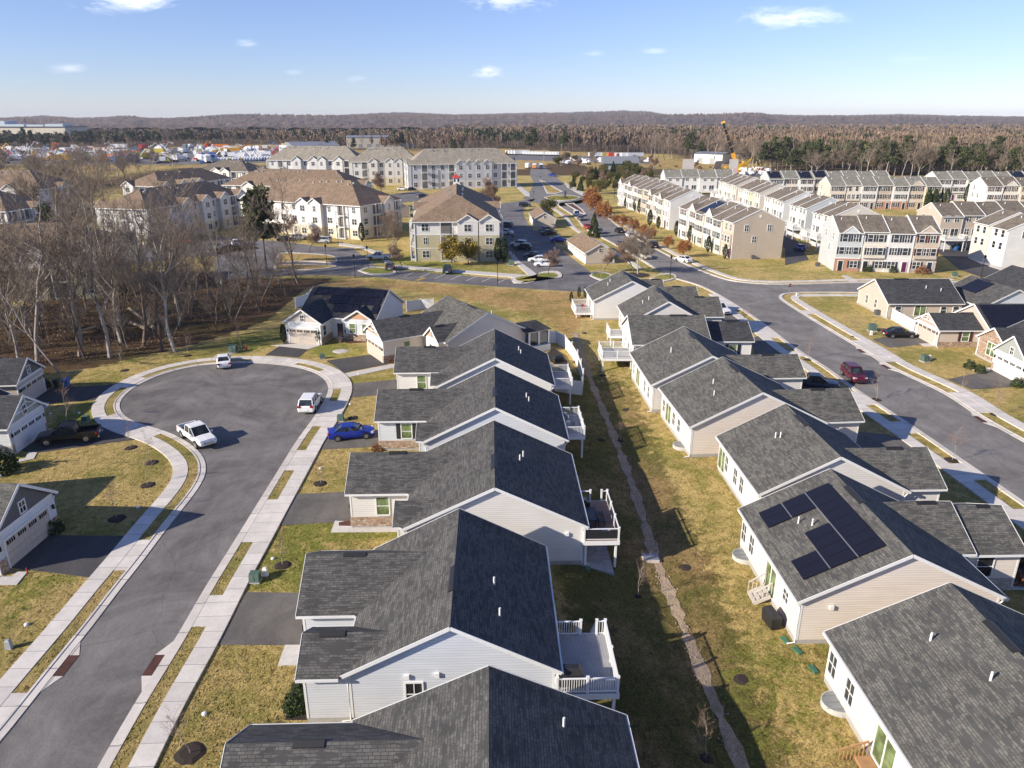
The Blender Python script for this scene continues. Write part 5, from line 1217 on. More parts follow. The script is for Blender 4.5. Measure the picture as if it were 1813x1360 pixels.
# ------------------------------------------------------------------ trees
def bare_tree(rg, h, spread, fork=0.45, lean=0.0, levels=5, r0=None, dens=1.0, tw=0.012):
    """returns trunk builder (trunk and big limbs) and crown builder (branches and twigs)"""
    T, K = MB(), MB(); r0 = r0 or h*0.0125
    def grow(p, d, L, r, lev):
        n = 4 if lev <= 1 else 3; pts = [p]; rs = [r]; dd = d.copy(); seg = L/n
        for i in range(n):
            dd = (dd + Vector((rg.gauss(0, .16), rg.gauss(0, .16), 0.04+0.03*lev))).normalized(); pts.append(pts[-1]+dd*seg); rs.append(r*(1-0.55*(i+1)/n))
        mb = T if lev <= 1 else K
        mb.tube(pts, rs, 6 if lev == 0 else (4 if lev == 1 else 3), cap=False)
        if lev >= levels: return
        nb = {0: 9, 1: 6, 2: 5, 3: 5, 4: 4}[lev]*dens
        nb = int(nb)+(1 if rg.random() < nb % 1 else 0)
        for k in range(nb):
            f = rg.uniform(fork if lev == 0 else 0.25, 1.0)
            i = min(n-1, int(f*n)); q = pts[i].lerp(pts[i+1], f*n-i)
            ax = Vector((rg.gauss(0, 1), rg.gauss(0, 1), 0)).normalized(); ang = rg.uniform(0.5, 1.15) if lev else rg.uniform(0.5, 1.0)
            nd = (dd*math.cos(ang)+ax*math.sin(ang)+Vector((0, 0, 0.04))).normalized()
            grow(q, nd, L*rg.uniform(0.42, 0.66)*(spread if lev == 0 else 1), max(tw, r*(1-0.55*f)*rg.uniform(0.42, 0.62)), lev+1)
        grow(pts[-1], dd, L*0.5, max(tw, rs[-1]*0.9), lev+1)
    grow(Vector((0, 0, -0.1)), Vector((lean, rg.gauss(0, .03), 1)).normalized(), h*0.62, r0, 0)
    return T, K
PROTO = {}
def proto_bare(key, seed, h, spread, bark, twig, **kw):
    rg = random.Random(seed); T, K = bare_tree(rg, h, spread, **kw)
    r = empty('sapling' if key.startswith('under') else 'young_tree' if key.startswith('young') else 'bare_tree'); T.build('trunk', bark, r, smooth=True, uv=False); K.build('crown', twig, r, uv=False); PROTO[key] = r
for i, (sd, h, sp, bk) in enumerate(((11, 20, .66, BARK_P), (12, 21, .74, BARK), (13, 19, .6, BARK_D), (14, 20, .82, BARK), (15, 18, .62, BARK_D))):
    proto_bare('wood%d' % i, sd, h, sp, bk, TWIG, fork=0.38, levels=4, tw=0.02, dens=0.82, lean=(-1)**i*0.04)
for i, (sd, h) in enumerate(((21, 13), (22, 12), (23, 14))): proto_bare('under%d' % i, sd, h, 0.6, BARK, TWIG, fork=0.3, levels=3, r0=0.07, tw=0.018)
proto_bare('spread', 31, 15, 0.95, BARK_P, TWIG, fork=0.3, levels=5, r0=0.3, tw=0.016)
for i, sd in enumerate((41, 42, 43)): proto_bare('young%d' % i, sd, 3.6, 0.62, plain('young_bark', (0.36, 0.30, 0.25), 0.9), TWIG_R, fork=0.32, levels=3, r0=0.028, tw=0.005, dens=0.75)
proto_bare('street', 51, 7, 0.75, BARK_D, TWIG_R, fork=0.25, levels=5, r0=0.11, tw=0.010)
proto_bare('round', 52, 8, 0.85, BARK_D, TWIG_R, fork=0.18, levels=5, r0=0.14, tw=0.012, dens=1.15)
def leaves(rg, pts, size, flat=0.0):
    m = MB()
    for p in pts:
        a = Vector((rg.gauss(0, 1), rg.gauss(0, 1), rg.gauss(0, 1)*(1-flat))).normalized(); b = a.orthogonal().normalized()
        b = (b*math.cos(rg.random()*6.28)+a.cross(b)*math.sin(rg.random()*6.28)); s_ = size*rg.uniform(0.6, 1.3); c = a.cross(b); p = Vector(p)
        m.face([p-b*s_-c*s_*0.55, p+b*s_-c*s_*0.55, p+b*s_*0.7+c*s_*0.6, p-b*s_*0.6+c*s_*0.5])
    return m
def proto_leafy(key, kind, seed, h, w, mat, n, size, bark=BARK_D, name='tree'):
    rg = random.Random(seed); r = empty(name); pts = []; T = MB()
    if kind == 'cone':
        for _ in range(n):
            t = rg.random()**1.25; a = rg.uniform(0, 6.28); rr = w/2*(1-t)**0.8*(0.72+0.28*rg.random())*(1+0.15*math.sin(a*3+t*17)); pts.append((rr*math.cos(a), rr*math.sin(a), 0.15+t*(h-0.15)))
        T.tube([(0, 0, 0), (0, 0, h*0.8)], [w*0.05, 0.02], 6)
    elif kind == 'column':
        for _ in range(n):
            t = rg.random(); a = rg.uniform(0, 6.28); prof = math.sin(min(1, t*3.2)*1.57)*(1-max(0, t-0.55)**1.6*2.6); rr = w/2*prof*(0.75+0.25*rg.random())*(1+0.1*math.sin(a*4+t*11)); pts.append((rr*math.cos(a), rr*math.sin(a), 0.1+t*h))
        T.tube([(0, 0, 0), (0, 0, h*0.7)], [w*0.06, 0.02], 6)
    elif kind == 'pine':      # bare lower stem, irregular clumps on limbs
        T.tube([(0, 0, -0.1), (rg.uniform(-.3, .3), 0, h*0.5), (rg.uniform(-.4, .4), rg.uniform(-.4, .4), h*0.97)], [h*0.014, h*0.010, 0.04], 6)
        for k in range(26):
            t = rg.uniform(0.38, 1.0); a = k*2.4+rg.uniform(-.4, .4); L = w/2*(1.08-t)**0.55*rg.uniform(0.6, 1.15); z = h*t
            c = Vector((L*math.cos(a), L*math.sin(a), z+L*0.15)); T.tube([(0, 0, z-0.2), tuple(c)], [0.05, 0.02], 3, cap=False)
            s_ = w*rg.uniform(0.10, 0.17)
            for _ in range(n//26): 
                q = Vector((rg.gauss(0, 1), rg.gauss(0, 1), rg.gauss(0, 0.55)))*s_*0.6; pts.append(tuple(c*rg.uniform(0.75, 1.0)*1.0+q if False else Vector((c.x*rg.uniform(.6, 1), c.y*rg.uniform(.6, 1), c.z))+q))
    elif kind == 'round':
        cl = [(Vector((rg.gauss(0, 1), rg.gauss(0, 1), rg.gauss(0, .8))).normalized()*rg.uniform(0.3, 0.95)) for _ in range(14)]
        T.tube([(0, 0, -0.05), (0, 0, h*0.35), (0.1, 0, h*0.7)], [w*0.035, w*0.03, 0.02], 6)
        for k in range(n):
            c = cl[k % 14]; q = c+Vector((rg.gauss(0, .20), rg.gauss(0, .20), rg.gauss(0, .2))); pts.append((q.x*w/2, q.y*w/2, h*0.58+q.z*h*0.42))
            if k < 14: T.tube([(0, 0, h*0.3), (c.x*w/2, c.y*w/2, h*0.58+c.z*h*0.42)], [w*0.015, 0.01], 3, cap=False)
    elif kind == 'bush':
        for _ in range(n):
            q = Vector((rg.gauss(0, 1), rg.gauss(0, 1), abs(rg.gauss(0, 1)))).normalized()*(0.7+0.3*rg.random()); pts.append((q.x*w/2, q.y*w/2, 0.05+q.z*h*(0.85+0.25*math.sin(q.x*7+q.y*5))))
        T.tube([(0, 0, -0.05), (0, 0, h*0.5)], [0.03, 0.01], 4)
    T.build('trunk', bark, r, smooth=True, uv=False); leaves(rg, pts, size).build('crown', mat, r, uv=False); PROTO[key] = r
proto_leafy('pine0', 'pine', 61, 17, 8.5, PINE, 2600, 0.42, name='pine_tree'); proto_leafy('pine1', 'pine', 62, 18, 7, PINE, 2400, 0.42, name='pine_tree'); proto_leafy('pine2', 'pine', 63, 15, 9, PINE, 2600, 0.42, name='pine_tree')
proto_leafy('cone', 'cone', 64, 6.5, 3.8, PINE, 2200, 0.16, name='conifer'); proto_leafy('column', 'column', 65, 3.2, 1.1, CEDAR, 1500, 0.08, name='columnar_cedar')
proto_leafy('rust', 'round', 66, 7.5, 5.0, RUST, 2600, 0.16, name='oak_tree'); proto_leafy('olive', 'round', 67, 5.5, 4.4, OLIVE, 2600, 0.16, name='broad_shrub')
proto_leafy('cedar', 'cone', 68, 8, 4.5, CEDAR, 2200, 0.22, name='cedar_tree'); proto_leafy('bush', 'bush', 69, 0.9, 1.2, SHRUB, 900, 0.055, name='shrub'); proto_leafy('redbush', 'bush', 70, 0.9, 1.6, REDBUSH, 800, 0.07, name='shrub')
proto_leafy('brush', 'bush', 71, 1.9, 3.2, BRUSH, 650, 0.14, name='brush'); proto_leafy('oliveconifer', 'round', 72, 8, 6, leafmat('olive_conifer', (0.06, 0.065, 0.02), (0.15, 0.13, 0.035)), 2600, 0.2, name='evergreen_tree')
rt = random.Random(99)
def plant(key, p, sc=1.0, label=None, cat='tree', group=None, rz=None):
    return dup(PROTO[key], p, rt.uniform(0, 6.28) if rz is None else rz, sc, label, cat, group)
# the prominent pale trunks of the left wood
for (px, py, top, key, lab) in ((310, 623, 345, 'wood0', 'tall pale white barked bare tree with crooked limbs at the wood front'), (194, 633, 330, 'wood1', 'tall grey bare tree, the thick twin stem left of the pale white one'), (141, 630, 335, 'wood3', 'tall grey bare tree above the driveway with the wheeled bins'),
        (254, 614, 350, 'wood2', 'slim bare tree between the twin stem and the pale white tree'), (288, 623, 372, 'wood4', 'leaning thin bare tree just left of the pale white tree'), (107, 660, 380, 'under1', 'thin crooked bare tree reaching down to the tan left house'), (66, 642, 322, 'wood3', 'large bare tree behind the tan house at the left edge'),
        (214, 607, 335, 'wood1', 'straight grey bare tree just right of the twin stem'), (22, 600, 330, 'wood2', 'many limbed bare tree at the left edge of the wood')):
    p = gp(px, py); sc = (CAM_H - p.y*(top-HZ)/(F_PX-(top-680)*TP)) / {'wood0': 19.5, 'wood1': 20.5, 'wood2': 18.5, 'wood3': 19.5, 'wood4': 17.5, 'under1': 11.5}[key]
    plant(key, p, sc, lab)
def scatter(poly, n, mind, seed):
    rg = random.Random(seed); xs_ = [q[0] for q in poly]; ys_ = [q[1] for q in poly]; out = []; tries = 0
    while len(out) < n and tries < n*60:
        tries += 1; x, y = rg.uniform(min(xs_), max(xs_)), rg.uniform(min(ys_), max(ys_))
        if inpoly(x, y, poly) and all((x-a)**2+(y-b)**2 > mind*mind for a, b in out): out.append((x, y))
    return out
BLD = [(-104, 118, -62, 150)]      # keep trees out of the screened apartment building
WI = pxpoly([(-200,690),(-60,655),(66,648),(150,640),(250,620),(330,600),(420,572),(470,552),(500,530),(525,510),(540,500),(470,495),(380,488),(260,486),(150,510),(40,548),(-200,560)])
for (x, y) in scatter(WI, 64, 3.0, 5):
    if -101 < x < -68 and 124 < y < 150: continue
    k = rt.choice(['wood0', 'wood1', 'wood2', 'wood4', 'wood1', 'wood2', 'under0', 'under1', 'under2'])
    plant(k, (x, y, 0), rt.uniform(0.68, 1.04), 'one of the crowded bare grey brown trees filling the wood on the left', 'tree', 'bare trees of the left wood')
for (x, y) in scatter(WI, 80, 2.0, 6): 
    plant('under%d' % rt.randrange(3), (x, y, 0), rt.uniform(0.4, 0.8), 'thin bare understorey sapling among the trunks of the left wood', 'tree', 'saplings of the left wood')
m_pts = scatter(WI, 260, 1.1, 7) + scatter(BKM, 170, 2.5, 17)
rg = random.Random(3); pts = []
for (x, y) in m_pts:
    h = rg.uniform(0.5, 1.6)
    for _ in range(90): 
        q = Vector((rg.gauss(0, 1), rg.gauss(0, 1), abs(rg.gauss(0, 1)))).normalized()*rg.random()**0.4; pts.append((x+q.x*1.5, y+q.y*1.5, q.z*h))
tag(leaves(rg, pts, 0.09).build('undergrowth', BRUSH, uv=False), 'brown brambles and dead leaves covering the floor of the bare woods on the left', 'undergrowth', kind='stuff')
# trees farther back on the left, among the apartments
BK = pxpoly([(-60,420),(0,402),(60,410),(150,400),(190,372),(200,345),(215,330),(300,300),(330,292),(250,288),(100,292),(-60,296)])
for (x, y) in scatter(BK, 120, 4.3, 8):
    if (-136 < x < -105 and 252 < y < 300) or (-198 < x < -150 and 246 < y < 274) or (-110 < x < -84 and 190 < y < 238): continue
    plant(rt.choice(['wood1', 'wood2', 'wood4', 'spread', 'under0']), (x, y, 0), rt.uniform(0.6, 0.92), 'bare tree in the strip between the left apartments and the equipment yard', 'tree', 'bare trees before the equipment yard')
for (px, py, key, sc, lab, cat) in (
    (472, 478, 'pine0', 0.98, 'dark evergreen pine at the right end of the left wood', 'tree'), (455, 470, 'pine1', 0.8, 'shorter dark pine tucked against the taller wood edge pine', 'tree'), (92, 440, 'pine2', 0.7, 'olive green evergreen among bare trees at the far left', 'tree'), (70, 470, 'oliveconifer', 1.1, 'rounded olive evergreen before the olive apartment building', 'tree'),
    (701, 450, 'spread', 0.55, 'pale bare tree in front of the cupola apartment building', 'tree'), (712, 474, 'street', 0.8, 'small bare tree at the corner of the parking drive', 'tree'), (800, 471, 'olive', 1.12, 'left yellow green bush before the cupola apartment building', 'bush'), (829, 468, 'olive', 1.0, 'right yellow green bush before the cupola apartment building', 'bush'),
    (882, 464, 'column', 1.65, 'left dark columnar cedar at the corner of the cupola building', 'tree'), (892, 464, 'column', 1.7, 'right dark columnar cedar at the corner of the cupola building', 'tree'), (641, 428, 'column', 1.5, 'dark columnar cedar at the corner of the long white fronted building', 'tree'),
    (670, 414, 'cedar', 0.9, 'dark evergreen beside the end wall of the long white fronted building', 'tree'), (685, 420, 'street', 1.1, 'brown bare shrub tree between the two front apartment buildings', 'tree'), (876, 376, 'round', 1.35, 'round russet bare tree beside the upper parking lot', 'tree'), (971, 386, 'oliveconifer', 0.85, 'olive evergreen clump beyond the smaller garage block', 'tree'),
    (1051, 420, 'cone', 1.0, 'green spruce beside the larger garage block', 'tree'), (1130, 486, 'spread', 0.62, 'multi stemmed pale bare tree in the mulch bed behind the top right row house', 'tree'), (1122, 484, 'street', 1.0, 'dark bare tree beside the multi stemmed pale one', 'tree'), (1069, 484, 'street', 0.75, 'small bare tree on the curved lot island near the garage block', 'tree'), (970, 488, 'street', 0.85, 'bare reddish tree on the island below the white parked cars', 'tree'),
    (547, 448, 'street', 0.9, 'bare tree on the grass loop island', 'tree'), (520, 425, 'street', 1.0, 'bare tree before the entrance of the long white fronted building', 'tree'), (597, 420, 'street', 0.9, 'bare tree by the lawn right of the entrance arch', 'tree'), (735, 312, 'street', 1.4, 'bare tree in front of the distant gabled apartments', 'tree'), (676, 345, 'round', 1.1, 'dark bare tree between the brown roofs and the distant gabled apartments', 'tree')):
    plant(key, gp(px, py), sc, lab, cat)
for i, (px, py, sc) in enumerate(((1046, 370, 1.15), (1054, 379, 1.05), (1066, 387, 0.85), (1073, 392, 0.75))):
    plant('rust', gp(px, py), sc, ['tallest rust leaved oak at the boulevard bend', 'second rust leaved oak below the tallest one', 'third rust leaved oak down the boulevard', 'fourth rust leaved oak, lowest of the cluster at the bend'][i], 'tree', 'rust leaved boulevard oaks')
for i, (px, py, sc) in enumerate(((1090, 397, 0.45), (1102, 405, 0.6), (1121, 412, 0.62), (1139, 424, 0.62), (1150, 428, 0.6), (1183, 441, 0.5), (1210, 455, 0.62))):
    plant('rust', gp(px, py), sc, ['small rust oak before the middle boulevard row, farthest up', 'rust oak beside the middle row end', 'rust oak before the gap between boulevard rows', 'rust oak above the dark parked car', 'rust oak beside the beige parked car', 'thin rust tree on the lawn of the nearest boulevard row', 'small dense rust tree nearest the white sedan'][i], 'tree', 'small rust oaks along the boulevard')
for i, (px, py) in enumerate(((1098, 362), (1107, 367), (1116, 370), (1124, 374), (1132, 378), (1197, 417), (1221, 428), (1253, 447), (1283, 459), (1150, 400), (1165, 405))):
    plant('column', gp(px, py), rt.uniform(1.0, 1.5), 'dark columnar cedar against the boulevard townhouse fronts', 'tree', 'columnar cedars before the boulevard townhouses')
CT = pxpoly([(1010,338),(1035,345),(1090,352),(1092,340),(1160,318),(1160,308),(1120,300),(1060,305),(1020,318)])
for (x, y) in scatter(CT, 64, 3.6, 10): plant(rt.choice(['cedar', 'oliveconifer', 'oliveconifer', 'round']), (x, y, 0), rt.uniform(0.5, 0.85), 'evergreen in the thicket beyond the roundabout', 'tree', 'evergreens of the roundabout thicket')
MIDP = pxpoly([(560,283),(640,268),(700,266),(780,274),(840,276),(905,284),(905,276),(760,268),(640,258),(560,268)])
for (x, y) in scatter(MIDP, 40, 9, 12): plant(rt.choice(['wood1', 'wood2', 'spread', 'pine0', 'under0', 'round']), (x, y, 0), rt.uniform(0.5, 0.8), 'tree among the sheds behind the distant gabled apartments', 'tree', 'trees behind the gabled apartments')
DEP = pxpoly([(985,296),(1050,300),(1180,298),(1300,303),(1300,296),(1180,290),(1050,284),(985,286)])
for (x, y) in scatter(DEP, 36, 8, 13): plant(rt.choice(['round', 'brush', 'brush', 'under1', 'oliveconifer']), (x, y, 0), rt.uniform(0.6, 1.1), 'scrubby tree or bush between the depot and the crane site', 'tree', 'scrub around the depot')
# pines and pale trunks along the forest edge
RIGHT_EDGE = [(1140,281),(1200,284),(1300,291),(1360,300),(1450,309),(1560,313),(1700,316),(1813,320),(1950,326)]
for i, (px, py) in enumerate(((1376,303),(1392,303),(1400,306),(1428,306),(1445,306),(1458,307),(1520,309),(1560,311),(1572,312),(1585,309),(1610,311),(1625,312),(1690,314),(1712,315),(1728,316),(1745,314),(1765,315),(1790,318),(1808,318),(1384,304),(1415,306),(1436,307),(1500,308),(1535,310),(1548,310),(1598,312),(1640,313),(1660,313),(1675,314),(1700,315),(1735,315),(1755,316),(1778,317),(1350,303),(1366,303),(1240,285),(1222,284),(1213,283),(700,262),(712,266),(725,264),(738,262),(575,258),(1090,266),(935,270),(945,268),(1000,272),(995,268))):
    plant('pine%d' % (i % 3), gp(px, py), rt.uniform(0.85, 1.2), 'dark green pine standing along the edge of the far bare forest', 'tree', 'pines along the forest edge')
for i in range(80):
    t = i/79*(len(RIGHT_EDGE)-1); k = min(len(RIGHT_EDGE)-2, int(t)); f = t-k
    p = gp(RIGHT_EDGE[k][0]+(RIGHT_EDGE[k+1][0]-RIGHT_EDGE[k][0])*f, RIGHT_EDGE[k][1]+(RIGHT_EDGE[k+1][1]-RIGHT_EDGE[k][1])*f-rt.uniform(-1, 3))
    plant(rt.choice(['wood0', 'wood1', 'wood2', 'wood3', 'spread', 'under0']), p, rt.uniform(0.8, 1.15), 'bare tree with pale trunk in the front rank of the far forest', 'tree', 'bare trees of the far forest edge')
for i in range(70):
    px = rt.uniform(-30, 760); p = gp(px, np.interp(px, [-30, 150, 300, 430, 640, 760], [258, 258, 252, 252, 258, 266])+rt.uniform(-3, 1.5))
    plant('pine%d' % rt.randrange(3) if (px < 440 and rt.random() < 0.75) or rt.random() < .15 else rt.choice(['wood1', 'wood2', 'spread']), p, rt.uniform(0.75, 1.05), 'tree in the dark band behind the equipment yard', 'tree', 'trees behind the equipment yard')
# the far forest: one mass of bare crowns out to the foot of the hills
COLS_ = [-700, -200, 0, 150, 300, 430, 640, 700, 780, 900, 1000, 1150, 1240, 1330, 1450, 1813, 2100, 2600]; ROWS_ = [262, 262, 262, 262, 256, 255, 262, 270, 268, 262, 267, 272, 280, 289, 303, 316, 320, 330]
def forest(n, seed):
    rg = np.random.default_rng(seed)
    vs = []; cols = []
    px = rg.uniform(-250, 2070, n*3); r = 430+(rg.random(n*3)**1.25)*1500
    base = np.interp(px, COLS_, ROWS_); s = CAM_H/(base-HZ); y0 = s*(F_PX-(base-680)*TP)
    ok = r > y0; px, r = px[ok][:n], r[ok][:n]
    x = (px-906.5)/math.cos(PITCH)*r/(F_PX+(680-HZ)*TP)
    keep = ~((x < -600) & (r > 1100) & (r < 1210)); x, r, px = x[keep], r[keep], px[keep]
    for k in range(len(x)):
        D = r[k]; nb = 70 if D < 700 else (42 if D < 1100 else 26); h = rg.uniform(13, 19)*(1 if x[k] > -120 else 0.8); w = rg.uniform(3.0, 4.8); e = noise.noise(Vector((x[k]*0.004, D*0.004, 3.1)))
        ever = noise.noise(Vector((x[k]*0.012, D*0.006, 9.7))) > 0.30 and rg.random() < 0.7
        if px[k] < 440 and D < 1080: ever = rg.random() < (0.62 if px[k] < 330 else 0.4); h *= 0.95 if px[k] > 170 else 0.82
        base_c = np.array([0.215, 0.158, 0.112])*(1+0.3*e)*rg.uniform(0.7, 1.25); base_c = base_c*np.array([1+0.10*max(0, e), 1, 1-0.1*e])
        if ever: base_c = np.array([0.06, 0.07, 0.032])*rg.uniform(0.7, 1.3)
        t = rg.random(nb); a = rg.uniform(0, 6.283, nb); sw_ = 0.55 if not ever else 0.9; 
        z0 = h*(0.34+0.42*t); rr = w*(0.25+0.75*rg.random(nb))*(1.1-0.55*t); z1 = z0+h*(0.10+0.22*rg.random(nb)); 
        cx, cy = x[k], D
        p0 = np.stack([cx+0.30*rr*np.cos(a), cy+0.30*rr*np.sin(a), z0], 1); p1 = np.stack([cx+rr*np.cos(a), cy+rr*np.sin(a), np.minimum(z1, h)], 1)
        b = rg.uniform(0, 6.283, nb); wd = (0.16+0.22*rg.random(nb))*(sw_/0.55)*(1 if D < 700 else 1.7 if D < 1100 else 2.8)
        off = np.stack([np.cos(b)*wd, np.sin(b)*wd, 0*b], 1)
        vs.append(np.stack([p0-off*0.4, p0+off*0.4, p1+off, p1-off], 1).reshape(-1, 3)); cols.append(np.repeat(base_c[None], nb*4, 0)*np.repeat(rg.uniform(0.8, 1.2, (nb, 1)), 4, 0))
        tw_ = 0.17 if D < 800 else 0.25; tr = np.array([[cx-tw_, cy, 0], [cx+tw_, cy, 0], [cx+tw_*.5, cy, h*0.75], [cx-tw_*.5, cy, h*0.75]]); vs.append(tr); cols.append(np.repeat(np.array([[0.20, 0.165, 0.13]])*rg.uniform(.6, 1.2), 4, 0))
    v = np.concatenate(vs).astype('f'); c = np.concatenate(cols).astype('f'); nq = len(v)//4
    me = bpy.data.meshes.new('forest'); me.vertices.add(len(v)); me.vertices.foreach_set('co', v.ravel()); me.loops.add(len(v)); me.loops.foreach_set('vertex_index', np.arange(len(v), dtype='i'))
    me.polygons.add(nq); me.polygons.foreach_set('loop_start', np.arange(0, len(v), 4, dtype='i')); me.polygons.foreach_set('loop_total', np.full(nq, 4, 'i'))
    ca = me.color_attributes.new('tint', 'FLOAT_COLOR', 'POINT'); ca.data.foreach_set('color', np.concatenate([c, np.ones((len(c), 1), 'f')], 1).ravel()); me.update(calc_edges=True)
    t = NT('winter_crowns'); at = t.n('ShaderNodeAttribute'); at.attribute_name = 'tint'; me.materials.append(t.out(at.outputs['Color'], 0.95, spec=0.1))
    o = mobj('forest', me); tag(o, 'broad mass of bare brown winter forest reaching to the hills', 'forest', kind='stuff')
forest(12500, 4)
# hills: wooded ground beyond the forest, with the ridge line of the photograph
SKX = [-900,-200,0,40,75,130,180,215,240,300,350,400,450,480,560,620,680,720,800,860,920,1000,1040,1100,1150,1185,1250,1350,1390,1450,1600,1700,1813,2000,2800]
SKY_ = [212,212,212,211,208,212,211,209,212,213,212,207,206.5,211,210,206.5,203.5,203,206.5,206,204,203,202,200,201.5,207.5,209,206,207,208.5,206,208.5,210,210,211]
m = MB(); na, rings = 760, [1300,1450,1600,1750,1900,2050,2200,2400,2600,2800,3000,3250,3500,3800,4100,4400,4700,5000,5600,6500]
cfs = []
for j, R_ in enumerate(rings):
    for i in range(na):
        px = -900+3700*i/(na-1); th = math.atan((px-906.5)/math.cos(PITCH)/(F_PX+(680-HZ)*TP)); x = R_*math.tan(th); y = R_
        ridge = CAM_H+(HZ-np.interp(px, SKX, SKY_))*R_/math.hypot(F_PX, 472)
        mid = CAM_H+(HZ-np.interp(px+260*math.sin(px*0.004), SKX, SKY_)-5.0)*2600/math.hypot(F_PX, 472)
        t2 = max(0, min(1, (R_-2600)/1800)); t1 = max(0, min(1, (R_-1500)/1100)); t2 = t2*t2*(3-2*t2); t1 = t1*t1*(3-2*t1)
        z = 14*(1-t1)+mid*t1; z = z*(1-t2)+ridge*t2 if R_ <= 4700 else ridge*0.9
        z += 3.2*noise.noise(Vector((x*0.02, y*0.02, 0)))+2.6*noise.noise(Vector((x*0.07, y*0.07, 5)))*(1 if R_ < 4000 else 0.8)
        m.v.append((x, y, z))
for j in range(len(rings)-1):
    for i in range(na-1): k = j*na+i; m.f.append((k, k+1, k+na+1, k+na)); m.m.append(0)
for _ in range(26000):
    j = random.choice([8, 9, 10, 11, 12, 13, 14, 15, 15, 16, 16, 16]); i = random.randrange(60, na-60); k = j*na+i; p = Vector(m.v[k]).lerp(Vector(m.v[k+na+1]), random.random())
    hh, ww = random.uniform(7, 15), random.uniform(3, 8); m.face([(p.x-ww, p.y, p.z-6), (p.x+ww, p.y, p.z-6), (p.x+ww*.6, p.y+2, p.z+hh*.6), (p.x+random.uniform(-2, 2), p.y+2, p.z+hh), (p.x-ww*.7, p.y+2, p.z+hh*.5)])
t = NT('wooded_hills'); w = t.world(1.0); n1 = t.noise(w, 0.0035, 5, 0.6); n2 = t.noise(w, 0.05, 4, 0.8); n3 = t.noise(w, 0.016, 4, 0.7)
c = t.mix(t.ramp(n1, [(0.35, 0), (0.65, 1)]), (0.145, 0.115, 0.105), (0.20, 0.145, 0.115)); c = t.mix(t.ramp(n3, [(0.56, 0), (0.68, 0.8)]), c, (0.055, 0.062, 0.036)); c = t.mix(1, c, t.ramp(n2, [(0.3, 0.6), (0.7, 1.35)]), 'MULTIPLY')
struct('hills', m, t.out(c, 1.0, n2, 1.0, 6.0, spec=0.05))
# ------------------------------------------------------------------ vehicles
def loft(m, st, mat=0):
    """st: list of (x, zb, zt, hw); rounded section"""
    ring = []
    for x, zb, zt, hw in st:
        i = len(m.v); h = zt-zb
        m.v += [(x, -hw*.88, zb), (x, -hw*.98, zb+h*.25), (x, -hw, zb+h*.55), (x, -hw*.95, zb+h*.88), (x, -hw*.84, zt), (x, 0, zt+0.02), (x, hw*.84, zt), (x, hw*.95, zb+h*.88), (x, hw, zb+h*.55), (x, hw*.98, zb+h*.25), (x, hw*.88, zb)]; ring.append(i)
    n = 11
    for a, b in zip(ring[:-1], ring[1:]):
        for k in range(n): k2 = (k+1) % n; m.f.append((a+k, a+k2, b+k2, b+k)); m.m.append(mat)
    m.f.append(tuple(ring[0]+k for k in reversed(range(n)))); m.m.append(mat); m.f.append(tuple(ring[-1]+k for k in range(n))); m.m.append(mat)
VP = {}
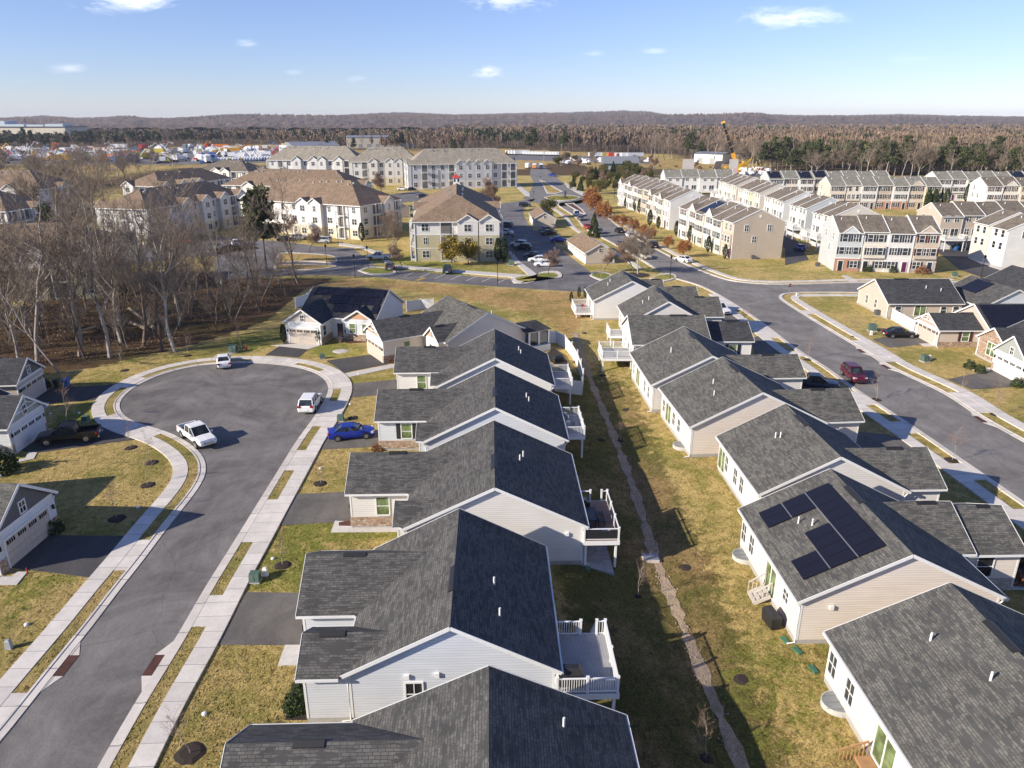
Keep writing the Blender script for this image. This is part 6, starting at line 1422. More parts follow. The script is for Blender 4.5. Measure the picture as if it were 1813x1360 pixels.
def vehicle(kind):
    r = empty('parked_car' if kind != 'pickup' else 'pickup_truck'); B = MB(); G = MB()
    if kind == 'sedan':
        L = 4.75; hw = 0.91; loft(B, [(-2.36, .38, .72, .74), (-2.28, .28, .92, .84), (-1.75, .2, 1.0, .9), (-0.9, .2, .98, .91), (0.6, .2, .95, .91), (1.1, .2, .93, .90), (1.9, .22, .80, .86), (2.25, .27, .70, .78), (2.37, .34, .6, .66)])
        gb = [(-1.75, .97), (1.15, .92)]; gt = [(-0.95, 1.42), (0.25, 1.42)]; wx = (-1.42, 1.42); wr = .33; hwt = .62
    elif kind == 'suv':
        L = 4.7; hw = 0.93; loft(B, [(-2.33, .42, .85, .80), (-2.28, .32, 1.02, .88), (-1.8, .26, 1.08, .92), (0.7, .26, 1.06, .93), (1.15, .26, 1.04, .92), (1.95, .3, .96, .88), (2.25, .34, .85, .80), (2.35, .42, .7, .7)])
        gb = [(-2.2, 1.05), (1.15, 1.03)]; gt = [(-1.85, 1.66), (0.2, 1.68)]; wx = (-1.4, 1.42); wr = .37; hwt = .68
    else:
        L = 5.75; hw = 0.98; loft(B, [(-0.95, .45, 1.12, .97), (0.9, .45, 1.12, .98), (1.35, .45, 1.12, .97), (2.3, .48, 1.06, .94), (2.7, .5, 1.0, .88), (2.85, .5, .8, .8)])
        B.box(-2.85, -.95, .5, -.95, .95, .72); B.box(-2.85, -.97, .6, -.95, -.86, 1.14); B.box(-2.85, .86, .6, -.95, .97, 1.14); B.box(-2.87, -.97, .6, -2.76, .97, 1.14); B.box(-2.75, -.85, .72, -.97, .85, .735, 2); B.box(-2.98, -.9, .45, -2.86, .9, .62, 3)
        gb = [(-0.93, 1.11), (1.45, 1.11)]; gt = [(-0.72, 1.80), (0.55, 1.82)]; wx = (-1.75, 1.8); wr = .42; hwt = .74
    (xb, zb), (xf, zf) = gb; (xb2, zt), (xf2, zt2) = gt; w0 = hw*.86
    G.hull8([(xb, -w0, zb-.03), (xf, -w0, zf-.03), (xf, w0, zf-.03), (xb, w0, zb-.03)], [(xb2, -hwt, zt), (xf2, -hwt, zt2), (xf2, hwt, zt2), (xb2, hwt, zt)])
    B.hull8([(xb2-.06, -hwt-.03, zt-.01), (xf2+.08, -hwt-.03, zt2-.01), (xf2+.08, hwt+.03, zt2-.01), (xb2-.06, hwt+.03, zt-.01)], [(xb2+.05, -hwt+.06, zt+.055), (xf2-.05, -hwt+.06, zt2+.055), (xf2-.05, hwt-.06, zt2+.055), (xb2+.05, hwt-.06, zt+.055)])
    for sy in (-1, 1):
        B.beam((xb, sy*(w0-.01), zb), (xb2, sy*(hwt+.01), zt), .10, .06); B.beam((xf, sy*(w0-.01), zf), (xf2, sy*(hwt+.01), zt2), .07, .05)
        xm = (xb*.45+xf*.55)*.6; xm2 = xm*.7; B.beam((xm, sy*(w0+.003), zb), (xm2, sy*(hwt+.012), zt), .05, .09)
        if kind == 'suv': B.beam((-1.2, sy*(w0+.003), zb), (-1.15, sy*(hwt+.012), zt), .05, .12)
        B.box(xf-.42, sy*(hw-.02), zf, xf-.22, sy*(hw+.17), zf+.15)
        for a in wx:                                  # dark wheel arches
            i = len(B.v); n = 12; yy = sy*(hw*0.992+.012)
            ring = [(a+(wr+.07)*math.cos(math.pi*k/n), yy, wr+(wr+.07)*math.sin(math.pi*k/n)) for k in range(n+1)]
            B.face(ring if sy < 0 else ring[::-1], 2)
    xe = {'sedan': (2.37, .42), 'suv': (2.35, .5), 'pickup': (2.86, .58)}[kind]
    B.box(xe[0]-.2, -.48, xe[1], xe[0]+.012, .48, xe[1]+.20, 3 if kind == 'pickup' else 2); B.box(-L/2-.02, -.26, .5 if kind != 'pickup' else .75, -L/2+.12, .26, .63 if kind != 'pickup' else .88, 4)
    body = B.build('body', [PAINT, CARGLASS, BLACKP, CHROME, WHITE], r, smooth=False); 
    G.build('windows', CARGLASS, r)
    for a in wx:
        for sy in (-1, 1):
            w = MB(); w.tube([(a, sy*(hw-.16), wr), (a, sy*(hw+.03), wr)], [wr, wr], 18); wo = w.build('wheel', TYRE, r)
            q = MB(); q.tube([(a, sy*(hw-.05), wr), (a, sy*(hw+.036), wr)], [wr*.62, wr*.6], 14)
            q.build('rim', RIM, wo)
    for sy in (-1, 1):
        hl = MB(); xh = {'sedan': 2.1, 'suv': 2.12, 'pickup': 2.66}[kind]; zh = {'sedan': .58, 'suv': .74, 'pickup': .8}[kind]
        hl.hull8([(xh-.1, sy*.48, zh), (xh+.17, sy*.48, zh), (xh+.06, sy*.84, zh), (xh-.2, sy*.84, zh)][::(1 if sy > 0 else -1)], [(xh-.1, sy*.48, zh+.16), (xh+.13, sy*.48, zh+.16), (xh+.03, sy*.84, zh+.18), (xh-.2, sy*.84, zh+.18)][::(1 if sy > 0 else -1)]); hl.build('headlight', HEADL, r)
        tl = MB(); xt = {'sedan': -2.33, 'suv': -2.31, 'pickup': -2.80}[kind]; zt_ = {'sedan': .74, 'suv': .86, 'pickup': .8}[kind]
        tl.box(xt-.06, sy*(.52 if kind != 'pickup' else .83), zt_, xt+.12, sy*(.87 if kind != 'pickup' else .985), zt_+.18 if kind != 'pickup' else zt_+.30); tl.build('taillight', REDL, r)
    VP[kind] = r
for k in ('sedan', 'suv', 'pickup'): vehicle(k)
WHT, BLK, SIL, BLU, MAR, GRY, NVY, TEA, BEI = (.78, .78, .77, 1), (.010, .010, .011, 1), (.42, .43, .44, 1), (.012, .03, .26, 1), (.085, .008, .02, 1), (.09, .095, .10, 1), (.012, .018, .04, 1), (.02, .06, .06, 1), (.45, .41, .34, 1)
def car(kind, rear, front, col, label, cat=None, sc=1.0):
    a, b = gp(*rear), gp(*front); d = b-a; c = (a+b)/2
    o = dup(VP[kind], (c.x, c.y, 0.045), math.atan2(d.y, d.x), sc, label, cat or {'sedan': 'car', 'suv': 'car', 'pickup': 'pickup truck'}[kind], None, col); return o
car('pickup', (330, 766), (373, 797), WHT, 'white pickup truck parked on the left edge of the bulb, nose toward the camera')
car('pickup', (177, 776), (70, 787), BLK, 'shiny black pickup truck in the driveway of the left house')
car('sedan', (398, 655), (396, 638), WHT, 'white car parked at the top of the bulb with its tail to the camera')
car('suv', (541, 737), (559, 708), WHT, 'white suv parked on the right edge of the bulb, tail to the camera')
car('sedan', (586, 778), (660, 771), BLU, 'bright blue sedan in the driveway beside the shuttered garage window')
car('suv', (1498, 661), (1523, 683), MAR, 'maroon car parked on the street on the right'); car('pickup', (1405, 686), (1476, 692), NVY, 'dark blue pickup half hidden behind a garage roof of the right row')
car('sedan', (1566, 597), (1617, 597), BLK, 'black sedan in the driveway of the solar roofed tan house on the right'); car('suv', (1258, 548), (1288, 560), WHT, 'white car at the garage of a house near the top of the right row'); car('sedan', (1262, 603), (1240, 600), WHT, 'white car nose peeping past the dark garage roof of the sideways house')
car('suv', (1835, 1002), (1793, 998), BLK, 'black car at the right edge in the driveway of the stepped solar array house')
LOTC = [('suv', (590, 431), (553, 430), SIL, 'silver suv by the parking loop before the long white fronted building'), ('suv', (515, 426), (545, 424), WHT, 'white suv parked left of the silver one at the loop'), ('sedan', (492, 428), (518, 426), BLK, 'dark car behind the white suv at the loop'), ('pickup', (691, 460), (651, 460), WHT, 'white pickup truck in the lot before the cupola building'),
    ('suv', (689, 483), (692, 472), GRY, 'dark grey suv in the front parking row, leftmost'), ('suv', (791, 488), (793, 478), TEA, 'dark teal suv in the front parking row, second from left'),
    ('suv', (909, 404), (881, 402), GRY, 'grey suv at the top of the right hand parking row'), ('sedan', (909, 416), (880, 414), WHT, 'white car beside the grey suv in the right hand row'), ('suv', (932, 438), (905, 436), WHT, 'white car behind the navy car in the middle of the lot'), ('suv', (941, 444), (911, 442), NVY, 'navy suv in the middle of the right hand parking row'), ('sedan', (960, 458), (930, 456), BLK, 'black sedan above the two white cars at the row end'), ('sedan', (968, 464), (938, 464), WHT, 'white sedan, second last at the near end of the row'), ('sedan', (981, 472), (947, 472), WHT, 'white sedan, last at the near end of the row'),
    ('sedan', (975, 429), (1003, 428), BLU, 'blue car beside the upper end of the larger garage block'), ('sedan', (957, 417), (985, 415), BLK, 'lower of the two black cars before the garage blocks'), ('sedan', (953, 412), (981, 409), GRY, 'upper of the two dark cars before the garage blocks'), ('suv', (917, 366), (942, 366), BLK, 'black suv at the top end of the parking lot'),
    ('suv', (1018, 380), (1024, 385), WHT, 'white suv parked at the upper left kerb of the boulevard'), ('sedan', (1024, 387), (1032, 393), GRY, 'grey car parked just below the white suv on the boulevard'), ('sedan', (1054, 379), (1064, 386), NVY, 'dark car on the boulevard below the rust oaks'), ('sedan', (1036, 402), (1044, 409), (.4, .02, .02, 1), 'red car half hidden by the spruce'), ('sedan', (1056, 410), (1066, 417), GRY, 'dark car parked right of the spruce'), ('sedan', (1102, 415), (1090, 409), BLK, 'black car driving up the boulevard'), ('suv', (1122, 426), (1108, 417), WHT, 'white suv on the boulevard below the black car'), ('sedan', (1093, 433), (1106, 441), GRY, 'grey car parked above the multi stemmed tree'), ('suv', (1164, 443), (1146, 434), BLK, 'black suv on the boulevard beside a rust oak'), ('sedan', (1134, 454), (1149, 461), BEI, 'beige car by the kerb behind the multi stemmed tree'), ('sedan', (1222, 467), (1198, 461), WHT, 'white sedan parked on the right kerb below the nearest boulevard row'),
    ('sedan', (1680, 441), (1706, 442), GRY, 'grey car under the rear decks of the tan townhouse pair'), ('sedan', (1722, 442), (1742, 441), SIL, 'silver car under the decks right of the grey one'), ('sedan', (1397, 405), (1390, 398), SIL, 'silver car in the alley behind the nearest boulevard row'), ('sedan', (1420, 446), (1412, 440), BLU, 'blue car in the alley beside the four unit row'),
    ('sedan', (312, 431), (338, 431), (.55, .02, .03, 1), 'red car in the lot behind the left wood'), ('suv', (150, 419), (170, 417), WHT, 'white car in the left lot, nearest the camera of three'), ('sedan', (95, 408), (113, 405), SIL, 'silver car in the left lot behind bare trees'), ('sedan', (105, 392), (125, 390), NVY, 'navy car in the left lot under bare trees'), ('suv', (415, 436), (440, 434), WHT, 'white car in the lot at the right end of the wood'), ('sedan', (370, 440), (395, 441), GRY, 'grey car in the lot behind the wood'), ('suv', (200, 470), (226, 468), GRY, 'dark car between the wood and the olive building'),
    ('suv', (740, 351), (758, 350), GRY, 'dark car before the distant gabled apartments'), ('sedan', (705, 337), (720, 337), WHT, 'white car before the middle distant wing'), ('sedan', (722, 338), (736, 337), NVY, 'dark blue car right of the white one before the middle distant wing'), ('suv', (410, 322), (425, 321), GRY, 'dark car on the road beyond the brown roofs'), ('pickup', (972, 312), (984, 313), BLU, 'blue pickup on the boulevard beyond the roundabout')]
for a in LOTC: car(*a)
# ------------------------------------------------------------------ street and yard furniture
def at(px, py): p = gp(px, py); return Vector((p.x, p.y, hgt(p.x, p.y)))
def mk(name, mb_mats, px, label, cat, parts=(), rz=0.0, group=None, z=0.0):
    """empty at a ground pixel with named parts [(part, MB, material)]"""
    p = at(*px); r = empty(name, (p.x, p.y, p.z+z), rz, label, cat, group)
    for n_, m_, mat_ in parts: m_.build(n_, mat_, r)
    return r
# transformer cabinets
def cab():
    a = MB(); a.prism([(-.55, -.5), (.55, -.5), (.55, .5), (-.55, .5)], 0, .12); b = MB(); b.hull8([(-.48, -.42, .12), (.48, -.42, .12), (.48, .42, .12), (-.48, .42, .12)], [(-.46, -.25, .88), (.46, -.25, .88), (.46, .42, .95), (-.46, .42, .95)]); b.beam((0, -.43, .15), (0, -.27, .86), .03, .02)
    c = MB(); c.box(-.03, -.42, .4, .03, -.39, .5); return [('base', a, CONC_F), ('cabinet', b, GREENBOX), ('handle', c, METAL)]
for px, lab, sc in (((413, 624), 'green transformer cabinet at the wood edge by the top of the bulb', 1.1), ((571, 635), 'green cabinet on the lawn left of the orange gabled house', .7), ((603, 745), 'green cabinet beside the mulch ring above the blue sedan', .7), ((152, 746), 'green cabinet behind the black pickup', .7), ((452, 1029), 'green cabinet beside the sidewalk above the second driveway', .75), ((1544, 586), 'green transformer cabinet beside the black sedan on the right', 1.15), ((1637, 640), 'low green cabinet on the right lawn', .95), ((905, 470), 'green transformer cabinet on the lawn by the cedars', 1.25), ((1690, 490), 'green cabinet beside the right alley', 1.0)):
    r = mk('utility_cabinet', None, px, lab, 'utility box', cab(), rt.uniform(-.3, .3), 'green utility cabinets'); r.scale = (sc,)*3
def pod(col):
    a = MB(); a.hull8([(-.2, -.16, 0), (.2, -.16, 0), (.2, .16, 0), (-.2, .16, 0)], [(-.15, -.12, .55), (.15, -.12, .55), (.15, .12, .55), (-.15, .12, .55)]); b = MB(); b.hull8([(-.17, -.14, .55), (.17, -.14, .55), (.17, .14, .55), (-.17, .14, .55)], [(-.1, -.08, .66), (.1, -.08, .66), (.1, .08, .66), (-.1, .08, .66)]); return [('body', a, col), ('cap', b, col)]
for px, lab, col in (((470, 1019), 'white cable pedestal next to the green cabinet by the sidewalk', WHITE), ((17, 1148), 'grey cable pedestal on the lower left lawn', GREYBOX), ((615, 600), 'white pedestal at the pebble ring', WHITE), ((1542, 593), 'white pedestal in front of the transformer on the right', WHITE), ((1645, 637), 'white cap beside the low green cabinet on the right', WHITE)):
    mk('cable_pedestal', None, px, lab, 'utility box', pod(col))
def cap(): a = MB(); a.tube([(0, 0, -.02), (0, 0, .10), (0, 0, .16)], [.14, .14, .07], 12); return [('cap', a, WHITE)]
for px, lab in (((47, 1107), 'white cleanout cap on the lower left lawn'), ((244, 899), 'white cleanout cap by the curved left sidewalk'), ((89, 733), 'small white cap on the lawn above the black pickup, left one'), ((140, 732), 'white cap on the lawn above the black pickup, right one'), ((362, 1265), 'white cleanout cap on the lawn above the nearest roof'), ((483, 990), 'white cap beside the young tree by the second driveway'), ((620, 716), 'white cap above the mulch ring by the blue sedan'), ((635, 663), 'white cap by the bulb driveway'), ((567, 830), 'white cap by the young tree above the third driveway')):
    mk('cleanout_cap', None, px, lab, 'pipe cap', cap(), group='white cleanout caps')
# mulch rings and young trees
def ring(px, r_, mat=MULCH, h=.10, nm='mulch_bed'):
    p = at(*px); m = MB(); n = 18; rg = random.Random(int(px[0]*7+px[1])); q = [(p.x+r_*rg.uniform(.85, 1.1)*math.cos(6.283*k/n), p.y+r_*rg.uniform(.85, 1.1)*math.sin(6.283*k/n)) for k in range(n)]
    for k in range(n): a, b = q[k], q[(k+1) % n]; m.face([(a[0], a[1], p.z-.05), (b[0], b[1], p.z-.05), (p.x+(b[0]-p.x)*.55, p.y+(b[1]-p.y)*.55, p.z+h), (p.x+(a[0]-p.x)*.55, p.y+(a[1]-p.y)*.55, p.z+h)])
    m.face([(p.x+(a[0]-p.x)*.55, p.y+(a[1]-p.y)*.55, p.z+h) for a in q]); o = m.build(nm, mat); o['kind'] = 'structure'
YT = [((337, 1334), .95, 1.0, 'young bare tree in a mulch ring beside the nearest roof'), ((500, 1001), .75, .9, 'young russet tree by the second driveway'), ((567, 856), .75, .9, 'young bare tree above the third driveway'), ((625, 740), .75, 1.0, 'young bare tree above the blue sedan'), ((207, 919), .85, 1.0, 'young bare tree on the left lawn above the dark driveway'), ((262, 859), .8, .95, 'young bare tree by the left sidewalk, middle of three'), ((269, 819), .8, .95, 'young bare tree by the left sidewalk bend'), ((232, 793), .75, .9, 'young bare tree on the lawn below the black pickup'),
    ((119, 749), 1.0, 1.55, 'larger pale young tree behind the black pickup'), ((221, 656), .7, 1.2, 'young bare tree on the grass strip left of the pale trunk'), ((333, 630), .7, 1.15, 'young bare tree at the wood edge right of the pale trunk'), ((428, 616), .8, 1.15, 'young bare tree beside the transformer at the wood edge'), ((1313, 583), .8, 1.3, 'young bare tree in the verge near the top of the right row'), ((1431, 637), .7, 1.0, 'thin young tree in the verge above the maroon car'), ((1551, 708), .8, 1.2, 'young bare tree in the verge below the maroon car'), ((1685, 815), .8, 1.2, 'young bare tree in the verge right of the plain grey house'), ((1764, 734), .8, 1.2, 'young bare tree on the far verge at the right edge'), ((1698, 698), .7, 1.1, 'young bare tree on the far verge above the driveway'), ((1513, 596), .6, 1.1, 'young bare tree on the lawn of the corner house'), ((1130, 1048), .3, 1.0, 'pale young tree in the swale beside the ditch'), ((1250, 1330), .4, .95, 'young bare tree at the lower end of the swale'), ((1100, 770), .5, .8, 'young bare tree in the swale beside the upper ditch'), ((1035, 590), .5, .9, 'young bare tree on the meadow above the white curved fence'), ((1065, 500), .7, 1.2, 'young bare tree on the meadow edge by the lot')]
for i, (px, rr, sc, lab) in enumerate(YT): ring(px, rr); p = at(*px); plant('young%d' % (i % 3), p, sc, lab, 'tree', 'young street trees')
for px in ((1069, 659), (1110, 720), (1317, 1192), (1063, 771), (1217, 995)): ring(px, .55, MULCH, .06)
ring((603, 622), 1.35, PEBBLE, .08, 'pebble_bed'); plant('young1', at(603, 620), .8, 'young tree in the round white pebble bed', 'tree', 'young street trees'); ring((1128, 487), 3.2, MULCH, .12); ring((968, 488), 1.6); ring((1069, 484), 1.6)
m = MB(); m.prism(pxpoly([(600, 932), (714, 934), (712, 926), (628, 921), (600, 926)]), -.05, .065); struct('mulch_bed', m, MULCH_R)
m = MB(); m.prism(pxpoly([(505, 1275), (518, 1210), (545, 1200), (552, 1275)]), -.05, .07); struct('mulch_bed', m, MULCH)
m = MB(); m.prism(pxpoly([(612, 608), (655, 606), (665, 600), (625, 596)]), -.05, .07); struct('mulch_bed', m, MULCH_R)
for px, key, sc, lab in (((524, 1255), 'bush', 1.25, 'larger dark shrub in the bed beside the nearest grey gable'), ((534, 1222), 'bush', .8, 'smaller dark shrub in the bed beside the nearest grey gable'), ((98, 942), 'bush', 1.25, 'dark shrub at the corner of the batten gabled left house'), ((5, 835), 'bush', 2.4, 'big dark shrub at the left edge above the lawn'), ((56, 762), 'bush', 1.0, 'shrub between the two upper left houses'), ((80, 687), 'bush', 1.3, 'shrub beside the dark wheeled bin'),
    ((1716, 652), 'bush', 1.3, 'left shrub before the stone gable at the right edge'), ((1735, 660), 'bush', 1.2, 'right shrub before the stone gable at the right edge'), ((1800, 685), 'bush', 1.3, 'shrub beside the wide white garage door'), ((1495, 478), 'redbush', 1.8, 'russet shrub before the brick fronted townhouse'), ((1535, 481), 'bush', 1.8, 'dark shrub before the second unit of the brick fronted row'), ((1580, 482), 'bush', 1.7, 'dark shrub before the third unit of the brick fronted row'), ((1632, 484), 'redbush', 1.9, 'russet shrub before the stone fronted end townhouse'), ((700, 642), 'redbush', .9, 'russet shrub by the orange gabled garage'), ((668, 797), 'redbush', .8, 'russet shrub at the corner stone of the shuttered garage'), ((1797, 1030), 'redbush', 1.0, 'red leaved shrub at the right edge by a stone wall')):
    plant(key, at(*px), sc, lab, 'shrub')
for px, sc, lab in (((503, 607), .85, 'columnar cedar left of the solar house garage'), ((565, 610), .9, 'columnar cedar right of the solar house garage'), ((615, 599), .9, 'columnar cedar by the solar house front door'), ((652, 602), .7, 'columnar cedar at the right corner of the solar house'), ((600, 588), .6, 'small cedar before the solar house porch'), ((1011, 536), .6, 'small cedar left of the top white deck'), ((1025, 527), .6, 'small cedar behind the top white deck, left one'), ((1036, 527), .6, 'small cedar behind the top white deck, right one')):
    plant('column', at(*px), sc, lab, 'tree')
for px in ((1640, 372), (1652, 372), (1660, 370), (1672, 372), (1600, 370), (1710, 360)): plant('column', at(*px), 2.2, 'dark columnar cedar before the long row with the yellow end', 'tree', 'columnar cedars before the far rows')
plant('column', at(482, 0+420), 1.0, 'small dark cedar by the loop of the long white building', 'tree')
# wheeled bins
def bin_(): a = MB(); a.hull8([(-.24, -.28, .05), (.24, -.28, .05), (.24, .24, .05), (-.24, .24, .05)], [(-.31, -.36, .98), (.31, -.36, .98), (.31, .36, .98), (-.31, .36, .98)]); b = MB(); b.hull8([(-.33, -.4, .98), (.33, -.4, .98), (.33, .4, .98), (-.33, .4, .98)], [(-.3, -.36, 1.06), (.3, -.36, 1.06), (.3, .34, 1.1), (-.3, .34, 1.1)]); b.beam((-.3, .43, .98), (.3, .43, .98), .04, .04); w = MB(); w.tube([(-.3, .26, .13), (.3, .26, .13)], [.13, .13], 12); return a, b, w
for px, col, lab in (((102, 686), DKGREEN, 'dark green wheeled bin on the driveway by the wood'), ((119, 685), BLUEP, 'blue wheeled bin on the driveway by the wood'), ((1692, 444), BLUEP, 'blue wheeled bin under the decks of the tan townhouse pair'), ((1757, 452), BLUEP, 'blue wheeled bin beside the white end townhouse'), ((1722, 448), GREYBOX, 'grey wheeled bin under the townhouse decks')):
    a, b, w = bin_(); mk('wheeled_bin', None, px, lab, 'bin', [('body', a, col), ('lid', b, col), ('wheels', w, BLACKP)])
# air conditioners, window wells, gutter splash blocks
def ac(): a = MB(); a.box(-.42, -.42, .08, .42, .42, .85); [a.box(-.435, -.435, z, .435, .435, z+.03) for z in (.15, .25, .35, .45, .55, .65, .75)]; b = MB(); b.tube([(0, 0, .85), (0, 0, .89)], [.36, .36], 14); c = MB(); c.box(-.5, -.5, -.02, .5, .5, .08); return [('case', a, plain_ac), ('fan_grille', b, BLACKM), ('pad', c, CONC_F)]
plain_ac = plain('ac_case', (0.10, 0.105, 0.11), 0.5)
for px, lab in (((1089, 560), 'dark air conditioner beside the white house at the top of the right row'), ((1553, 558), 'dark air conditioner at the gable wall of the tan corner house'), ((1447, 472), 'air conditioner beside the white end wall of the four unit row'), ((1333, 459), 'air conditioner beside the tan end wall of the nearest boulevard row')): mk('air_conditioner', None, px, lab, 'air conditioner', ac())
def well(sc=1.0):
    a = MB(); n = 14; pr = [(-1.0*math.sin(math.pi*k/n), -.85*math.cos(math.pi*k/n)) for k in range(n+1)]
    for p, q in zip(pr[:-1], pr[1:]): a.beam((*p, .12), (*q, .12), .05, .34)
    b = MB(); b.face([(x*.96, y*.96, .27) for x, y in pr][::-1]); c = MB()
    for k in range(3): c.beam((-.95+.1*k, -.5+.5*k, .30), (0, -.5+.5*k, .33), .03, .03)
    return [('rim', a, plain_well), ('cover', b, plain_cover), ('bars', c, METAL)]
plain_well = plain('pale_well_rim', (.5, .5, .47), .6); plain_cover = plain('clear_well_cover', (.20, .22, .23), .25)
for key, lx, t, lab in (('R1', -6.28, 10.4, 'pale window well on the back wall of the lower right house'), ('R2', -6.13, 9.8, 'pale window well on the back wall of the stepped solar array house'), ('R4', -6.42, 2.6, 'pale window well behind the house with twin white vents')):
    r = H[key]['r']; p = r.matrix_basis @ Vector((lx, t, 0)); w = empty('window_well', (p.x, p.y, 0.02), r.rotation_euler.z, lab, 'window well')
    for n_, m_, mat_ in well(): m_.build(n_, mat_, w)
for px, lab in (((1412, 1152), 'green splash block at the near corner of the stepped solar array house'), ((1440, 1185), 'green splash block at the far corner of the lower right house'), ((1390, 1133), 'green splash block behind the stepped solar array house'), ((1041, 1006), 'green splash block below the patio furniture deck')):
    a = MB(); a.hull8([(-.14, -.35, 0), (.14, -.35, 0), (.2, .35, 0), (-.2, .35, 0)], [(-.14, -.35, .12), (.14, -.35, .10), (.2, .35, .05), (-.2, .35, .05)]); mk('splash_block', None, px, lab, 'splash block', [('block', a, plain('green_splash', (.05, .16, .10), .6))], rt.uniform(-.5, .5))
# grills and furniture
def grill(cov=True):
    a = MB()
    if cov: a.hull8([(-.62, -.32, 0.02), (.62, -.32, 0.02), (.62, .32, 0.02), (-.62, .32, 0.02)], [(-.66, -.36, .85), (.66, -.36, .85), (.66, .36, .85), (-.66, .36, .85)]); a.hull8([(-.66, -.36, .85), (.66, -.36, .85), (.66, .36, .85), (-.66, .36, .85)], [(-.42, -.14, 1.15), (.42, -.14, 1.15), (.42, .2, 1.15), (-.42, .2, 1.15)])
    return a
r2 = H['M2']['r']; p = r2.matrix_basis @ Vector((-6.4, -0.5, 2.06)); g = empty('covered_grill', p, rad(0), 'covered black grill at the near rail of the empty deck', 'grill'); grill().build('cover', BLACKP, g)
p = H['R2']['r'].matrix_basis @ Vector((-7.0, 2.2, 0)); g = empty('covered_grill', p, rad(100), 'covered black grill beside the back steps of the stepped solar array house', 'grill'); grill().build('cover', BLACKP, g)
b3 = H['M3']['r']
def on3(x, y, z=2.1): return b3.matrix_basis @ Vector((x, y, z))
def chair(BLACKP=BLACKP): 
    a = MB(); a.box(-.26, -.26, .40, .26, .26, .46); b = MB(); b.hull8([(-.26, .22, .46), (.26, .22, .46), (.26, .27, .46), (-.26, .27, .46)], [(-.26, .32, 1.0), (.26, .32, 1.0), (.26, .36, 1.0), (-.26, .36, 1.0)]); out = [('seat', a, BLACKP), ('backrest', b, BLACKP)]
    for sx in (-1, 1):
        for sy in (-1, 1): l = MB(); l.box(sx*.24-.02, sy*.24-.02, 0, sx*.24+.02, sy*.24+.02, .41 if sy < 0 else .46); out.append(('leg', l, BLACKM))
    return out
def put(name, p, rz, lab, cat, parts, group=None):
    r = empty(name, p, rz, lab, cat, group)
    for n_, m_, mat_ in parts: m_.build(n_, mat_, r)
    return r
tt = MB(); tt.box(-.5, -1.0, .70, .5, 1.0, .75); tl = [('tabletop', tt, plain('dark_tabletop', (.045, .045, .047), .3))]
for sx in (-1, 1):
    for sy in (-1, 1): l = MB(); l.box(sx*.42-.03, sy*.9-.03, 0, sx*.42+.03, sy*.9+.03, .70); tl.append(('leg', l, BLACKM))
put('patio_table', on3(-7.1, -2.7), 0, 'long black patio table on the brown deck', 'table', tl)
for i, (x, y, a, lab) in enumerate(((-6.75, -1.3, 0, 'black patio chair at the near end of the deck table'), (-7.1, -4.2, 3.1, 'black patio chair at the far end of the deck table'), (-8.0, -2.2, 1.6, 'black patio chair on the ditch side of the table, nearer'), (-8.0, -3.2, 1.6, 'black patio chair on the ditch side of the table, farther'))): put('patio_chair', on3(x, y), a, lab, 'chair', chair(), 'black chairs on the brown deck')
a = MB(); a.tube([(0, 0, 0), (0, 0, .35), (0, 0, .42)], [.35, .42, .40], 14); b = MB(); b.tube([(0, 0, .40), (0, 0, .425)], [.33, .33], 14); put('fire_pit', on3(-8.1, -0.8), 0, 'round dark fire bowl at the near corner of the brown deck', 'fire pit', [('bowl', a, plain('rusty_bowl', (.08, .04, .03), .7)), ('ash', b, GREYBOX)])
a = MB(); a.box(-.3, -.2, .02, .3, .2, .55); b = MB(); b.box(-.34, -.24, .55, .34, .24, .62); put('storage_box', on3(-6.9, -5.2), 0, 'small grey box at the far end of the brown deck', 'box', [('box', a, BLACKP), ('lid', b, GREYBOX)])
a = MB(); a.tube([(0, 0, -.1), (0, 0, .6), (0, 0, 1.4)], [.03, .03, .02], 6)
for key, spots, lab in (('M4', ((-7.2, -4.6, .4), (-7.6, -6.2, 1.6), (-7.0, -7.4, 2.9)), ('grey patio chair at the near end of the small upper deck', 'grey patio chair in the middle of the small upper deck', 'grey patio chair at the far end of the small upper deck')), ('R8', ((-7.4, 2.6, .5), (-7.0, 4.0, 2.2)), ('red deck chair at the near end of the top white deck', 'red deck chair in the middle of the top white deck'))):
    for (x, y, a_), l_ in zip(spots, lab): put('patio_chair', H[key]['r'].matrix_basis @ Vector((x, y, 2.2 if key == 'M4' else .9)), a_, l_, 'chair', chair(GREYBOX if key == 'M4' else plain('red_chair', (.4, .06, .05), .5)))
p = at(988, 642); gg = empty('covered_grill', p, .4, 'dark covered grill inside the curved white fence', 'grill'); grill().build('cover', BLACKP, gg)
m = MB(); m.prism(pxpoly([(968, 626), (982, 618), (996, 628), (1010, 650), (1012, 664), (1000, 660), (985, 645), (972, 638)]), -.05, .07); struct('mulch_bed', m, MULCH)
# culvert slab in the ditch
p = at(1152, 977); r = empty('drain_inlet', (p.x, p.y, p.z), 0, 'square concrete inlet with metal grate set in the ditch', 'drain'); a = MB(); a.box(-.62, -.5, -.3, .62, .5, .22); a.build('concrete_box', plain('inlet_concrete', (.55, .5, .46), .9), r); b = MB(); b.box(-.55, -.43, .22, .55, .43, .25)
for k in range(8): b.box(-.5+.13*k, -.4, .25, -.45+.13*k, .4, .27)
b.build('grate', METAL, r)
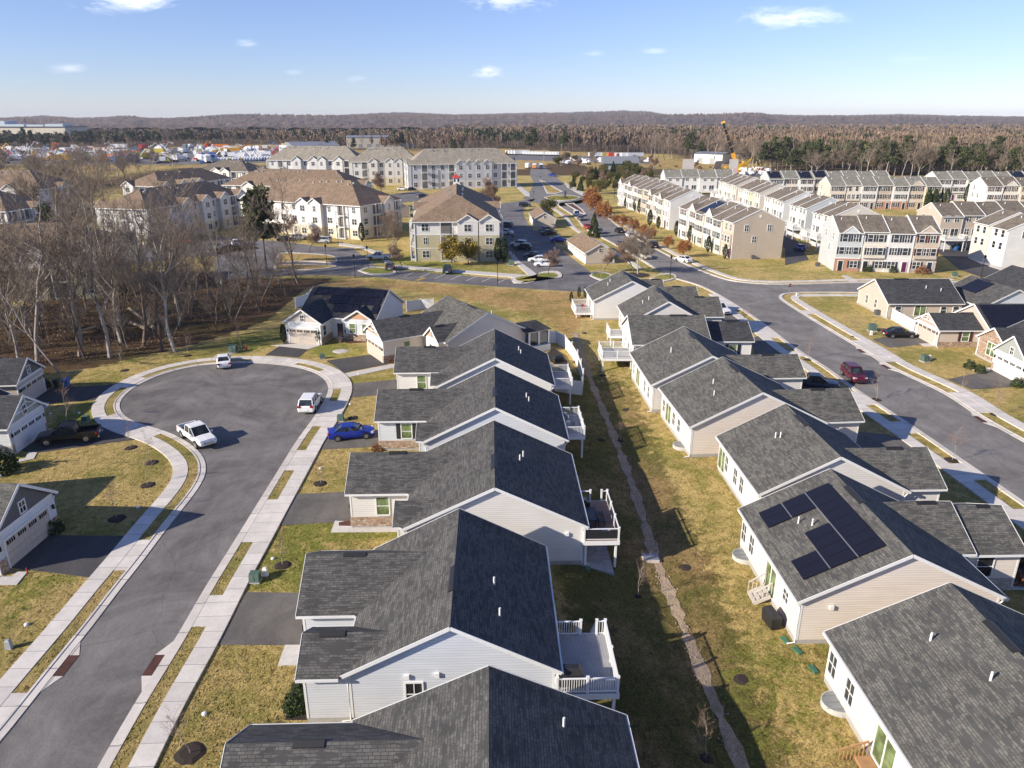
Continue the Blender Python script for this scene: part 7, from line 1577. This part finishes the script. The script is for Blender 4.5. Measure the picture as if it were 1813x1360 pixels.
# white vinyl fences
def fence(label, pts, h=1.75, group='white vinyl fences'):
    P = [at(*q) for q in pts]; r = empty('vinyl_fence', P[0], 0, label, 'fence', group); m = MB(); o = P[0]
    for a, b in zip(P[:-1], P[1:]):
        a, b = a-o, b-o; m.beam(a+Vector((0, 0, h/2)), b+Vector((0, 0, h/2)), .045, h-.1); m.beam(a+Vector((0, 0, h)), b+Vector((0, 0, h)), .07, .1); m.beam(a+Vector((0, 0, .1)), b+Vector((0, 0, .1)), .07, .12)
    m.build('panel', WHITE, r)
    for q in P: c = q-o; s_ = MB(); s_.box(c.x-.07, c.y-.07, -.2, c.x+.07, c.y+.07, h+.12); s_.box(c.x-.09, c.y-.09, h+.12, c.x+.09, c.y+.09, h+.18); s_.build('post', WHITE, r)
    return r
fence('tall white fence curving round the angled house yard beside the ditch head', [(965, 608), (984, 607), (1000, 615), (1012, 628), (1022, 643), (1028, 660), (1032, 678), (1030, 694), (1005, 694), (980, 692)])
fence('white fence across the small yard of the angled house', [(980, 692), (975, 672), (970, 655)]); fence('tall white fence running back from the tan corner house', [(1578, 566), (1597, 577), (1617, 588)]); fence('white fence behind the solar house on the left', [(524, 546), (545, 538), (552, 531)]); fence('white fence between the solar house and the angled house', [(720, 552), (745, 548), (768, 548)])
# lamp posts, stop sign, hydrant
def lamp(px, lab, h=4.2):
    a = MB(); a.tube([(0, 0, 0), (0, 0, .5), (0, 0, h)], [.10, .065, .05], 8); b = MB(); b.hull8([(-.12, -.12, h), (.12, -.12, h), (.12, .12, h), (-.12, .12, h)], [(-.2, -.2, h+.45), (.2, -.2, h+.45), (.2, .2, h+.45), (-.2, .2, h+.45)]); b.hull8([(-.24, -.24, h+.45), (.24, -.24, h+.45), (.24, .24, h+.45), (-.24, .24, h+.45)], [(-.04, -.04, h+.7), (.04, -.04, h+.7), (.04, .04, h+.7), (-.04, .04, h+.7)])
    mk('street_lamp', None, px, lab, 'lamp post', [('pole', a, BLACKM), ('lantern', b, BLACKM)], group='black lamp posts')
for px, lab in (((1186, 494), 'black lamp post on the corner island by the intersection'), ((1736, 494), 'black lamp post beside the right alley entrance'), ((579, 472), 'black lamp post at the tip of the grass loop island'), ((629, 492), 'black lamp post beside the lot entrance drive'), ((652, 475), 'black lamp post on the kerb island left of the white pickup'), ((881, 506), 'black lamp post on the meadow edge of the lot'), ((907, 452), 'black lamp post by the right hand parking row'), ((945, 361), 'black lamp post at the top of the lot'), ((957, 330), 'lamp post on the boulevard median'), ((1088, 352), 'lamp post before the farthest boulevard row'), ((599, 433), 'black lamp post by the lawn of the long white building')): lamp(px, lab)
p = gp(1396, 526); r = empty('stop_sign', p, rad(25), 'red stop sign on the corner beside the tan corner house', 'sign'); a = MB(); a.tube([(0, 0, 0), (0, 0, 2.4)], [.03, .03], 6); a.build('post', METAL, r)
a = MB(); oc = [(.38*math.cos(math.pi/8+k*math.pi/4), -.05, 2.15+.38*math.sin(math.pi/8+k*math.pi/4)) for k in range(8)]; a.face(oc[::1]); a.face([(x, -.02, z) for x, y, z in oc][::-1]); fo = a.build('face', plain('stop_red', (.5, .015, .02), .4), r)
b = MB(); o2 = [(.355*math.cos(math.pi/8+k*math.pi/4), .355*math.sin(math.pi/8+k*math.pi/4)) for k in range(8)]
for k in range(8): q, w = o2[k], o2[(k+1) % 8]; b.face([(q[0]*1.06, -.056, 2.15+q[1]*1.06), (w[0]*1.06, -.056, 2.15+w[1]*1.06), (w[0]*.97, -.056, 2.15+w[1]*.97), (q[0]*.97, -.056, 2.15+q[1]*.97)])
b.build('border', WHITE, fo)
def text(s_, size, par, loc, rot, mat):
    cu = bpy.data.curves.new('lettering', 'FONT'); cu.body = s_; cu.size = size; cu.align_x = 'CENTER'; cu.align_y = 'CENTER'; cu.extrude = 0.004
    o = bpy.data.objects.new('tmp', cu); C.objects.link(o); dg = bpy.context.evaluated_depsgraph_get(); me = bpy.data.meshes.new_from_object(o.evaluated_get(dg)); bpy.data.objects.remove(o)
    me.materials.clear(); me.materials.append(mat); q = mobj('lettering', me, par, loc); q.rotation_euler = rot; return q
text('STOP', .26, fo, (0, -.058, 2.15), (math.pi/2, 0, 0), WHITE)
def hyd(px, lab, col): a = MB(); a.tube([(0, 0, 0), (0, 0, .55), (0, 0, .7)], [.11, .11, .04], 10); a.tube([(-.2, 0, .42), (.2, 0, .42)], [.06, .06], 8); b = MB(); b.tube([(0, 0, 0), (0, 0, .06)], [.17, .17], 10); mk('hydrant', None, px, lab, 'hydrant', [('body', a, col), ('flange', b, col)])
hyd((1410, 525), 'white hydrant right of the stop sign', WHITE); hyd((437, 620), 'red hydrant beside the transformer at the wood edge', plain('hydrant_red', (.5, .04, .03), .4))
a = MB(); a.tube([(0, 0, 0), (0, 0, .5)], [.05, .04], 8); mk('marker_post', None, (49, 1016), 'short red marker post at the end of the left front walk', 'marker', [('post', a, plain('marker_red', (.5, .05, .06), .5))])
# fallen logs in the wood
for px0, px1, r_, lab in (((230, 555), (273, 583), .28, 'pale fallen log leaning in the wood'), ((232, 580), (258, 584), .3, 'orange brown broken log on the wood floor'), ((143, 596), (175, 580), .22, 'dark fallen branch pile near the grey trunks')):
    a, b = gp(*px0), gp(*px1); m = MB(); m.tube([a+Vector((0, 0, .9)), b+Vector((0, 0, .25))], [r_*.7, r_], 8); tag(m.build('fallen_log', plain('split_wood', (.5, .38, .24), .9, var=.3), uv=False), lab, 'log')
# roundabout ornament
p = gp(1000, 352); r = empty('roundabout_fountain', p, 0, 'dark tiered ornament with yellow planting on the roundabout', 'ornament'); a = MB(); a.tube([(0, 0, 0), (0, 0, .6), (0, 0, .8), (0, 0, 2.4), (0, 0, 2.5), (0, 0, 3.3)], [1.4, 1.4, .5, .35, .8, .1], 12); a.build('pedestal', plain('dark_stone', (.07, .07, .065), .8), r)
m = leaves(random.Random(1), [(random.gauss(0, 2.2), random.gauss(0, 1.2), random.uniform(.1, .7)) for _ in range(500)], .16); m.build('planting', OLIVE, r, uv=False)
# stone gable fence of trailers, yard machinery, crane, poles
YM = {}
def pr(key, name, builder):
    r = empty(name); 
    for n_, m_, mat_ in builder: m_.build(n_, mat_, r)
    YM[key] = r
a = MB(); a.box(-6.5, -1.25, 1.1, 6.5, 1.25, 4.0); [a.box(x, -1.28, 1.1, x+.08, 1.28, 4.0) for x in np.arange(-6.3, 6.4, 1.3)]; b = MB(); b.box(-5.5, -1.0, .7, 6.0, 1.0, 1.05)
for x in (-5.2, -4.0): b.tube([(x, -1.2, .5), (x, 1.2, .5)], [.5, .5], 10)
pr('trailer', 'box_trailer', [('box', a, OCOL), ('chassis', b, BLACKP)])
a = MB(); a.box(-3.2, -1.2, 1.0, 1.4, 1.2, 3.3); b = MB(); b.hull8([(1.5, -1.1, .6), (3.4, -1.1, .6), (3.4, 1.1, .6), (1.5, 1.1, .6)], [(1.5, -1.05, 2.6), (2.6, -1.0, 2.6), (2.6, 1.0, 2.6), (1.5, 1.05, 2.6)]); c = MB(); c.box(-3.2, -.9, .55, 3.2, .9, 1.0)
for x in (-2.2, 2.4): c.tube([(x, -1.2, .5), (x, 1.2, .5)], [.5, .5], 10)
pr('truck', 'box_truck', [('box', a, WHITE), ('cab', b, OCOL), ('chassis', c, BLACKP)])
a = MB(); a.box(-1.7, -1.3, .1, 1.7, -.8, .9); a.box(-1.7, .8, .1, 1.7, 1.3, .9); b = MB(); b.box(-1.9, -1.1, 1.0, 1.2, 1.1, 2.0); b.box(.1, .1, 2.0, 1.2, 1.1, 3.0); c = MB(); c.beam((1.0, -.3, 1.8), (4.2, -.3, 4.8), .4, .5); c.beam((4.2, -.3, 4.8), (6.2, -.3, 2.4), .35, .4); c.hull8([(5.8, -.7, 1.2), (6.8, -.7, 1.2), (6.8, .2, 1.2), (5.8, .2, 1.2)], [(5.9, -.7, 2.4), (6.5, -.7, 2.4), (6.5, .2, 2.4), (5.9, .2, 2.4)])
pr('digger', 'excavator', [('tracks', a, BLACKP), ('cab', b, OCOL), ('boom', c, OCOL)])
a = MB(); a.box(-1.2, -1.0, .5, 1.2, 1.0, 1.3); [a.tube([(x, -1.1, .45), (x, 1.1, .45)], [.45, .45], 10) for x in (-.9, .9)]; b = MB(); b.beam((-.8, 0, 1.4), (3.2, 0, 6.0), .3, .35); b.beam((3.2, 0, 6.0), (5.6, 0, 5.0), .25, .3); b.box(5.3, -.6, 4.4, 6.2, .6, 5.4)
pr('lift', 'boom_lift', [('base', a, OCOL), ('boom', b, OCOL)])
psheet('parking_lot', [(0,292),(140,290),(300,292),(400,290),(520,287),(520,266),(400,262),(250,262),(120,268),(0,276)], 0.05, LOT); psheet('parking_lot', [(900,283),(1150,290),(1150,281),(905,272),(760,269),(760,273)], 0.05, LOT); psheet('parking_lot', [(1300,314),(1370,314),(1366,300),(1300,296)], 0.05, LOT)
YC = [WHT, WHT, WHT, WHT, (.5, .28, .02, 1), (.55, .04, .02, 1), (.03, .12, .4, 1), (.5, .4, .03, 1), (.35, .37, .38, 1), (.55, .15, .02, 1), (.62, .66, .68, 1)]
rg = random.Random(21)
def yard(key, px, py, rz, col, label, cat, group, sc=1.0): return dup(YM[key], gp(px, py), rz, sc, label, cat, group, col)
for i in range(285):
    px = rg.uniform(5, 545); py = rg.uniform(262, 291) if px > 240 else rg.uniform(264, 290)
    if (px > 380 and 283 < py) or px > 505 and py > 272: continue
    k = rg.choice(['truck', 'trailer', 'digger', 'lift', 'truck', 'truck'])
    yard(k, px, py, rg.choice([0, 0.3, 1.5, 1.8, 3.1])+rg.uniform(-.2, .2), rg.choice(YC), {'truck': 'truck parked in the crowded equipment yard on the far left', 'trailer': 'box trailer parked in the crowded equipment yard on the far left', 'digger': 'excavator standing in the crowded equipment yard on the far left', 'lift': 'boom lift standing in the crowded equipment yard on the far left'}[k], {'truck': 'truck', 'trailer': 'trailer', 'digger': 'excavator', 'lift': 'lift'}[k], {'truck': 'trucks in the equipment yard', 'trailer': 'trailers in the equipment yard', 'digger': 'excavators in the equipment yard', 'lift': 'lifts in the equipment yard'}[k], 1.3)
for i in range(27):
    col = WHT if i % 4 else rg.choice(YC); yard('truck', 368+i*5.1, 287.5-i*.15, rad(-100)+rg.uniform(-.05, .05), col, 'white box truck in the near rank of the equipment yard', 'truck', 'near rank of trucks in the equipment yard')
for i in range(16):
    px = 908+i*5.2; yard('trailer' if i < 4 else 'truck', px, 274.5+i*.1, rad(12) if i < 4 else rad(95), WHT, 'white trailer in the depot line beyond the boulevard, left of the coloured ones', 'trailer', 'white depot trailers')
for i, col in enumerate((WHT, (.6, .68, .75, 1), (.62, .45, .12, 1), (.55, .05, .03, 1), WHT, WHT, (.6, .66, .72, 1))):
    yard('trailer', 1056+i*11.5, 279+i*.1, rad(8), col, ['leftmost white trailer of the coloured depot line', 'pale blue trailer, second of the coloured depot line', 'tan trailer of the coloured depot line', 'red trailer of the coloured depot line', 'white trailer right of the red one', 'white trailer, second right of the red one', 'last pale trailer of the coloured depot line'][i], 'trailer', None)
for i in range(9): yard('trailer', 772+i*9, 271.5, rad(5), WHT, 'white trailer in the line behind the distant gabled apartments', 'trailer', 'white trailers behind the gabled apartments')
yard('truck', 946, 299, rad(-95), (.6, .2, .02, 1), 'orange truck driving down the boulevard far off', 'truck', None); yard('truck', 958, 299, rad(-95), NVY, 'dark truck beside the orange truck far off', 'truck', None); yard('truck', 933, 298, rad(-95), WHT, 'white truck left of the orange truck far off', 'truck', None)
for i in range(36): 
    px = rg.uniform(985, 1150); yard('truck', px, rg.uniform(283, 291), rg.uniform(0, 3), rg.choice(YC), 'vehicle in the depot lot beyond the thicket', 'truck', 'vehicles in the depot lot', .6)
for i in range(34): yard(rg.choice(['truck', 'truck', 'digger']), rg.uniform(1308, 1362), rg.uniform(300, 312), rg.uniform(0, 3), rg.choice(YC), 'vehicle parked on the work site below the crane', 'vehicle', 'vehicles on the crane work site', .6)
yard('digger', 1315, 299, rad(10), (.6, .38, .02, 1), 'yellow excavator at the foot of the crane', 'excavator', None, 1.6)
def bld(label, px0, px1, d, h, col, z0=0, cat='warehouse', slope=.08):
    a, b = gp(*px0), gp(*px1); L = (b-a).length; r = empty('warehouse', a, math.atan2(b.y-a.y, b.x-a.x), label, cat); m = MB(); m.box(0, 0, 0, L, d, h); m.build('wall', col, r)
    R = MB(); R.hull8([(-.5, -.5, h), (L+.5, -.5, h), (L+.5, d+.5, h), (-.5, d+.5, h)], [(-.5, d/2-.1, h+d*slope), (L+.5, d/2-.1, h+d*slope), (L+.5, d/2+.1, h+d*slope), (-.5, d/2+.1, h+d*slope)]); R.build('roof', METAL, r)
    D = MB()
    for k in range(int(L/9)): D.box(3+9*k, -.06, 0, 7+9*k, 0, min(4, h*.6))
    D.islands('dock_door', GREYBOX, r); return r
CRM = plain('cream_cladding', (.62, .56, .44), .7); PALEB = plain('pale_blue_cladding', (.5, .58, .62), .5)
bld('long white shed behind the crane slabs', (1228, 289), (1278, 291), 18, 6.5, WHITE); bld('grey blue open fronted warehouse beside the equipment yard', (520, 276), (602, 274), 30, 8, PALEB, slope=.1); bld('cream building half hidden by trees above the gabled apartments', (615, 262.5), (735, 261.5), 22, 11, CRM)
r = bld('dark green arched shed beyond the thicket', (1068, 300), (1130, 300), 12, 3.5, plain('green_canopy', (.05, .09, .075), .5), slope=.35)
p = Vector((-1010, 1120, 0))
for x0, w_, h0, h1, col, lab in ((-815, 165, 0, 21, CRM, 'long cream warehouse on the far left horizon'),):
    r = empty('warehouse', (x0, 1130, 0), 0, lab, 'warehouse'); m = MB(); m.box(0, 0, 0, w_, 60, 17.5); m.build('wall', col, r); m = MB(); m.box(-1, -1, 17.5, w_+1, 61, 18.5); m.build('roof', plain('dark_parapet', (.1, .09, .09), .8), r)
    m = MB(); m.box(72, 10, 18.5, 100, 30, 21.5); m.box(104, 10, 18.5, 128, 30, 21); m.box(134, 5, 18.5, 160, 30, 22); m.box(40, 20, 18.5, 66, 50, 26); m.islands('plant_room', PALEB, r); m = MB(); m.box(8, 20, 18.5, 34, 50, 28); m.build('tower_block', WHITE, r)
# crane
p = gp(1303, 301); r = empty('mobile_crane', (p.x, p.y, 0), 0, 'mobile crane with tall black and yellow boom raised beyond the townhouses', 'crane'); zt = CAM_H-p.y*(216-HZ)/(F_PX-(216-680)*TP); xt = (1273-1303)/math.cos(PITCH)*p.y/(F_PX+464*TP); B0, B1 = Vector((0, 0, 3)), Vector((xt, 2, zt))
m = MB(); m.box(-7, -1.5, .8, 7, 1.5, 2.2); [m.tube([(x, -1.5, .8), (x, 1.5, .8)], [.75, .75], 10) for x in (-5, -3.3, 3.3, 5)]; m.box(-2.2, -1.4, 2.2, 3.5, 1.4, 4.0); m.build('carrier', plain('crane_yellow', (.6, .33, .02), .5), r)
m = MB(); m.beam(B0, B0.lerp(B1, .28), 2.2, 2.3); m.build('boom_base', plain('crane_orange', (.62, .30, .02), .5), r); m = MB(); m.beam(B0.lerp(B1, .28), B0.lerp(B1, .62), 1.6, 1.7); m.beam(B0.lerp(B1, .62), B1, 1.25, 1.35); m.build('boom', BLACKM, r)
m = MB()
for f in (.42, .55, .70, .83): m.beam(B0.lerp(B1, f), B0.lerp(B1, f+.006), 1.9, 2.0)
m.beam(B0.lerp(B1, .97), B0.lerp(B1, 1.01), 2.0, 2.4); m.build('boom_collar', plain('crane_cap', (.75, .45, .08), .5), r)
m = MB(); m.tube([B1, B1+Vector((-3.2, 0, -20))], [.05, .05], 4); m.box(B1.x-3.7, B1.y-.5, B1.z-22, B1.x-2.7, B1.y+.5, B1.z-20); m.build('hoist_cable', plain('pale_cable', (.5, .45, .38), .7), r)
for px0, px1, h, lean, lab in (((1208, 303), (1228, 303), 7.0, 0, 'widest pale concrete wall slab propped left of the crane'), ((1262, 300), (1275, 299), 5.0, .25, 'leaning pale concrete wall slab in the middle'), ((1290, 307), (1305, 307), 8.0, 0, 'tall pale concrete wall slab at the crane foot')):
    a, b = gp(*px0), gp(*px1); m = MB(); q = Vector((lean*h, 0, h)); n_ = Vector((0, .3, 0)); m.hull8([a, b, b+n_, a+n_], [a+q, b+q, b+n_+q, a+n_+q]); tag(m.build('wall_slab', plain('tilt_up_concrete', (.55, .52, .49), .85, sc=.2)), lab, 'concrete slab')
# utility poles with wires
pole_tops = []
for px, base, top, lab in ((993, 294, 254, 'wooden utility pole beyond the boulevard, left of two'), (963, 287, 262, 'utility pole at the depot line'), (1111, 287, 258, 'utility pole behind the coloured trailers'), (1223, 299, 264, 'utility pole beside the widest concrete slab'), (1332, 301, 268, 'utility pole with crossarm right of the crane')):
    p = gp(px, base); h = CAM_H-p.y*(top-HZ)/(F_PX-(top-680)*TP); r = empty('utility_pole', p, 0, lab, 'utility pole'); m = MB(); m.tube([(0, 0, 0), (0, 0, h)], [.22, .14], 6); m.build('pole', POLEW, r); m = MB(); m.beam((-1.5, 0, h-.8), (1.5, 0, h-.8), .16, .2)
    m.build('crossarm', POLEW, r); pole_tops.append(p+Vector((0, 0, h-.7)))
for k in (0, 2, 3):
    a, b = pole_tops[k], pole_tops[{0: 2, 2: 3, 3: 4}[k]]; m = MB()
    for o_ in (-1.2, 1.2): m.tube([a.lerp(b, t)+Vector((o_, 0, -4*t*(1-t)*1.5)) for t in np.linspace(0, 1, 9)], [.05]*9, 3)
    tag(m.build('power_line', BLACKM, uv=False), ['power lines over the depot from the left pole', '', 'power lines between the depot pole and the slab pole', 'power lines between the slab pole and the crossarm pole'][k], 'power line')
for o in list(PROTO.values())+list(VP.values())+list(YM.values()): purge(o)
# ------------------------------------------------------------------ grass tufts on the near lawns
rgt = np.random.default_rng(77); CELL = 0.125; GX0, GY0, GW, GH = -72.0, 22.0, int(150/0.125), int(74/0.125); OCC = np.zeros((GH, GW), bool)
BLOCK = ('road', 'kerb', 'sidewalk', 'driveway', 'front_walk', 'patio', 'mulch_bed', 'pebble_bed', 'ditch', 'storm_drain', 'flared_apron', 'roof', 'deck', 'foundation', 'concrete_box', 'body', 'lawn_island', 'case')
bpy.context.view_layer.update()
for o in S.objects:
    if o.type != 'MESH' or not o.name.startswith(BLOCK): continue
    M = np.array(o.matrix_world); me = o.data; n = len(me.vertices); co_v = np.empty(n*3, 'f'); me.vertices.foreach_get('co', co_v); P = co_v.reshape(-1, 3) @ M[:3, :3].T + M[:3, 3]
    if P[:, 1].min() > 96 or P[:, 1].max() < 20: continue
    me.calc_loop_triangles(); T = np.empty(len(me.loop_triangles)*3, 'i'); me.loop_triangles.foreach_get('vertices', T); T = P[T.reshape(-1, 3)][:, :, :2]
    T = (T-np.array([GX0, GY0]))/CELL
    for t in T:
        x0, y0 = np.floor(t.min(0)).astype(int); x1, y1 = np.ceil(t.max(0)).astype(int)
        x0, y0, x1, y1 = max(0, x0), max(0, y0), min(GW, x1), min(GH, y1)
        if x1 <= x0 or y1 <= y0: continue
        X, Y = np.meshgrid(np.arange(x0, x1)+.5, np.arange(y0, y1)+.5); a_, b_, c_ = t
        e = lambda p, q: (q[0]-p[0])*(Y-p[1])-(q[1]-p[1])*(X-p[0])
        s1, s2, s3 = e(a_, b_), e(b_, c_), e(c_, a_)
        OCC[y0:y1, x0:x1] |= ((s1 >= 0) & (s2 >= 0) & (s3 >= 0)) | ((s1 <= 0) & (s2 <= 0) & (s3 <= 0))
N = 260000; yy = 24+(rgt.random(N)**1.5)*66; xx = rgt.uniform(-1, 1, N)*(0.74*yy+4); ix = ((xx-GX0)/CELL).astype(int); iy = ((yy-GY0)/CELL).astype(int)
ok = (ix >= 0) & (ix < GW) & (iy >= 0) & (iy < GH); ok[ok] &= ~OCC[iy[ok], ix[ok]]; xx, yy = xx[ok], yy[ok]
d_e = np.array([[p.x, p.y] for p in E1.p[::2]])
tv, tm = [], []; rgt = random.Random(77)
for x, y in zip(xx.tolist(), yy.tolist()):
    mk_ = maskat(x, y)
    if mk_[2] > 0.5: continue
    z = hgt(x, y)
    if x < 0 and y < 90 and ((d_e[:, 0]-x)**2+(d_e[:, 1]-y)**2).min() < 1.57**2: z = 0.085
    a_ = rgt.uniform(0, 6.28); s_ = rgt.uniform(0.03, 0.095)*(1 if rgt.random() < .9 else 1.5); h_ = s_*rgt.uniform(0.15, 0.4); ca_, sa_ = math.cos(a_), math.sin(a_); b_ = rgt.uniform(-1, 1)*s_
    tv += [(x-ca_*s_, y-sa_*s_, z-.01), (x+ca_*s_, y+sa_*s_, z-.01), (x+ca_*s_*.6-sa_*b_, y+sa_*s_*.6+ca_*b_, z+h_), (x-ca_*s_*.7-sa_*b_, y-sa_*s_*.7+ca_*b_, z+h_*.8)]; tm += [mk_]*4
me = bpy.data.meshes.new('grass'); me.from_pydata(tv, [], [(i, i+1, i+2, i+3) for i in range(0, len(tv), 4)]); at_ = me.color_attributes.new('mask', 'FLOAT_COLOR', 'POINT'); at_.data.foreach_set('color', np.array(tm, 'f').ravel()); me.materials.append(GROUNDM)
tag(mobj('grass', me), 'short dry winter grass standing in tufts on the near lawns', 'grass', kind='stuff')
# ------------------------------------------------------------------ haze
m = MB(); m.box(-7500, -150, -1.9, 7500, 7500, 85); t = NT('thin_haze'); t.t.nodes.remove(t.b); pv = t.n('ShaderNodeVolumePrincipled'); pv.inputs['Density'].default_value = HAZE; pv.inputs['Color'].default_value = (0.72, 0.82, 1.0, 1); pv.inputs['Anisotropy'].default_value = 0.0
t.l(pv.outputs[0], [n for n in t.t.nodes if n.type == 'OUTPUT_MATERIAL'][0].inputs['Volume']); hz = m.build('haze', t.mat, uv=False); hz['kind'] = 'stuff'; hz['label'] = 'thin winter haze softening the distant hills'
# ------------------------------------------------------------------ light, sky, view
AZ = math.atan2(0.43, 0.90); EL = rad(25.0)
d = Vector((math.cos(AZ)*math.cos(EL), math.sin(AZ)*math.cos(EL), -math.sin(EL)))
sl = bpy.data.lights.new('sun', 'SUN'); sl.energy = 3.75; sl.angle = rad(0.5); sl.color = (1.0, 0.90, 0.76); so_ = bpy.data.objects.new('sun', sl); C.objects.link(so_); so_.rotation_euler = d.to_track_quat('-Z', 'Y').to_euler()
W = bpy.data.worlds.new('World'); S.world = W; W.use_nodes = True; nt = W.node_tree; bg = nt.nodes['Background']
sk = nt.nodes.new('ShaderNodeTexSky'); sk.sky_type = 'NISHITA'; sk.sun_disc = False; sk.sun_elevation = EL; sk.sun_rotation = math.atan2(-d.x, -d.y) % (2*math.pi); sk.altitude = 0; sk.air_density = 0.9; sk.dust_density = 0.0; sk.ozone_density = 4.0
tc = nt.nodes.new('ShaderNodeTexCoord')
def vm(op, a, b=None):
    o = nt.nodes.new('ShaderNodeVectorMath'); o.operation = op; nt.links.new(a, o.inputs[0])
    if b is not None: o.inputs[1].default_value = b
    return o
def mth(op, a, b=0.0, cl=False):
    o = nt.nodes.new('ShaderNodeMath'); o.operation = op; o.use_clamp = cl
    for k, v in enumerate((a, b)):
        if hasattr(v, 'is_linked'): nt.links.new(v, o.inputs[k])
        else: o.inputs[k].default_value = v
    return o.outputs[0]
def pdir(px, py):
    c = Vector(((px-906.5)/F_PX, -(py-680)/F_PX, -1)); c.rotate(co.rotation_euler); return c.normalized()
nz = nt.nodes.new('ShaderNodeTexNoise'); nz.inputs['Scale'].default_value = 46; nz.inputs['Detail'].default_value = 12; nz.inputs['Roughness'].default_value = 0.68; nz.inputs['Distortion'].default_value = 0.6
mpn = nt.nodes.new('ShaderNodeMapping'); mpn.inputs['Scale'].default_value = (0.55, 0.55, 1.9); nt.links.new(tc.outputs['Generated'], mpn.inputs[0]); nt.links.new(mpn.outputs[0], nz.inputs['Vector'])
cl_total = None
for (px, py, sx, sy, st) in ((235, 4, 120, 26, 1.0), (436, 76, 34, 13, .55), (120, 122, 42, 12, .4), (905, 4, 105, 22, .95), (862, 127, 48, 17, .95), (630, 140, 30, 9, .35), (1400, 32, 125, 25, 1.0), (1160, 90, 36, 9, .4), (1048, 96, 36, 9, .35), (520, 128, 26, 9, .25), (1620, 105, 60, 10, .2)):
    D = pdir(px, py); Rr = pdir(px+1, py)-pdir(px-1, py); ux = Rr.normalized(); uz = ux.cross(D).normalized()
    sub = vm('SUBTRACT', tc.outputs['Generated'], tuple(D)).outputs[0]
    dx = vm('DOT_PRODUCT', sub, tuple(ux)).outputs['Value']; dz = vm('DOT_PRODUCT', sub, tuple(uz)).outputs['Value']
    dist = math.hypot(F_PX, 680-py); q = mth('ADD', mth('POWER', mth('ABSOLUTE', mth('MULTIPLY', dx, dist/sx)), 2), mth('POWER', mth('ABSOLUTE', mth('MULTIPLY', dz, dist/sy)), 2))
    e = mth('SUBTRACT', 1.0, mth('SQRT', q), True)
    f = mth('MULTIPLY', mth('MULTIPLY', mth('MULTIPLY', e, 1.5, True), mth('MULTIPLY', mth('SUBTRACT', mth('ADD', mth('MULTIPLY', e, 0.34), nz.outputs['Fac']), 0.60), 2.6, True)), st)
    cl_total = f if cl_total is None else mth('MAXIMUM', cl_total, f)
mx = nt.nodes.new('ShaderNodeMix'); mx.data_type = 'RGBA'; nt.links.new(cl_total, mx.inputs[0]); hs = nt.nodes.new('ShaderNodeMix'); hs.data_type = 'RGBA'; hs.blend_type = 'MULTIPLY'; hs.inputs[0].default_value = 1.0; nt.links.new(sk.outputs[0], hs.inputs[6]); 
zz = nt.nodes.new('ShaderNodeSeparateXYZ'); nt.links.new(tc.outputs['Generated'], zz.inputs[0])
rp = nt.nodes.new('ShaderNodeValToRGB'); rp.color_ramp.elements[0].position = 0.0; rp.color_ramp.elements[0].color = (0.485, 0.475, 0.60, 1); rp.color_ramp.elements[1].position = 0.22; rp.color_ramp.elements[1].color = (0.655, 0.56, 0.66, 1)
nt.links.new(zz.outputs[2], rp.inputs[0]); nt.links.new(rp.outputs[0], hs.inputs[7]); nt.links.new(hs.outputs[2], mx.inputs[6]); mx.inputs[7].default_value = (5.2, 5.4, 5.7, 1)
nt.links.new(mx.outputs[2], bg.inputs[0]); bg.inputs[1].default_value = 0.125
S.view_settings.view_transform = 'Standard'; S.view_settings.look = 'None'; S.view_settings.exposure = 1.04; S.view_settings.gamma = 1.0
S.cycles.max_bounces = 5; S.cycles.diffuse_bounces = 3; S.cycles.glossy_bounces = 2; S.cycles.transmission_bounces = 2; S.cycles.caustics_reflective = False; S.cycles.caustics_refractive = False
